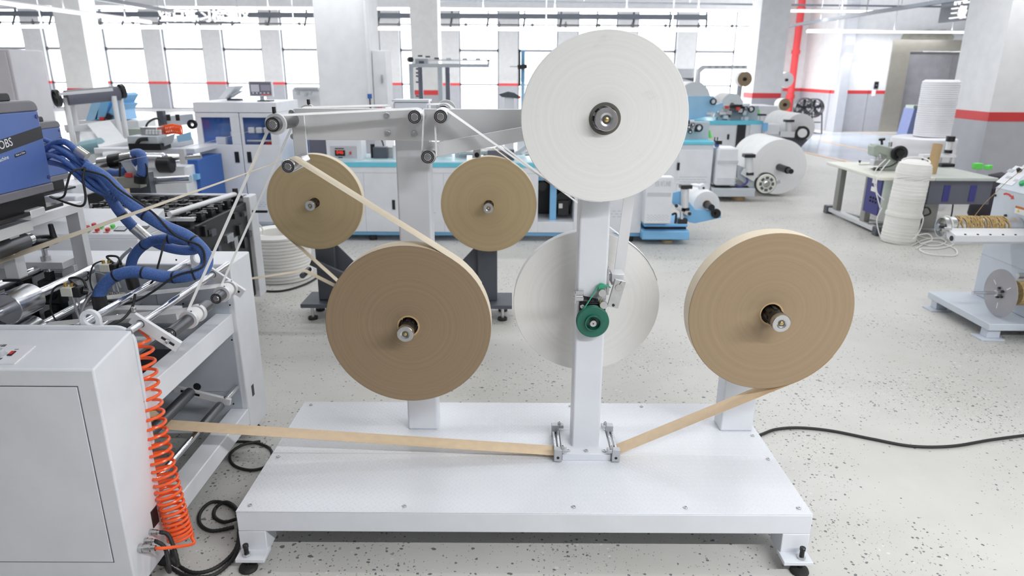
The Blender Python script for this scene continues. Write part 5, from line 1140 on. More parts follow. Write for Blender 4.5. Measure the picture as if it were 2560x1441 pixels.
# assorted gear on the bed
random.seed(11)
def gear(x, y, z, k):
    c = random.random()
    if c < 0.35: o = MB().box((x, y, z+0.05*k), (0.12*k, 0.08*k, 0.10*k)).build('sensor_box', random.choice((GREYP, WHITE, ZINC, DKGREY)), M2, 0.004)
    elif c < 0.6: o = MB().cyl((x-0.08*k, y, z+0.06*k), (x+0.08*k, y+0.02, z+0.06*k), 0.03*k, 14).build('drive_roller', random.choice((STEEL, ALU, WHITE)), M2)
    elif c < 0.8: o = MB().bar(V(x-0.10*k, y, z+0.02), V(x+0.08*k, y, z+0.14*k), 0.03*k, 0.03*k).build('stay_bar', random.choice((WHITE, GREYP, ZINC)), M2)
    else: o = MB().cyl((x, y, z), (x, y, z+0.14*k), 0.022*k, 12).build('air_cylinder', random.choice((ALU, BLKMETAL)), M2)
xx = atY(918, 400, Y2).x
while xx < bx1-0.1:
    gear(xx, Y2+0.25+random.uniform(-.1, .25), bz1+0.05, random.uniform(0.8, 1.3)); xx += 0.085
k = atY(1243, 395, Y2+0.05); MB().bb(k.x-0.10, k.x+0.10, Y2+0.05, Y2+0.1, bz1+0.055, bz1+0.17).build('dark_board', SLATE, M2)
MB().bb(bx1-0.75, bx1-0.25, Y2+0.2, Y2+0.5, bz1+0.055, bz1+0.14).build('blue_carriage', BLUEP, M2, 0.005)
# operator screen on the cabinet
MX0, MX1 = atY(622, 225, 7.35).x, atY(681, 225, 7.35).x; MZ0, MZ1 = atY(650, 242, 7.35).z, atY(650, 203, 7.35).z
sc = thing('operator_screen', 'white-framed operator screen with dark display standing on the white cabinet', 'monitor', ((MX0+MX1)/2, 7.35, ztop))
MB().bb(MX0, MX1, 7.35, 7.39, MZ0, MZ1).build('frame', WHITE, sc, 0.004)
SCR = mat('screen_dark', (0.05, 0.05, 0.07), 0.3, var=0.0, emit=(0.28, 0.28, 0.33), es=0.9); SCL = mat('screen_light', (0.2, 0.2, 0.25), 0.3, var=0.0, emit=(0.55, 0.56, 0.62), es=1.4); SCRD = mat('screen_red', (0.4, 0.05, 0.05), 0.3, var=0, emit=(0.6, 0.15, 0.17), es=1.0)
w_ = MX1-MX0; h_ = MZ1-MZ0
MB().bb(MX0+0.06*w_, MX1-0.05*w_, 7.346, 7.35, MZ0+0.10*h_, MZ1-0.06*h_).build('display', SCR, sc)
MB().bb(MX0+0.10*w_, MX0+0.45*w_, 7.344, 7.346, MZ0+0.32*h_, MZ1-0.22*h_).build('display_field', SCL, sc); MB().bb(MX0+0.52*w_, MX1-0.08*w_, 7.344, 7.346, MZ0+0.38*h_, MZ1-0.24*h_).build('display_field', mat('screen_mid', (0.1, 0.1, 0.14), 0.3, var=0, emit=(0.40, 0.38, 0.46), es=1.2), sc)
MB().bb(MX0+0.50*w_, MX1-0.08*w_, 7.344, 7.346, MZ0+0.11*h_, MZ0+0.17*h_).build('display_field', SCRD, sc)
for i in range(5): x = MX0+(0.14+0.16*i)*w_; MB().bb(x, x+0.07*w_, 7.343, 7.346, MZ0+0.19*h_, MZ0+0.29*h_).build('display_button', SCL, sc)
MB().bb((MX0+MX1)/2-0.02, (MX0+MX1)/2+0.02, 7.36, 7.38, ztop, MZ0).build('stand', GREYP, sc); MB().bb((MX0+MX1)/2-0.03, (MX0+MX1)/2+0.10, 7.30, 7.44, ztop, ztop+0.012).build('foot', DKGREY, sc)
p0 = atY(553, 247, 7.5); p1 = atY(583, 215, 7.5)
sc2 = thing('side_screen', 'white tilted panel at the left of the cabinet top', 'monitor', (p0.x+0.08, 7.5, ztop))
MB().prism([(p0.x, ztop+0.02), (p0.x+0.07, ztop+0.02), (p1.x+0.05, p1.z), (p1.x-0.02, p1.z)], 'y', 7.42, 7.68).build('panel', WHITE, sc2, 0.006)
MB().bb(p0.x+0.06, p0.x+0.2, 7.5, 7.58, ztop, ztop+0.02).build('foot', DKGREY, sc2); MB().prism([(p0.x+0.07, ztop+0.05), (p0.x+0.13, ztop+0.05), (p1.x+0.07, p1.z-0.05), (p1.x+0.05, p1.z-0.05)], 'y', 7.48, 7.62).build('rear_housing', GREYP, sc2, 0.006)

# ---- right-hand unwinder of the bag machine: blue skid, logo cover, small white roll
U2 = thing('roll_unwinder', 'sky-blue roll unwinder with logo cover at the right end of the bag machine', 'machine', (1.8, 7.5, 0))
def cov(px0, px1, pyt, pyb, Y, name, m, D=0.3, par=None):
    a = atY(px0, (pyt+pyb)/2, Y); b = atY(px1, (pyt+pyb)/2, Y); return MB().bb(a.x, b.x, Y, Y+D, atY(px0, pyb, Y).z, atY(px0, pyt, Y).z).build(name, m, par or U2, 0.012)
cv = cov(1612, 1681, 443, 560, 6.95, 'logo_cover', WHITE, 0.14)
lz = atY(1650, 468, 6.95); a = atY(1636, 468, 6.95); text('信机械', 0.062, GREYP, cv, 'logo_lettering', 0.0005, 'LEFT', frame((a.x, 6.949, lz.z), (1, 0, 0), (0, 0, 1)), xs=0.9)
a = atY(1618, 490, 6.95); b = atY(1678, 482, 6.95); MB().bb(a.x, b.x, 6.946, 6.95, a.z, b.z).build('grey_band', mat('pale_grey_band', (0.58, 0.60, 0.63), 0.5), cv)
for r_ in range(5):
    for q in range(6): x = a.x+0.01+q*0.038+(0.018 if r_ % 2 else 0); z = atY(1650, 552, 6.95).z+r_*0.014; MB().bb(x, x+0.022, 6.949, 6.95, z, z+0.004).build('vent_slot', GREYP, cv)
cov(1605, 1724, 578, 600, 7.0, 'skid', SKY, 0.6); cov(1610, 1720, 560, 568, 7.05, 'carriage', SKY, 0.5); cov(1612, 1716, 567, 579, 7.1, 'slide', BLKMETAL, 0.4)
k = atZ(1668, 606, 0); MB().cyl((k.x, 7.15, 0), (k.x, 7.15, 0.03), 0.07, 14).build('wooden_block', CARD, U2); MB().cyl((k.x, 7.15, 0.03), (k.x, 7.15, 0.09), 0.02, 10).build('levelling_screw', ZINC, U2)
a, b, c_, d_ = atY(1722, 536, 7.15), atY(1800, 540, 7.15), atY(1690, 500, 7.15), atY(1740, 520, 7.15)
MB().prism([(p.x, p.z) for p in [atY(*q, 7.15) for q in ((1676, 484), (1700, 478), (1738, 524), (1790, 528), (1803, 536), (1803, 545), (1737, 559), (1722, 556), (1678, 505))]], 'y', 7.15, 7.18).build('swing_arm', SKY, U2, 0.004)
MB().bar(atY(1690, 516, 7.12), atY(1722, 534, 7.12), 0.02, 0.055, up=(0, 0, 1)).build('link_bar', ALU, U2, 0.004)
for px, py in ((1691, 515), (1710, 526), (1724, 535)): k = atY(px, py, 7.1); MB().cyl((k.x, 7.095, k.z), (k.x, 7.11, k.z), 0.018, 12).build('link_pin', BLACK, U2)
MB().cyl(atY(1712, 472, 7.14), atY(1711, 520, 7.14), 0.044, 20).build('air_cylinder', ALU, U2); MB().box(atY(1714, 466, 7.14), (0.12, 0.11, 0.04)).build('cylinder_cap', BLACK, U2, 0.006); MB().box(atY(1712, 522, 7.14), (0.08, 0.09, 0.03)).build('cylinder_base', BLACK, U2, 0.004)
MB().box(atY(1705, 552, 7.1), (0.10, 0.08, 0.05)).build('pivot_block', BLACK, U2, 0.004); MB().cyl(atY(1704, 548, 7.08), atY(1704, 528, 7.08), 0.02, 10).build('piston_rod', CHROME, U2)
rc_ = atY(1768, 512, 7.25); MB().cyl((rc_.x, 7.08, rc_.z), (rc_.x, 7.9, rc_.z), 0.035, 16).build('roll_shaft', BLKMETAL, U2)
k = atY(1790, 534, 7.12); MB().lathe([(0, -0.05), (0.015, -0.05), (0.02, -0.01), (0.05, -0.01), (0.05, 0.02)], (k.x, 7.12, k.z), (0, 1, 0), 20).build('shaft_lock', BLKMETAL, U2)
MB().tube(cr([atY(1680, 537, 7.1), atY(1690, 535, 7.08), atY(1688, 558, 7.08)], 6), 0.012, 8).build('air_pipe', BLACK, U2)
paper_roll('white_paper_roll', 'small white roll on the sky-blue unwinder', rc_.x, rc_.z, 7.27, 0.55, atY(1799, 512, 7.27).x-rc_.x, 0.045, FARROLL, WPAPER, 0.006, n=64)
k = atY(1757, 469, 7.45); MB().cyl((k.x, 7.42, k.z), (k.x, 7.5, k.z), 0.04, 18).build('idler_wheel', WHITE, U2); MB().cyl((k.x, 7.41, k.z), (k.x, 7.42, k.z), 0.012, 10).build('idler_pin', BLACK, U2); MB().bar(V(k.x, 7.46, k.z), atY(1690, 458, 7.46), 0.012, 0.02).build('idler_arm', ALU, U2)

# ================================================================== FILM FRAME AND FEEDER (left background)
FF = thing('film_frame', 'aluminium film frame with black top roller and two handwheels in the left background', 'machine', (-4.3, 7.6, 0))
fa, fb = atY(165, 245, 7.2), atY(296, 233, 7.6)
for (px, py, Y) in ((163, 245, 7.2), (178, 245, 7.35), (284, 240, 7.5), (300, 240, 7.65)):
    p = atY(px, py, Y); MB().cyl((p.x, Y, 0.0), (p.x, Y, p.z), 0.026, 14).build('post', WALLW, FF)
MB().cyl(fa, fb, 0.075, 20).build('top_roller', SLATE, FF); MB().bar(fa+V(0, -0.1, 0.04), fb+V(0, -0.1, 0.04), 0.02, 0.03).build('roller_rail', ALU, FF)
for p, r_ in ((fa-V(0.06, 0.05, 0), 0.085), (fb+V(0.04, 0, 0.02), 0.075)):
    d = (fb-fa).normalized(); wv = MB().lathe([(r_*0.78, -0.02), (r_, -0.02), (r_, 0.02), (r_*0.78, 0.02)], p, d, 24, close=True).build('handwheel', BLACK, FF)
    m = MB(); s_ = d.orthogonal().normalized(); s2_ = d.cross(s_)
    for a in (0.3, 2.4, 4.5): m.bar(p, p+(s_*math.cos(a)+s2_*math.sin(a))*r_*0.85, 0.02, 0.025)
    m.build('wheel_spokes', BLACK, wv)
za_ = atY(180, 322, 7.3); MB().bar(atY(165, 325, 7.25), atY(295, 305, 7.6), 0.05, 0.06).build('cross_bar', ALU, FF)
MB().bar(atY(168, 320, 7.2), atY(182, 318, 7.4), 0.05, 0.06).build('cross_bar', ALU, FF)
fp_ = [atY(218, 312, 7.3), atY(274, 301, 7.55), atY(319, 356, 7.0), atY(262, 366, 6.75)]
MB().poly3(fp_, (0, 0, 1), 0.004).build('film_web', CLEARFILM, FF)
fp_ = [atY(200, 330, 7.3), atY(235, 330, 7.3), atY(262, 366, 6.9), atY(255, 372, 6.9), atY(200, 372, 6.9)]
MB().poly3(fp_, (0, 0, 1), 0.004).build('film_web', CLEARFILM, FF)
MB().cyl(atY(205, 372, 6.8), atY(255, 362, 6.8), 0.07, 18).build('film_roll', mat('teal_film', (0.25, 0.42, 0.48), 0.3), FF)
MB().cyl(atY(248, 372, 6.7), atY(350, 350, 6.9), 0.04, 16).build('guide_roller', ALU, FF)
MB().cyl(atY(262, 392, 6.6), atY(480, 350, 6.8), 0.045, 16).build('guide_roller', WHITE, FF)
MB().bar(atY(243, 370, 6.65), atY(250, 410, 6.65), 0.03, 0.05).build('stay', ALU, FF)
BH = thing('blue_hopper', 'sky-blue tapered hopper plates behind the film frame', 'machine', tuple(atY(270, 300, 8.2)))
for q, m in ((((213, 304), (232, 242), (254, 240), (243, 300)), mat('pale_sky', (0.36, 0.62, 0.86), 0.45)), (((235, 300), (256, 240), (275, 242), (262, 300)), SKY), (((262, 302), (290, 240), (305, 232), (314, 238), (303, 258), (314, 260), (303, 275), (310, 300)), SKY)):
    MB().prism([(p.x, p.z) for p in [atY(*z, 8.2) for z in q]], 'y', 8.2, 8.5).build('hopper_plate', m, BH, 0.006)
a = atY(272, 287, 8.15); MB().bar(atY(270, 299, 8.15), atY(276, 286, 8.15), 0.04, 0.06).build('lever', BLACK, BH); MB().bar(atY(257, 300, 8.15), atY(256, 293, 8.15), 0.05, 0.05).build('red_knob', RED, BH)
MB().bb(a.x-0.4, a.x+0.3, 8.2, 8.6, 0, atY(262, 302, 8.2).z).build('hopper_stand', WHITE, BH)
FD = thing('feeder_table', 'cluttered white feeder table with motor left of the white cabinet', 'machine', (-3.9, 6.6, 0))
MB().bb(atY(372, 480, 6.3).x, atY(470, 480, 6.3).x, 6.3, 6.75, 0.1, atY(420, 418, 6.3).z).build('motor_cabinet', WHITE, FD, 0.01)
MB().bb(atY(465, 480, 6.5).x, atY(505, 480, 6.5).x, 6.5, 7.05, 0.1, atY(490, 400, 6.5).z).build('blue_cabinet', BLUEDK, FD, 0.006)
for z in (0.35, 0.55, 0.75): MB().bb(atY(466, 480, 6.5).x, atY(506, 480, 6.5).x, 6.44, 6.5, z, z+0.05).build('blue_shelf', SKY, FD)
tz = atY(400, 372, 6.6).z
MB().bb(atY(235, 380, 6.6).x, atY(488, 380, 6.6).x, 6.6, 7.6, tz-0.05, tz).build('table_top', WHITE, FD, 0.006)
for px in (250, 360, 470): p = atY(px, 400, 6.7); MB().bb(p.x-0.03, p.x+0.03, 6.7, 6.76, 0, tz-0.05).build('leg', ALU, FD)
mo = atY(395, 402, 6.3); MB().cyl(mo-V(0.12, 0, 0), mo+V(0.08, 0, 0), 0.075, 20, ch=0.02).build('motor', CHROME, FD); MB().cyl(mo+V(0.02, -0.04, -0.03), mo+V(0.15, -0.04, -0.03), 0.075, 20, ch=0.01).build('motor_cap', BLKMETAL, FD); MB().cyl(mo+V(0.14, 0, 0.02), mo+V(0.40, 0, 0.04), 0.02, 14).build('motor_shaft', STEEL, FD)
MB().bar(atY(455, 372, 6.3), atY(460, 410, 6.3), 0.04, 0.05).build('stay', ALU, FD)
MB().box(atY(370, 352, 6.6), (0.28, 0.2, 0.10)).build('carriage_box', GREYP, FD, 0.004); MB().box(atY(375, 365, 6.58), (0.30, 0.2, 0.06)).build('carriage_base', BLKMETAL, FD); MB().box(atY(382, 330, 6.7), (0.16, 0.15, 0.10)).build('valve_bank', ZINC, FD, 0.004)
for i in range(5): MB().cyl(atY(368+8*i, 336, 6.6), atY(368+8*i, 325, 6.6), 0.015, 8).build('valve', ALU, FD)
for i in range(12):
    p = atY(407+4.2*i, 322+abs(i-6)*0.7, 6.8); MB().tube([p+V(0.0, 0.02*math.cos(k_*0.63), 0.045*math.sin(k_*0.63)) for k_ in range(10)], 0.007, 6, True).build('orange_coil_turn', ORANGE, FD)
for q, m in ((((404, 345), (436, 335), (430, 358), (405, 368)), GREYP), (((440, 340), (475, 330), (478, 350), (445, 356)), mat('pale_sky', (0.36, 0.62, 0.86), 0.45))):
    MB().prism([(p.x, p.z) for p in [atY(*z, 6.55) for z in q]], 'y', 6.55, 6.57).build('guard_plate', m, FD)
MB().bar(atY(400, 305, 7.0), atY(480, 297, 7.3), 0.06, 0.10).build('overhead_rail', GREYP, FD, 0.004); MB().box(atY(405, 298, 7.0), (0.06, 0.06, 0.16)).build('rail_post', DKGREY, FD); MB().lathe([(0.02, -0.01), (0.045, -0.01), (0.045, 0.02), (0.02, 0.02)], atY(480, 311, 6.8), (0, 1, 0), 20, close=True).build('knob_wheel', BLKMETAL, FD)
for px in (421, 444): k = atY(px, 294, 7.0); MB().cyl(k-V(0, 0, 0.03), k+V(0, 0, 0.03), 0.02, 8).build('rail_knob', BLACK, FD)
MB().tube(cr([atY(363, 330, 6.7), atY(368, 310, 6.7), atY(382, 299, 6.75), atY(395, 297, 6.8), atY(402, 305, 6.85)], 6), 0.01, 6).build('black_tube', BLACK, FD)
MB().bb(atY(318, 330, 7.8).x, atY(360, 330, 7.8).x, 7.8, 8.3, 0.9, atY(340, 323, 7.8).z).build('green_tray', SAGE, FD)
MB().tube(cr([atY(345, 375, 6.5), atY(342, 362, 6.5), atY(350, 350, 6.5), atY(370, 348, 6.5)], 6), 0.018, 8).build('black_duct', BLACK, FD)
# ================================================================== THIRD MACHINE with the big floor-level roll
def pb(px0, py0, px1, py1, Y, D, name, m, par, bev=0.006):
    """box whose front face at depth Y spans the two photo corners"""
    a = atY(px0, py1, Y); b = atY(px1, py0, Y); return MB().bb(min(a.x, b.x), max(a.x, b.x), Y, Y+D, min(a.z, b.z), max(a.z, b.z)).build(name, m, par, bev)
def ppoly(pts, Y, th, name, m, par, bev=0.003):
    q = [atY(px, py, Y) for px, py in pts]; return MB().prism([(p.x, p.z) for p in q], 'y', Y, Y+th).build(name, m, par, bev)
def wheel(px, py, Y, r, par, name='handwheel', m=BLKMETAL):
    c = atY(px, py, Y); o = MB().lathe([(r*0.72, -0.02), (r, -0.02), (r, 0.02), (r*0.72, 0.02)], c, (0, 1, 0), 20, close=True).build(name, m, par)
    MB().cyl(c-V(0, 0.025, 0), c+V(0, 0.025, 0), r*0.5, 16).build('wheel_hub', ALU, o); return o
def slots(px0, px1, py, rows, cols, Y, par, dz=0.03, w=0.04, m=None):
    a = atY(px0, py, Y); b = atY(px1, py, Y); mb = MB()
    for r_ in range(rows):
        for q in range(cols): x = a.x+(b.x-a.x)*(q+(0.5 if r_ % 2 else 0))/cols; mb.bb(x, x+w, Y-0.002, Y, a.z+r_*dz, a.z+r_*dz+0.008)
    mb.build('vent_slots', m or GREYP, par)
M3 = thing('bag_machine', 'white bag machine behind the top white roll, grey side plate with black wheels', 'machine', (2.6, 9.8, 0))
Y3_ = 9.6
pb(1560, 362, 1784, 488, Y3_, 0.8, 'cabinet', WHITE, M3)
pb(1560, 354, 1786, 361, Y3_-0.02, 0.84, 'cyan_edge', CYAN, M3)
a = pb(1690, 375, 1784, 482, Y3_-0.012, 0.01, 'cabinet_door', WHITE, M3); pb(1692, 407, 1700, 426, Y3_-0.02, 0.008, 'door_handle', BLACK, a, 0)
slots(1692, 1762, 462, 4, 7, Y3_-0.012, a, 0.035, 0.05)
pb(1700, 305, 1775, 354, Y3_+0.3, 0.06, 'side_plate', GREYP, M3)
for i, (px, py, r_) in enumerate(((1747, 320, 0.055), (1722, 318, 0.03), (1732, 312, 0.025), (1725, 330, 0.025))): wheel(px, py, Y3_+0.22, r_, M3)
random.seed(3)
for i in range(10): p = atY(1718+random.random()*32, 302+random.random()*26, Y3_+0.25); MB().box(p, (random.uniform(.02, .06), .04, random.uniform(.02, .05))).build('linkage', random.choice((ZINC, BLACK, ALU)), M3)
ppoly(((1774, 326), (1776, 326), (1781, 345), (1774, 346)), Y3_+0.3, 0.05, 'green_guard', LIME, M3)
for px in (1786, 1793): MB().bar(atY(px, 354, Y3_), atY(px+1, 343, Y3_), 0.012, 0.012).build('aerial_stub', BLACK, M3)
MB().box(atY(1796, 356, Y3_), (0.08, 0.08, 0.05)).build('valve', BLKMETAL, M3); MB().box(atY(1792, 362, Y3_), (0.05, 0.05, 0.06)).build('valve_bowl', BLUEP, M3)
c3 = pb(1788, 371, 1848, 464, Y3_-0.1, 0.35, 'end_cover', WHITE, M3, 0.02); pb(1793, 402, 1846, 410, Y3_-0.106, 0.006, 'grey_band', MATS['pale_grey_band'], c3, 0); slots(1790, 1838, 462, 5, 9, Y3_-0.1, c3, 0.02, 0.025)
pb(1780, 472, 1889, 492, Y3_-0.1, 0.9, 'skid', GREYP, M3); pb(1786, 466, 1880, 473, Y3_, 0.7, 'slide', BLKMETAL, M3)
k = atZ(1836, 494, 0); MB().cyl((k.x, Y3_+0.1, 0), (k.x, Y3_+0.1, 0.06), 0.09, 12).build('wooden_block', CARD, M3)
ppoly(((1843, 412), (1862, 420), (1905, 455), (1900, 478), (1885, 478), (1843, 445)), Y3_-0.02, 0.05, 'swing_arm', GREYP, M3)
MB().bar(atY(1855, 428, Y3_-0.06), atY(1888, 447, Y3_-0.06), 0.03, 0.09).build('link_bar', ALU, M3, 0.004)
MB().cyl(atY(1872, 392, Y3_-0.05), atY(1873, 431, Y3_-0.05), 0.058, 20).build('air_cylinder', ALU, M3); MB().box(atY(1872, 389, Y3_-0.05), (0.15, 0.14, 0.05)).build('cylinder_cap', BLACK, M3, 0.008); MB().box(atY(1873, 434, Y3_-0.05), (0.10, 0.10, 0.04)).build('cylinder_base', BLACK, M3, 0.005)
bd = atY(1916, 460, Y3_-0.08); br_ = MB().lathe([(0, 0), (0.055, 0), (0.06, -0.01), (0.13, -0.01), (0.135, 0.01), (0.135, 0.10), (0, 0.10)], bd, (0, 1, 0), 32).build('brake_disc', CREAM, M3)
MB().lathe([(0, -0.03), (0.03, -0.03), (0.045, -0.012)], bd, (0, 1, 0), 20).build('brake_hub', STEEL, br_)
for i in range(8):
    a_ = i*math.pi/4; MB().box(bd+V(math.cos(a_)*0.085, -0.012, math.sin(a_)*0.085), (0.035, 0.006, 0.045), Matrix.Rotation(-a_, 4, 'Y')).build('brake_slot', DKGREY, br_)
MB().lathe([(0.135, 0.03), (0.15, 0.03), (0.15, 0.09), (0.135, 0.09)], bd, (0, 1, 0), 32, close=True).build('brake_drum', BLKMETAL, br_)
ppoly(((1935, 457), (1950, 449), (1952, 458), (1938, 463)), Y3_, 0.03, 'tape_lever', GREYP, M3)
MB().tube(cr([atY(1838, 462, Y3_-0.05), atY(1852, 466, Y3_-0.08), atY(1868, 455, Y3_-0.08), atY(1866, 440, Y3_-0.05)], 6), 0.014, 8).build('violet_tube', PURPLE, M3)
rc_ = atY(1948, 418, 9.95); Rb = 0.395
MB().cyl((rc_.x, 9.62, rc_.z), (rc_.x, 10.0, rc_.z), 0.05, 20).build('roll_shaft', BLKMETAL, M3); MB().cyl((rc_.x, 9.50, rc_.z), (rc_.x, 9.62, rc_.z), 0.035, 16).build('shaft_end', BLACK, M3)
paper_roll('white_paper_roll', 'big white paper roll resting near the floor at the third machine', rc_.x, max(Rb+0.002, rc_.z), 9.95, 0.95, Rb, 0.05, FARROLL, WPAPER, 0.006, n=72)
# ================================================================== FOURTH MACHINE
M4 = thing('bag_machine', 'further white bag machine with an open black door, left of the far column', 'machine', (4.6, 13.2, 0))
Y4 = 12.8
pb(1700, 312, 1906, 380, Y4, 1.0, 'cabinet', WHITE, M4); pb(1700, 303, 1908, 312, Y4-0.02, 1.04, 'cyan_edge', CYAN, M4)
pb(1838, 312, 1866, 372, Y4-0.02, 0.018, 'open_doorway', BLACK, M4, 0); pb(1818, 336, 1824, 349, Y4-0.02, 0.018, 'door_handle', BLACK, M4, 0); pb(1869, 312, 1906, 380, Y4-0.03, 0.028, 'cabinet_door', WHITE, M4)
pb(1790, 265, 1898, 302, Y4+0.4, 0.06, 'side_plate', GREYP, M4)
for px, py, r_ in ((1878, 273, 0.06), (1852, 277, 0.055), (1864, 270, 0.03)): wheel(px, py, Y4+0.3, r_, M4)
for i in range(26): p = atY(1770+random.random()*100, 262+random.random()*36, Y4+random.uniform(.2, .38)); MB().box(p, (random.uniform(.04, .16), .06, random.uniform(.03, .08))).build('linkage', random.choice((ZINC, BLACK, ALU, WHITE, WHITE, DKGREY)), M4)
for px, py in ((1817, 268), (1845, 272)): MB().box(atY(px, py, Y4+0.18), (.07, .05, .05)).build('red_cap', RED, M4)
ppoly(((1720, 240), (1785, 240), (1790, 262), (1808, 256), (1808, 270), (1775, 290), (1725, 300), (1715, 298)), Y4+0.2, 0.06, 'sky_blue_plate', mat('pale_sky', (0.36, 0.62, 0.86), 0.45), M4)
wheel(1783, 254, Y4+0.12, 0.06, M4, 'shaft_lock')
pb(1908, 311, 1951, 338, Y4-0.1, 0.3, 'end_cover', WHITE, M4, 0.02); MB().box(atY(1912, 317, Y4-0.12), (.08, .08, .14)).build('blue_motor', SKY, M4)
MB().cyl(atY(1905, 288, Y4), atY(1905, 302, Y4), 0.05, 14).build('air_cylinder', ALU, M4); MB().box(atY(1905, 287, Y4), (.13, .1, .03)).build('cylinder_cap', BLACK, M4)
MB().cyl(atY(1972, 300, Y4), atY(1972, 330, Y4), 0.06, 16).build('air_cylinder', ALU, M4); MB().box(atY(1972, 302, Y4-0.02), (.16, .12, .04)).build('cylinder_cap', BLACK, M4)
MB().bar(atY(1950, 335, Y4-0.05), atY(1985, 337, Y4-0.05), 0.06, 0.10).build('link_bar', ALU, M4); MB().cyl(atY(2006, 333, Y4-0.1), atY(2006, 333, Y4+0.1), 0.125, 24).build('brake_drum', BLKMETAL, M4); MB().cyl(atY(2006, 333, Y4-0.13), atY(2006, 333, Y4-0.09), 0.08, 20).build('brake_hub', ALU, M4)
ppoly(((1950, 330), (1985, 332), (2020, 350), (1998, 374), (1975, 352), (1950, 342)), Y4+0.02, 0.05, 'swing_arm', DKGREY, M4)
ppoly(((1895, 273), (1899, 273), (1901, 290), (1895, 290)), Y4+0.4, 0.04, 'green_guard', LIME, M4)
rc_ = atY(2000, 322, Y4+0.25); Rb = atY(2035, 322, Y4+0.25).x-rc_.x
MB().cyl((rc_.x, Y4+0.05, rc_.z), (rc_.x, Y4+0.3, rc_.z), 0.05, 16).build('roll_shaft', BLKMETAL, M4)
paper_roll('white_paper_roll', 'white roll on the fourth machine in front of the black fans', rc_.x, rc_.z, Y4+0.25, 1.15, Rb*1.05, 0.05, FARROLL, WPAPER, 0.006, n=64)
MB().bb(rc_.x-0.4, rc_.x+0.1, Y4+0.5, Y4+1.2, 0, 0.25).build('roll_cradle', GREYP, M4)
# ================================================================== FAR LINE (beyond): frame with dark board, small white rolls
M5 = thing('far_bag_machine', 'white arched machine frame in front of the far right windows', 'machine', (4.3, 16.3, 0))
ppoly(((1737, 255), (1745, 172), (1757, 163), (1868, 163), (1868, 173), (1762, 173), (1752, 182), (1750, 255)), 16, 0.2, 'arch_frame', WHITE, M5)
for i in range(6): pb(1770+17*i, 164, 1779+17*i, 172, 15.99, 0.02, 'frame_hole', GREYP, M5, 0)
pb(1690, 172, 1735, 195, 16.3, 0.3, 'white_housing', WHITE, M5); pb(1700, 193, 1735, 232, 16.35, 0.05, 'dark_board', SLATE, M5, 0)
MB().bar(atY(1700, 202, 16.0), atY(1742, 214, 16.0), 0.05, 0.12).build('white_arm', WHITE, M5); wheel(1748, 216, 15.95, 0.09, M5, 'idler_wheel', WHITE)
MB().bb(3.6, 6.0, 16, 17, 0, 1.0).build('bed_body', WHITE, M5)
for (px, py, Y, Rr, W_, lab, m) in ((1862, 198, 15.8, 0.16, 0.25, 'small tan-faced reel beside the far column, above the red stripe', KROLL2), (1966, 200, 18.6, 0.19, 0.3, 'small white reel right of the far column', FARROLL), (1962, 262, 16.5, 0.14, 0.3, 'small tan reel low at the right of the far column', KROLL2), (1735, 247, 14.5, 0.33, 0.8, 'white roll showing above the sky-blue plate', FARROLL), (1830, 262, 14.2, 0.22, 0.7, 'white roll behind the fourth machine linkages', FARROLL)):
    c = atY(px, py, Y); rs_ = thing('reel_stand', 'grey post carrying the '+lab.split(' in ')[0].replace('small ', '').replace('white roll', 'roll'), 'stand', (c.x, Y+W_, 0)); MB().bb(c.x-0.05, c.x+0.05, Y+W_+0.01, Y+W_+0.11, 0.03, c.z+0.06).build('post', WALLG, rs_); MB().bb(c.x-0.2, c.x+0.2, Y+W_-0.1, Y+W_+0.25, 0, 0.03).build('base_plate', WALLG, rs_)
    t_ = paper_roll('white_paper_roll', lab, c.x, c.z, Y, W_, Rr, 0.04, m, WPAPER, 0.0, n=48); MB().cyl((c.x, Y-0.05, c.z), (c.x, Y+W_, c.z), 0.035, 14).build('reel_shaft', BLKMETAL, t_)
RS_ = thing('reel_rack', 'tall thin white reel rack right of the far column', 'rack', (7.1, 18.8, 0))
c = atY(1966, 200, 18.6); MB().bb(c.x-0.35, c.x-0.25, 18.95, 19.05, 0, c.z+0.3).build('post', WHITE, RS_); MB().bb(c.x-0.3, c.x+0.1, 18.92, 18.95, c.z-0.03, c.z+0.03).build('reel_arm', WHITE, RS_)
# ================================================================== GREY GANTRY and blue post behind the beam
GA = thing('feeder_gantry', 'grey steel feeder gantry standing between the near and far columns', 'frame', (-0.9, 9.1, 0))
Yg = 9.0
for px, m, dy in ((1028, GREYP, 0), (1051, SLATE, 0.35), (1100, GREYP, 0), (1119, SLATE, 0.35)):
    p = atY(px, 200, Yg+dy); MB().bb(p.x-0.028, p.x+0.028, Yg+dy, Yg+dy+0.06, 0, atY(px, 160, Yg+dy).z).build('gantry_post', m, GA)
pb(1022, 160, 1223, 168, Yg-0.01, 0.1, 'gantry_beam', GREYP, GA, 0); pb(1050, 149, 1225, 152, Yg+0.1, 0.05, 'gantry_rail', WHITE, GA, 0); pb(1218, 149, 1224, 162, Yg+0.1, 0.05, 'rail_end', WHITE, GA, 0)
MB().cyl(atY(1027, 149, Yg-0.05), atY(1023, 149, Yg+0.1), 0.035, 14).build('end_roller', BLKMETAL, GA)
for i, (px, py) in enumerate(((1051, 140), (1070, 142), (1092, 146), (1122, 147), (1162, 147), (1195, 147))): MB().box(atY(px, py, Yg+0.1), (0.06, 0.04, 0.02)).build('roller_clip', DKGREY if i < 3 else GREYP, GA)
pb(1038, 146, 1070, 160, Yg+0.02, 0.1, 'pulley_block', WALLG, GA); pb(1047, 152, 1060, 158, Yg, 0.05, 'pulley_motor', DKGREY, GA)
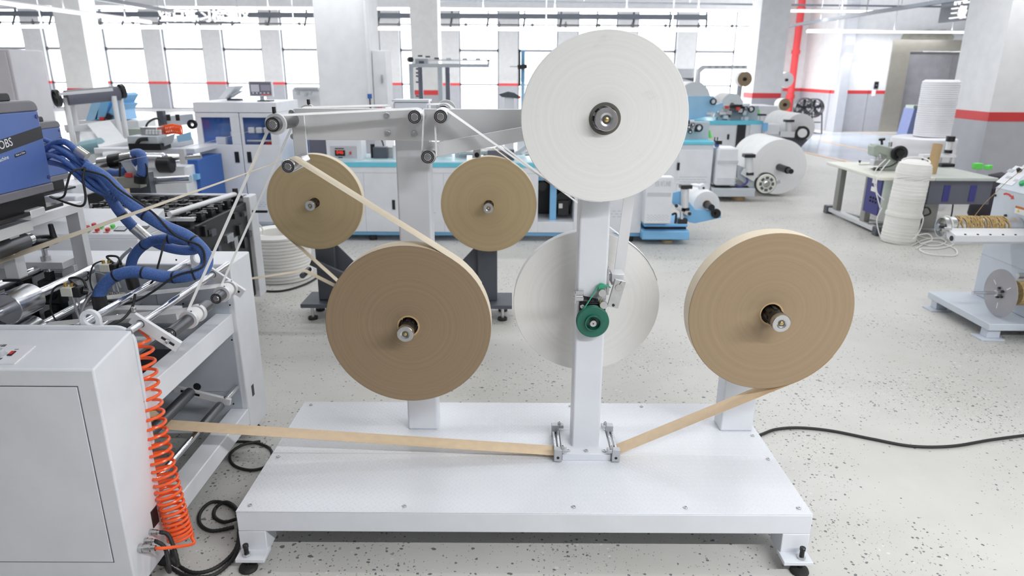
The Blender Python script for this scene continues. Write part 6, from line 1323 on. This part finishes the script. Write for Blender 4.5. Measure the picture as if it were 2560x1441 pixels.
for py in (172, 182, 190, 205, 240): MB().bar(atY(1040, py, Yg+0.2), atY(1047, py+1, Yg+0.2), 0.02, 0.02).build('hook', DKGREY, GA)
BP = thing('blue_post', 'slim blue and white post with black clamp at the left edge of the white roll', 'post', tuple(atY(1306, 250, 8.6)))
pb(1302, 126, 1313, 206, 8.6, 0.06, 'blue_upright', SKY, BP); pb(1302, 206, 1312, 285, 8.6, 0.06, 'white_upright', mat('pale_sky', (0.36, 0.62, 0.86), 0.45), BP)
MB().bb(atY(1306, 280, 8.6).x-0.06, atY(1306, 280, 8.6).x+0.06, 8.55, 8.75, 0, 1.2).build('post_base', WHITE, BP)
MB().bar(atY(1294, 168, 8.58), atY(1318, 166, 8.58), 0.06, 0.05).build('clamp', BLACK, BP); MB().bar(atY(1299, 124, 8.58), atY(1299, 215, 8.58), 0.02, 0.025).build('cable', BLACK, BP); MB().cyl(atY(1275, 166, 8.58), atY(1294, 166, 8.58), 0.008, 8).build('sensor_rod', ALU, BP)
DT = thing('draped_tool', 'small dark tool with orange tip resting left of the blue post', 'tool', tuple(atY(1275, 240, 8.8)))
ppoly(((1246, 236), (1260, 232), (1270, 229), (1285, 232), (1298, 240), (1296, 247), (1275, 244), (1255, 243)), 8.8, 0.1, 'dark_body', DKGREY, DT); pb(1294, 240, 1302, 247, 8.8, 0.08, 'orange_tip', ORANGE, DT)
MB().bb(atY(1265, 250, 8.8).x-0.02, atY(1285, 250, 8.8).x, 8.82, 9.0, 0, atY(1270, 243, 8.8).z).build('stand', WALLW, DT)
# printing machine bodies behind the beam (white, mostly hidden)
MW = thing('far_white_machine', 'low white machine body behind the near column', 'machine', (-1.6, 11.5, 0))
pb(735, 222, 800, 300, 11.2, 0.8, 'body', WHITE, MW, 0.02); pb(938, 250, 962, 300, 11.2, 0.6, 'body', WHITE, MW, 0.02)
xa0, xa1 = atY(735, 300, 11.2).x, atY(962, 300, 11.2).x; MB().bb(xa0, xa1, 11.2, 12.0, 0, atY(800, 298, 11.2).z).build('base_body', WHITE, MW, 0.02)
for px, py in ((745, 228), (765, 232), (775, 228), (960, 252), (967, 256)): MB().cyl(atY(px, py, 11.1), atY(px, py+9, 11.1), 0.03, 10).build('cylinder', GREYP, MW)
pb(734, 218, 794, 224, 11.15, 0.2, 'rail', GREYP, MW)

# ================================================================== FANS AND BROOM by the far corner
def fan(px, py, Y, r, label):
    c = atY(px, py, Y); t = thing('drum_fan', label, 'fan', (c.x, Y, 0))
    MB().lathe([(r*0.94, -0.10), (r, -0.10), (r, 0.10), (r*0.94, 0.10)], c, (0, 1, 0), 32, close=True).build('drum', BLACK, t)
    bl = MB()
    for i in range(5):
        a = i*2*math.pi/5+0.3; u = V(math.cos(a), 0, math.sin(a)); w = V(-math.sin(a), 0, math.cos(a)); bl.add([c+u*r*0.15-w*r*0.1, c+u*r*0.85-w*r*0.22+V(0, 0.05, 0), c+u*r*0.85+w*r*0.22-V(0, 0.05, 0), c+u*r*0.15+w*r*0.12, c+u*r*0.15-w*r*0.1+V(0, .01, 0), c+u*r*0.85-w*r*0.22+V(0, 0.06, 0), c+u*r*0.85+w*r*0.22-V(0, 0.04, 0), c+u*r*0.15+w*r*0.12+V(0, .01, 0)], [[0, 1, 2, 3], [7, 6, 5, 4], [0, 4, 5, 1], [1, 5, 6, 2], [2, 6, 7, 3], [3, 7, 4, 0]])
    bl.build('blades', DKGREY, t); MB().cyl(c-V(0, 0.08, 0), c+V(0, 0.1, 0), r*0.2, 16).build('hub', BLACK, t)
    g = MB()
    for k_ in (0.35, 0.65): g.tube([c+V(math.cos(i*0.26)*r*k_, -0.105, math.sin(i*0.26)*r*k_) for i in range(24)], 0.008, 5, True)
    for i in range(8): g.cyl(c-V(0, 0.105, 0), c+V(math.cos(i*math.pi/4)*r, -0.105, math.sin(i*math.pi/4)*r), 0.007, 5)
    g.build('guard', BLACK, t)
    for sx in (-1, 1): MB().tube([V(c.x+sx*r*0.95, Y+0.02, c.z), V(c.x+sx*r*1.0, Y-0.15, 0.02), V(c.x+sx*r*0.6, Y+0.3, 0.02)], 0.02, 8).build('leg', BLACK, t)
    MB().cyl((c.x-r, Y+0.02, c.z*0.45), (c.x+r, Y+0.02, c.z*0.45), 0.015, 8).build('cross_tube', BLACK, t)
fan(2009, 269, 20.2, 0.27, 'left black drum fan of the two by the red riser pipe'); fan(2034, 270, 20.6, 0.27, 'right black drum fan of the two by the red riser pipe')
fb_ = atZ(2088, 326, 0); t = thing('dustpan', 'orange long-handled dustpan leaning beside the grey pillar', 'dustpan', (fb_.x, fb_.y, 0))
MB().prism([(fb_.x-0.16, 0.0), (fb_.x+0.16, 0.0), (fb_.x+0.06, 0.24), (fb_.x-0.06, 0.24)], 'y', fb_.y, fb_.y+0.1).build('pan', ORANGE, t, 0.01); MB().cyl((fb_.x, fb_.y+0.05, 0.22), (fb_.x+0.05, fb_.y+0.12, 1.0), 0.018, 8).build('handle', ORANGE, t)

# ================================================================== SEWING TABLE
TZ = 0.66
T = thing('sewing_table', 'cream-topped sewing table on grey steel frame at the right', 'table', (4.5, 7.8, 0))
tA_, tB_, tC_ = atZ(2103, 406, TZ), atZ(2226, 450, TZ), atZ(2472, 440, TZ)
tx0, tx1, ty0, ty1 = tB_.x-0.02, tC_.x, (tB_.y+tC_.y)/2, tA_.y+0.05
txm = atZ(2345, 446, TZ).x
MB().bb(tx0, txm-0.002, ty0, ty1, TZ-0.035, TZ).build('table_top', CREAM, T, 0.006); MB().bb(txm+0.002, tx1, ty0, ty1, TZ-0.035, TZ).build('table_top', mat('grey_green_top', (0.56, 0.60, 0.56), 0.4), T, 0.006)
LEGM = mat('grey_steel_leg', (0.40, 0.40, 0.38), 0.4, 0.5)
for y in (ty1-0.18, ty0+0.45):
    MB().bb(tx0+0.10, tx0+0.17, y-0.05, y+0.05, 0.08, TZ-0.035).build('leg', LEGM, T, 0.006)
for x0_ in (txm-0.05, txm+0.12): MB().bb(x0_, x0_+0.16, ty0+0.30, ty0+0.42, 0.08, TZ-0.035).build('leg', LEGM, T, 0.006)
MB().bb(tx0+0.09, tx0+0.17, ty0+0.05, ty1, 0.03, 0.08).build('foot_rail', ALU, T, 0.006); MB().bb(tx0+0.1, txm+0.3, ty0+0.30, ty0+0.42, 0.03, 0.09).build('foot_rail', LEGM, T, 0.006)
MB().bar(V(tx0+0.12, ty1-0.1, 0.06), V(tx0+0.40, ty0+0.4, 0.06), 0.03, 0.03).build('foot_brace', ALU, T)
for y in (ty1, ty0+0.08): MB().bb(tx0+0.07, tx0+0.19, y-0.05, y+0.05, 0.0, 0.10).build('foot_cap', DKGREY, T, 0.01)
MB().bb(tx0+0.15, tx0+0.35, ty0+0.5, ty0+0.8, 0.03, 0.06).build('pedal', BLACK, T)
cbx = atY(2196, 480, ty0+0.12).x
pan = MB().bb(cbx, cbx+0.02, ty0+0.08, ty0+0.40, 0.22, TZ-0.04).build('control_panel', PURPLE, T, 0.004)
MB().bb(cbx+0.02, txm-0.05, ty0+0.06, ty0+0.42, 0.24, TZ-0.035).build('control_box', mat('pale_green_box', (0.66, 0.72, 0.68), 0.45), T, 0.006)
for z, h_ in ((0.56, 0.05), (0.47, 0.05)): MB().bb(cbx-0.004, cbx, ty0+0.18, ty0+0.28, z, z+h_).build('panel_label', WPAPER, pan)
for z in (0.40, 0.36): 
    for y in (0.14, 0.2, 0.26): MB().cyl((cbx-0.012, ty0+y, z), (cbx, ty0+y, z), 0.012, 8).build('knob', BLACK, pan)
MB().bb(tx0+0.18, tx0+0.30, ty0+0.55, ty0+0.62, 0.30, 0.55).build('side_box', GREYP, T, 0.006)
dz1 = TZ-0.035
dr = MB().bb(txm-0.03, tx1-0.03, ty0+0.03, ty0+0.45, dz1-0.26, dz1).build('drawer_box', SLATE, T, 0.004)
for px in (2373, 2439): k = atY(px, 466, ty0); MB().bb(k.x-0.035, k.x+0.035, ty0+0.024, ty0+0.03, dz1-0.23, dz1-0.05).build('drawer_slot', PURPLE, dr)
MB().tube(cr([(tx1-0.25, ty0+0.3, dz1-0.26), (tx1-0.27, ty0+0.25, 0.2), (tx1-0.32, ty0+0.2, 0.01)], 6), 0.008, 6).build('power_cable', RUBBER, T)
MB().tube(cr([(txm-0.1, ty0+0.05, 0.3), (txm-0.02, ty0+0.02, 0.33), (txm+0.02, ty0+0.02, 0.26), (txm-0.1, ty0+0.03, 0.22)], 6), 0.009, 6).build('power_cable', RUBBER, T)
# sewing machine head
ys = ty0+0.55; sm = thing('sewing_machine', 'sage green industrial sewing machine head on the table', 'sewing machine', tuple(atZ(2240, 430, TZ)))
ppoly(((2205, 437), (2222, 437), (2258, 437), (2262, 385), (2240, 372), (2195, 362), (2186, 366), (2185, 388), (2190, 393), (2197, 392), (2200, 384), (2218, 390), (2217, 410)), ys, 0.16, 'arm', SAGE, sm, 0.012)
kz = atY(2200, 437, ys).z
MB().bb(atY(2190, 435, ys).x, atY(2262, 435, ys).x, ys-0.02, ys+0.2, TZ, kz+0.01).build('bed', SAGE, sm, 0.006)
wc = atY(2249, 384, ys-0.05); MB().lathe([(0, -0.02), (0.04, -0.02), (0.05, 0.0), (0.085, -0.02), (0.09, 0.0), (0.085, 0.03), (0, 0.03)], wc, (0, 1, 0), 28).build('handwheel', BLACK, sm)
pb(2184, 400, 2212, 415, ys-0.03, 0.1, 'presser_block', ZINC, sm)
for px in (2190, 2197, 2204): MB().cyl(atY(px, 390, ys+0.02), atY(px, 402, ys+0.02), 0.008, 8).build('needle_bar', STEEL, sm)
MB().cyl(atY(2205, 362, ys+0.05), atY(2204, 348, ys+0.05), 0.014, 8).build('thread_post', BLACK, sm); MB().cyl(atY(2205, 351, ys+0.05), atY(2205, 346, ys+0.05), 0.035, 12).build('thread_knob', BLACK, sm); MB().cyl(atY(2225, 367, ys+0.05), atY(2226, 355, ys+0.05), 0.022, 10).build('oil_cap', ZINC, sm)
MB().tube(cr([atY(2249, 392, ys-0.08), atY(2243, 405, ys-0.1), atY(2225, 416, ys-0.15), atY(2200, 420, ys-0.2), atY(2192, 424, ys-0.2)], 6), 0.009, 6).build('cable', BLACK, sm); MB().box(atY(2190, 423, ys-0.2), (0.06, 0.05, 0.04)).build('plug', BLACK, sm, 0.01)
t = thing('small_tool', 'small dark screw lying on the left of the sewing table', 'tool', tuple(atZ(2149, 406, TZ))); k = atZ(2149, 407, TZ); MB().lathe([(0, 0.03), (0.015, 0.03), (0.018, 0.02), (0.01, 0.015), (0.01, 0)], k, (0, 0, 1), 10).build('screw', BLACK, t)
t = thing('scissors', 'pair of metal thread snips on the sewing table', 'tool', tuple(atZ(2165, 413, TZ))); k = atZ(2165, 413, TZ); MB().bar(k+V(-.08, .02, .006), k+V(.08, -.01, .006), .012, .006).build('blade', STEEL, t); MB().bar(k+V(-.08, -.02, .010), k+V(.08, .01, .010), .012, .004).build('blade', STEEL, t)
k = atZ(2338, 436, TZ); t = thing('cardboard_tube', 'tall brown cardboard tube standing on the sewing table', 'tube', tuple(k))
MB().lathe([(0.043, 0), (0.05, 0), (0.05, 0.33), (0.043, 0.33)], (k.x-0.01, k.y+0.06, TZ), (0.03, 0, 1), 24, close=True).build('tube', CARD, t)
k = atZ(2365, 418, TZ); t = thing('hole_punch', 'chrome and black pneumatic punch behind the cardboard tube', 'tool', tuple(k))
MB().box(k+V(0.02, 0.05, 0.02), (0.16, 0.12, 0.04)).build('base', BLACK, t, 0.006); MB().cyl(k+V(0.02, 0.05, 0.2), k+V(0.02, 0.05, 0.33), 0.035, 16).build('cylinder', ALU, t); MB().cyl(k+V(0.02, 0.05, 0.30), k+V(0.02, 0.05, 0.36), 0.05, 16).build('cap', BLACK, t); MB().box(k+V(-0.1, 0.05, 0.13), (0.4, 0.1, 0.03)).build('bridge', WALLW, t)
for dx in (-0.27, -0.2, -0.05, 0.07): MB().cyl(k+V(dx, 0.05, 0.02), k+V(dx, 0.05, 0.13), 0.012, 8).build('guide_rod', BLACK if dx < -0.1 else STEEL, t)
MB().box(k+V(-0.24, 0.05, 0.01), (0.14, 0.10, 0.02)).build('base', BLACK, t); MB().cyl(k+V(0.02, 0.05, 0.16), k+V(0.02, 0.05, 0.20), 0.045, 16).build('collar', BLACK, t)
k = atZ(2455, 423, TZ); t = thing('green_clips', 'bright green plastic clips on the right end of the table', 'clip', tuple(k))
MB().box(k+V(-0.06, 0.0, 0.035), (0.10, 0.06, 0.07)).build('clip', LIME, t, 0.008); MB().box(k+V(0.05, -0.03, 0.025), (0.09, 0.06, 0.05), Matrix.Rotation(0.5, 4, 'Z')).build('clip', LIME, t, 0.008)
# rope bundle standing before the table
k = atZ(2248, 604, 0); t = thing('rope_bundle', 'tall bundle of white rope standing on the floor before the sewing table', 'rope coil', (k.x, k.y, 0))
random.seed(9); pr = [(0, 0), (0.165, 0.0), (0.172, 0.03)]; hh = atY(2248, 400, k.y).z; nR = 64; lean = 0.05
for i in range(nR):
    f = (i+0.5)/nR; rr = 0.172-0.010*f+(0.008 if 0.32 < f < 0.36 else 0); rr = rr if f < 0.80 else 0.15+0.02*math.sin((f-0.80)/0.20*math.pi)
    pr += [(rr-0.002, hh*0.93*i/nR+0.03), (rr+random.uniform(0, .004), hh*0.93*f+0.03)]
pr += [(0.13, hh*0.975), (0.09, hh*1.0), (0, hh*1.01)]
MB().lathe(pr, (k.x-0.02, k.y, 0), (0.05, 0.0, 1), 36).build('rope_windings', ROPEW, t)
for j in range(18):
    zc = hh*random.uniform(0.76, 0.98); rr = 0.160 if zc < hh*.9 else 0.13; ph = random.random()*6
    MB().tube([V(k.x-0.02+0.05*zc+math.cos(a*0.35+ph)*rr, k.y+math.sin(a*0.35+ph)*rr, zc+0.035*math.sin(a*0.35+ph*1.7)) for a in range(18)], 0.007, 6, True).build('loose_turn', ROPEW, t)
for j, L_ in enumerate((((2225, 400), (2195, 440), (2192, 480), (2210, 500)), ((2215, 398), (2190, 425), (2186, 460), (2200, 520)), ((2205, 520), (2192, 550), (2200, 590), (2212, 604)), ((2292, 520), (2308, 545), (2298, 580), (2282, 600)), ((2288, 590), (2320, 585), (2330, 600), (2300, 610)))):
    MB().tube(cr([atY(px, py, k.y-0.22) for px, py in L_], 8), 0.0055, 6).build('hanging_strand', ROPEW, t)
t = thing('loose_rope', 'loose white rope tangle on the floor right of the rope bundle', 'rope', tuple(atZ(2330, 610, 0)))
MB().tube(cr([atZ(px, py, 0.012) for px, py in ((2280, 614), (2310, 600), (2345, 596), (2365, 605), (2340, 615), (2300, 608), (2290, 590), (2320, 596), (2375, 598), (2382, 612), (2345, 622), (2300, 622), (2320, 635), (2380, 640), (2393, 632), (2380, 618), (2330, 604), (2290, 622))], 8), 0.0065, 7).build('rope', ROPEW, t)
# foam rolls behind the table
k = atY(2350, 350, 9.3); 
t = rope_coil('foam_roll', 'wide white foam roll lying flat behind the sewing table', atY(2303, 385, 9.3).x, 9.3, 0.39, atY(2312, 352, 8.9).z, 8, m=mat('white_foam', (0.84, 0.84, 0.88), 0.7), hollow=0, seed=2, amp=0.006)
zt = atY(2312, 352, 8.9).z+0.02
rope_coil('foam_roll', 'tall white ribbed foam roll standing on the wide one', atY(2338, 290, 9.3).x, 9.3, 0.222, atY(2345, 204, 9.1).z-zt, 26, m=MATS['white_foam'], hollow=0, seed=4, z0=zt, amp=0.006)
t = thing('blue_bin', 'dull blue bin partly hidden behind the foam rolls', 'bin', tuple(atZ(2290, 345, 0))); k = atZ(2295, 346, 0); MB().prism([(k.x-0.35, 0), (k.x+0.3, 0), (k.x+0.4, 0.8), (k.x-0.25, 0.8)], 'y', k.y, k.y+0.5).build('body', mat('dull_blue', (0.17, 0.20, 0.36), 0.5), t); MB().box((k.x, k.y+0.25, 0.84), (0.5, 0.4, 0.08)).build('green_load', SAGE, t)

# ================================================================== WINDING MACHINE (right edge)
WM = thing('twine_winder', 'pale grey twine winding machine at the right edge with spool arm and disc', 'machine', (3.9, 4.7, 0))
WG = mat('cool_grey_enamel', (0.60, 0.65, 0.72), 0.42)
wx = 3.24; wy0, wy1 = 4.34, 5.06
MB().bb(wx, 4.9, wy0, wy1, 0.075, 0.125).build('platform', WG, WM, 0.005)
for y in (wy0+0.03, wy1-0.10): f = MB().bb(wx+0.02, wx+0.11, y, y+0.07, 0.012, 0.075).build('foot', WG, WM, 0.003); MB().bb(wx-0.03, wx+0.13, y-0.03, y+0.09, 0, 0.012).build('foot_plate', WG, f, 0.002)
bxw = 3.56; ztw = atX(2490, 468, bxw).z; yw1 = atX(2490, 468, bxw).y
MB().prism([(bxw, 0.125), (4.5, 0.125), (4.5, 1.25), (bxw+0.30, 1.25), (bxw, ztw)], 'y', 3.9, yw1).build('body', WG, WM, 0.006)
MB().bb(bxw-0.002, bxw, 3.9, yw1, ztw-0.006, ztw-0.001).build('panel_joint', GREYP, WM); MB().bb(bxw-0.002, bxw, 3.9, yw1, 0.44, 0.444).build('panel_joint', GREYP, WM)
sln = V(-(1.25-ztw), 0, 0.30).normalized(); sup = V(0.30, 0, 1.25-ztw).normalized()
def onw(px, py):
    d = ray(px, py); o = V(bxw, 0, ztw); c_ = V(0, 0, CAM_H); return c_+d*((o-c_).dot(sln)/d.dot(sln))
RWm = Matrix((V(0, -1, 0), sup, sln)).transposed().to_4x4()
k = onw(2535, 440); pl = MB().box(k+sln*0.002, (0.17, 0.17, 0.004), RWm).build('control_plate', mat('pale_plate', (0.82, 0.83, 0.87), 0.35), WM, 0.001)
k = onw(2550, 429); MB().lathe([(0, 0.03), (0.012, 0.03), (0.014, 0.02), (0.02, 0.0)], k, sln, 16).build('speed_knob', BLACK, pl)
for px, py, w_, h_ in ((2528, 428, .06, .03), (2524, 445, .06, .02), (2540, 452, .03, .02)): k = onw(px, py); MB().box(k+sln*0.005, (w_, h_, 0.002), RWm).build('plate_print', GREYP, pl)
k = onw(2558, 460); MB().lathe([(0, 0.02), (0.02, 0.02), (0.024, 0.0)], k, sln, 16).build('green_button', mat('button_green', (0.03, 0.35, 0.13), 0.4), WM)
# red arrow, warning label on the side
def sidep(px, py): return atX(px, py, bxw-0.001)
ap = [sidep(*q) for q in ((2509, 484), (2516, 482), (2524, 485), (2531, 491), (2533, 489), (2535, 498), (2527, 498), (2529, 495), (2522, 489), (2516, 487), (2510, 488))]
MB().prism([(p.y, p.z) for p in ap], 'x', bxw-0.003, bxw).build('red_arrow', RED, WM)
a, b = sidep(2540, 514), sidep(2575, 536); MB().bb(bxw-0.002, bxw, b.y, a.y, b.z-0.02, a.z).build('warning_label', WPAPER, WM); MB().bb(bxw-0.003, bxw-0.002, b.y, a.y, a.z-0.016, a.z).build('warning_stripe', mat('warning_orange', (0.55, 0.16, 0.02), 0.6), WM)
tri = atX(2547, 527, bxw); MB().prism([(tri.y-0.012, tri.z-0.01), (tri.y+0.012, tri.z-0.01), (tri.y, tri.z+0.012)], 'x', bxw-0.004, bxw-0.002).build('warning_triangle', YEL, WM)
for px, py in ((2489, 489), (2515, 539), (2511, 557), (2500, 604)): k = sidep(px, py); MB().cyl((bxw-0.012, k.y, k.z), (bxw, k.y, k.z), 0.009, 10).build('black_screw', BLACK, WM)
# upper spool with twine (axis along X)
sy = 4.72; e0 = atY(2352, 570, sy); zs = e0.z+0.005
sp_ = MB().lathe([(0.066, 0), (0.075, 0), (0.075, 0.53), (0.066, 0.53)], (e0.x, sy, zs), (1, 0, 0), 32, close=True).build('spool_tube', ZINC, WM)
MB().lathe([(0.020, 0.0), (0.080, 0.0), (0.083, 0.004), (0.080, 0.010), (0.020, 0.010)], (e0.x+0.03, sy, zs), (1, 0, 0), 32, close=True).build('spool_disc', CREAM, sp_)
MB().cyl((e0.x-0.03, sy, zs), (bxw+0.02, sy, zs), 0.018, 16).build('spool_shaft', STEEL, sp_); MB().cyl((e0.x-0.02, sy, zs), (e0.x+0.01, sy, zs), 0.028, 16).build('shaft_nut', CHROME, sp_)
random.seed(21)
tw = MB()
for j in range(46):
    x0_ = e0.x+0.10+random.random()*0.30; tl_ = random.uniform(-.06, .06); ph = random.random()*6
    tw.tube([V(x0_+tl_*math.sin(a*0.4488+ph), sy+math.cos(a*0.4488)*0.079, zs+math.sin(a*0.4488)*0.079) for a in range(14)], 0.0045, 5, True)
tw_o = tw.build('twine_turns', TWINE, sp_)
# guide trough beneath it
ty = 4.55; g0 = atY(2378, 590, ty)
tr = MB().prism([(ty-0.045, g0.z-0.03), (ty-0.02, g0.z-0.05), (ty+0.05, g0.z-0.02), (ty+0.07, g0.z+0.04), (ty-0.045, g0.z+0.015)], 'x', g0.x, bxw+0.3).build('guide_trough', ALU, WM, 0.004)
MB().cyl((g0.x-0.004, ty-0.01, g0.z-0.015), (g0.x, ty-0.01, g0.z-0.015), 0.018, 16).build('end_plug', BLACK, tr)
for i in range(7): bolt(tr, (g0.x+0.07+i*0.085, ty-0.035, g0.z+0.016), (0, 0, 1), 0.007, 0.006, BLACK, 'trough_screw')
MB().cyl((g0.x-0.03, ty+0.05, g0.z+0.035), (g0.x+0.02, ty+0.05, g0.z+0.035), 0.016, 12).build('guide_eye', ZINC, tr); MB().cyl((g0.x-0.05, ty+0.06, g0.z+0.05), (g0.x-0.01, ty+0.06, g0.z+0.05), 0.012, 10).build('clamp_knob', BLACK, tr)
# lower disc, shaft, twine spool
dc = atY(2500, 733, 4.48); ds = MB().lathe([(0, 0), (0.165, 0), (0.167, 0.002), (0.165, 0.004), (0, 0.004)], dc, (1, 0, 0.0), 48).build('wire_disc', STAINLESS, WM)
MB().cyl(dc-V(0.19, 0, 0), dc+V(0.45, 0, 0), 0.012, 14).build('disc_shaft', CHROME, ds)
hb = MB().cyl(dc-V(0.03, 0, 0), dc, 0.022, 16).build('disc_hub', ZINC, ds)
for i in range(5): a = i*2*math.pi/5; p = dc+V(-0.012, math.cos(a)*0.034, math.sin(a)*0.034); MB().cyl(p, p+V(0.012, 0, 0), 0.009, 8).build('hub_screw', BLACK, ds)
for a in (0.7, 2.5, 4.7): MB().box(dc+V(-0.0012, math.cos(a)*0.09, math.sin(a)*0.09), (0.001, 0.006, 0.04), Matrix.Rotation(a-math.pi/2, 4, 'X')).build('disc_slot', WPAPER, ds)
MB().cyl(dc+V(0.10, 0, 0), dc+V(0.40, 0, 0), 0.085, 24).build('twine_spool', TWINE, ds)
k = atX(2558, 690, bxw-0.02); MB().cyl((bxw-0.06, k.y, k.z), (bxw, k.y, k.z), 0.02, 10).build('thread_guide', ZINC, WM)
t = thing('paper_twine', 'thin tan twine strand rising to the winder panel', 'twine', tuple(atY(2430, 535, 4.75)))
MB().tube([V(e0.x+0.22, sy, zs+0.082), atY(2460, 510, 4.68), atY(2520, 452, 4.5), atY(2580, 405, 4.3)], 0.002, 5).build('strand', TWINE, t)
# dark sack on the floor behind the winder
ks = atY(2482, 530, 8.2); t = thing('black_sack', 'black sack on the floor behind the winder, against the column', 'bag', (ks.x, 8.2, 0))
MB().lathe([(0, 0), (0.20, 0.0), (0.26, 0.10), (0.25, 0.26), (0.19, 0.36), (0.21, 0.44), (0.12, 0.58), (0, 0.62)], (ks.x, 8.2, 0), (0, 0, 1), 20).build('sack', mat('dark_cloth', (0.05, 0.045, 0.06), 0.85, bump=0.5, bs=20), t)

# tall cabinet at the far left edge
t = thing('tall_cabinet', 'tall pale mauve-grey cabinet at the left edge behind the glue units', 'cabinet', (-6.4, 8.3, 0))
ca = atY(34, 200, 8.0); zt_ = atY(20, 123, 8.0).z; MV = mat('mauve_grey_enamel', (0.60, 0.58, 0.61), 0.5)
MB().bb(ca.x-1.1, ca.x, 8.02, 8.6, 0.0, zt_).build('body', MV, t, 0.01); MB().bb(ca.x-1.08, ca.x-0.56, 8.0, 8.02, 0.06, zt_-0.03).build('door', MV, t, 0.004); MB().bb(ca.x-0.55, ca.x-0.03, 8.0, 8.02, 0.06, zt_-0.03).build('door', MV, t, 0.004)

# ================================================================== groups of look-alikes
GROUPS = {'kraft_paper_roll': 'kraft paper rolls', 'white_paper_roll': 'white paper rolls', 'blue_hose_strand': 'thin blue hose strands', 'blue_hose': 'blue glue hoses',
    'black_cable': 'black cables', 'bag_machine': 'bag machines', 'drum_fan': 'black drum fans', 'foam_roll': 'white foam rolls', 'glue_unit': 'blue glue units',
    'roll_stand': 'dark roll stands', 'reel_stand': 'grey reel stands', 'cable_tray': 'black cable trays', 'led_sign': 'glowing signs'}
for o in list(COL.objects):
    if o.parent is None and 'label' in o.keys() and 'group' not in o.keys():
        b_ = o.name.split('.')[0]
        if b_ in GROUPS: o['group'] = GROUPS[b_]
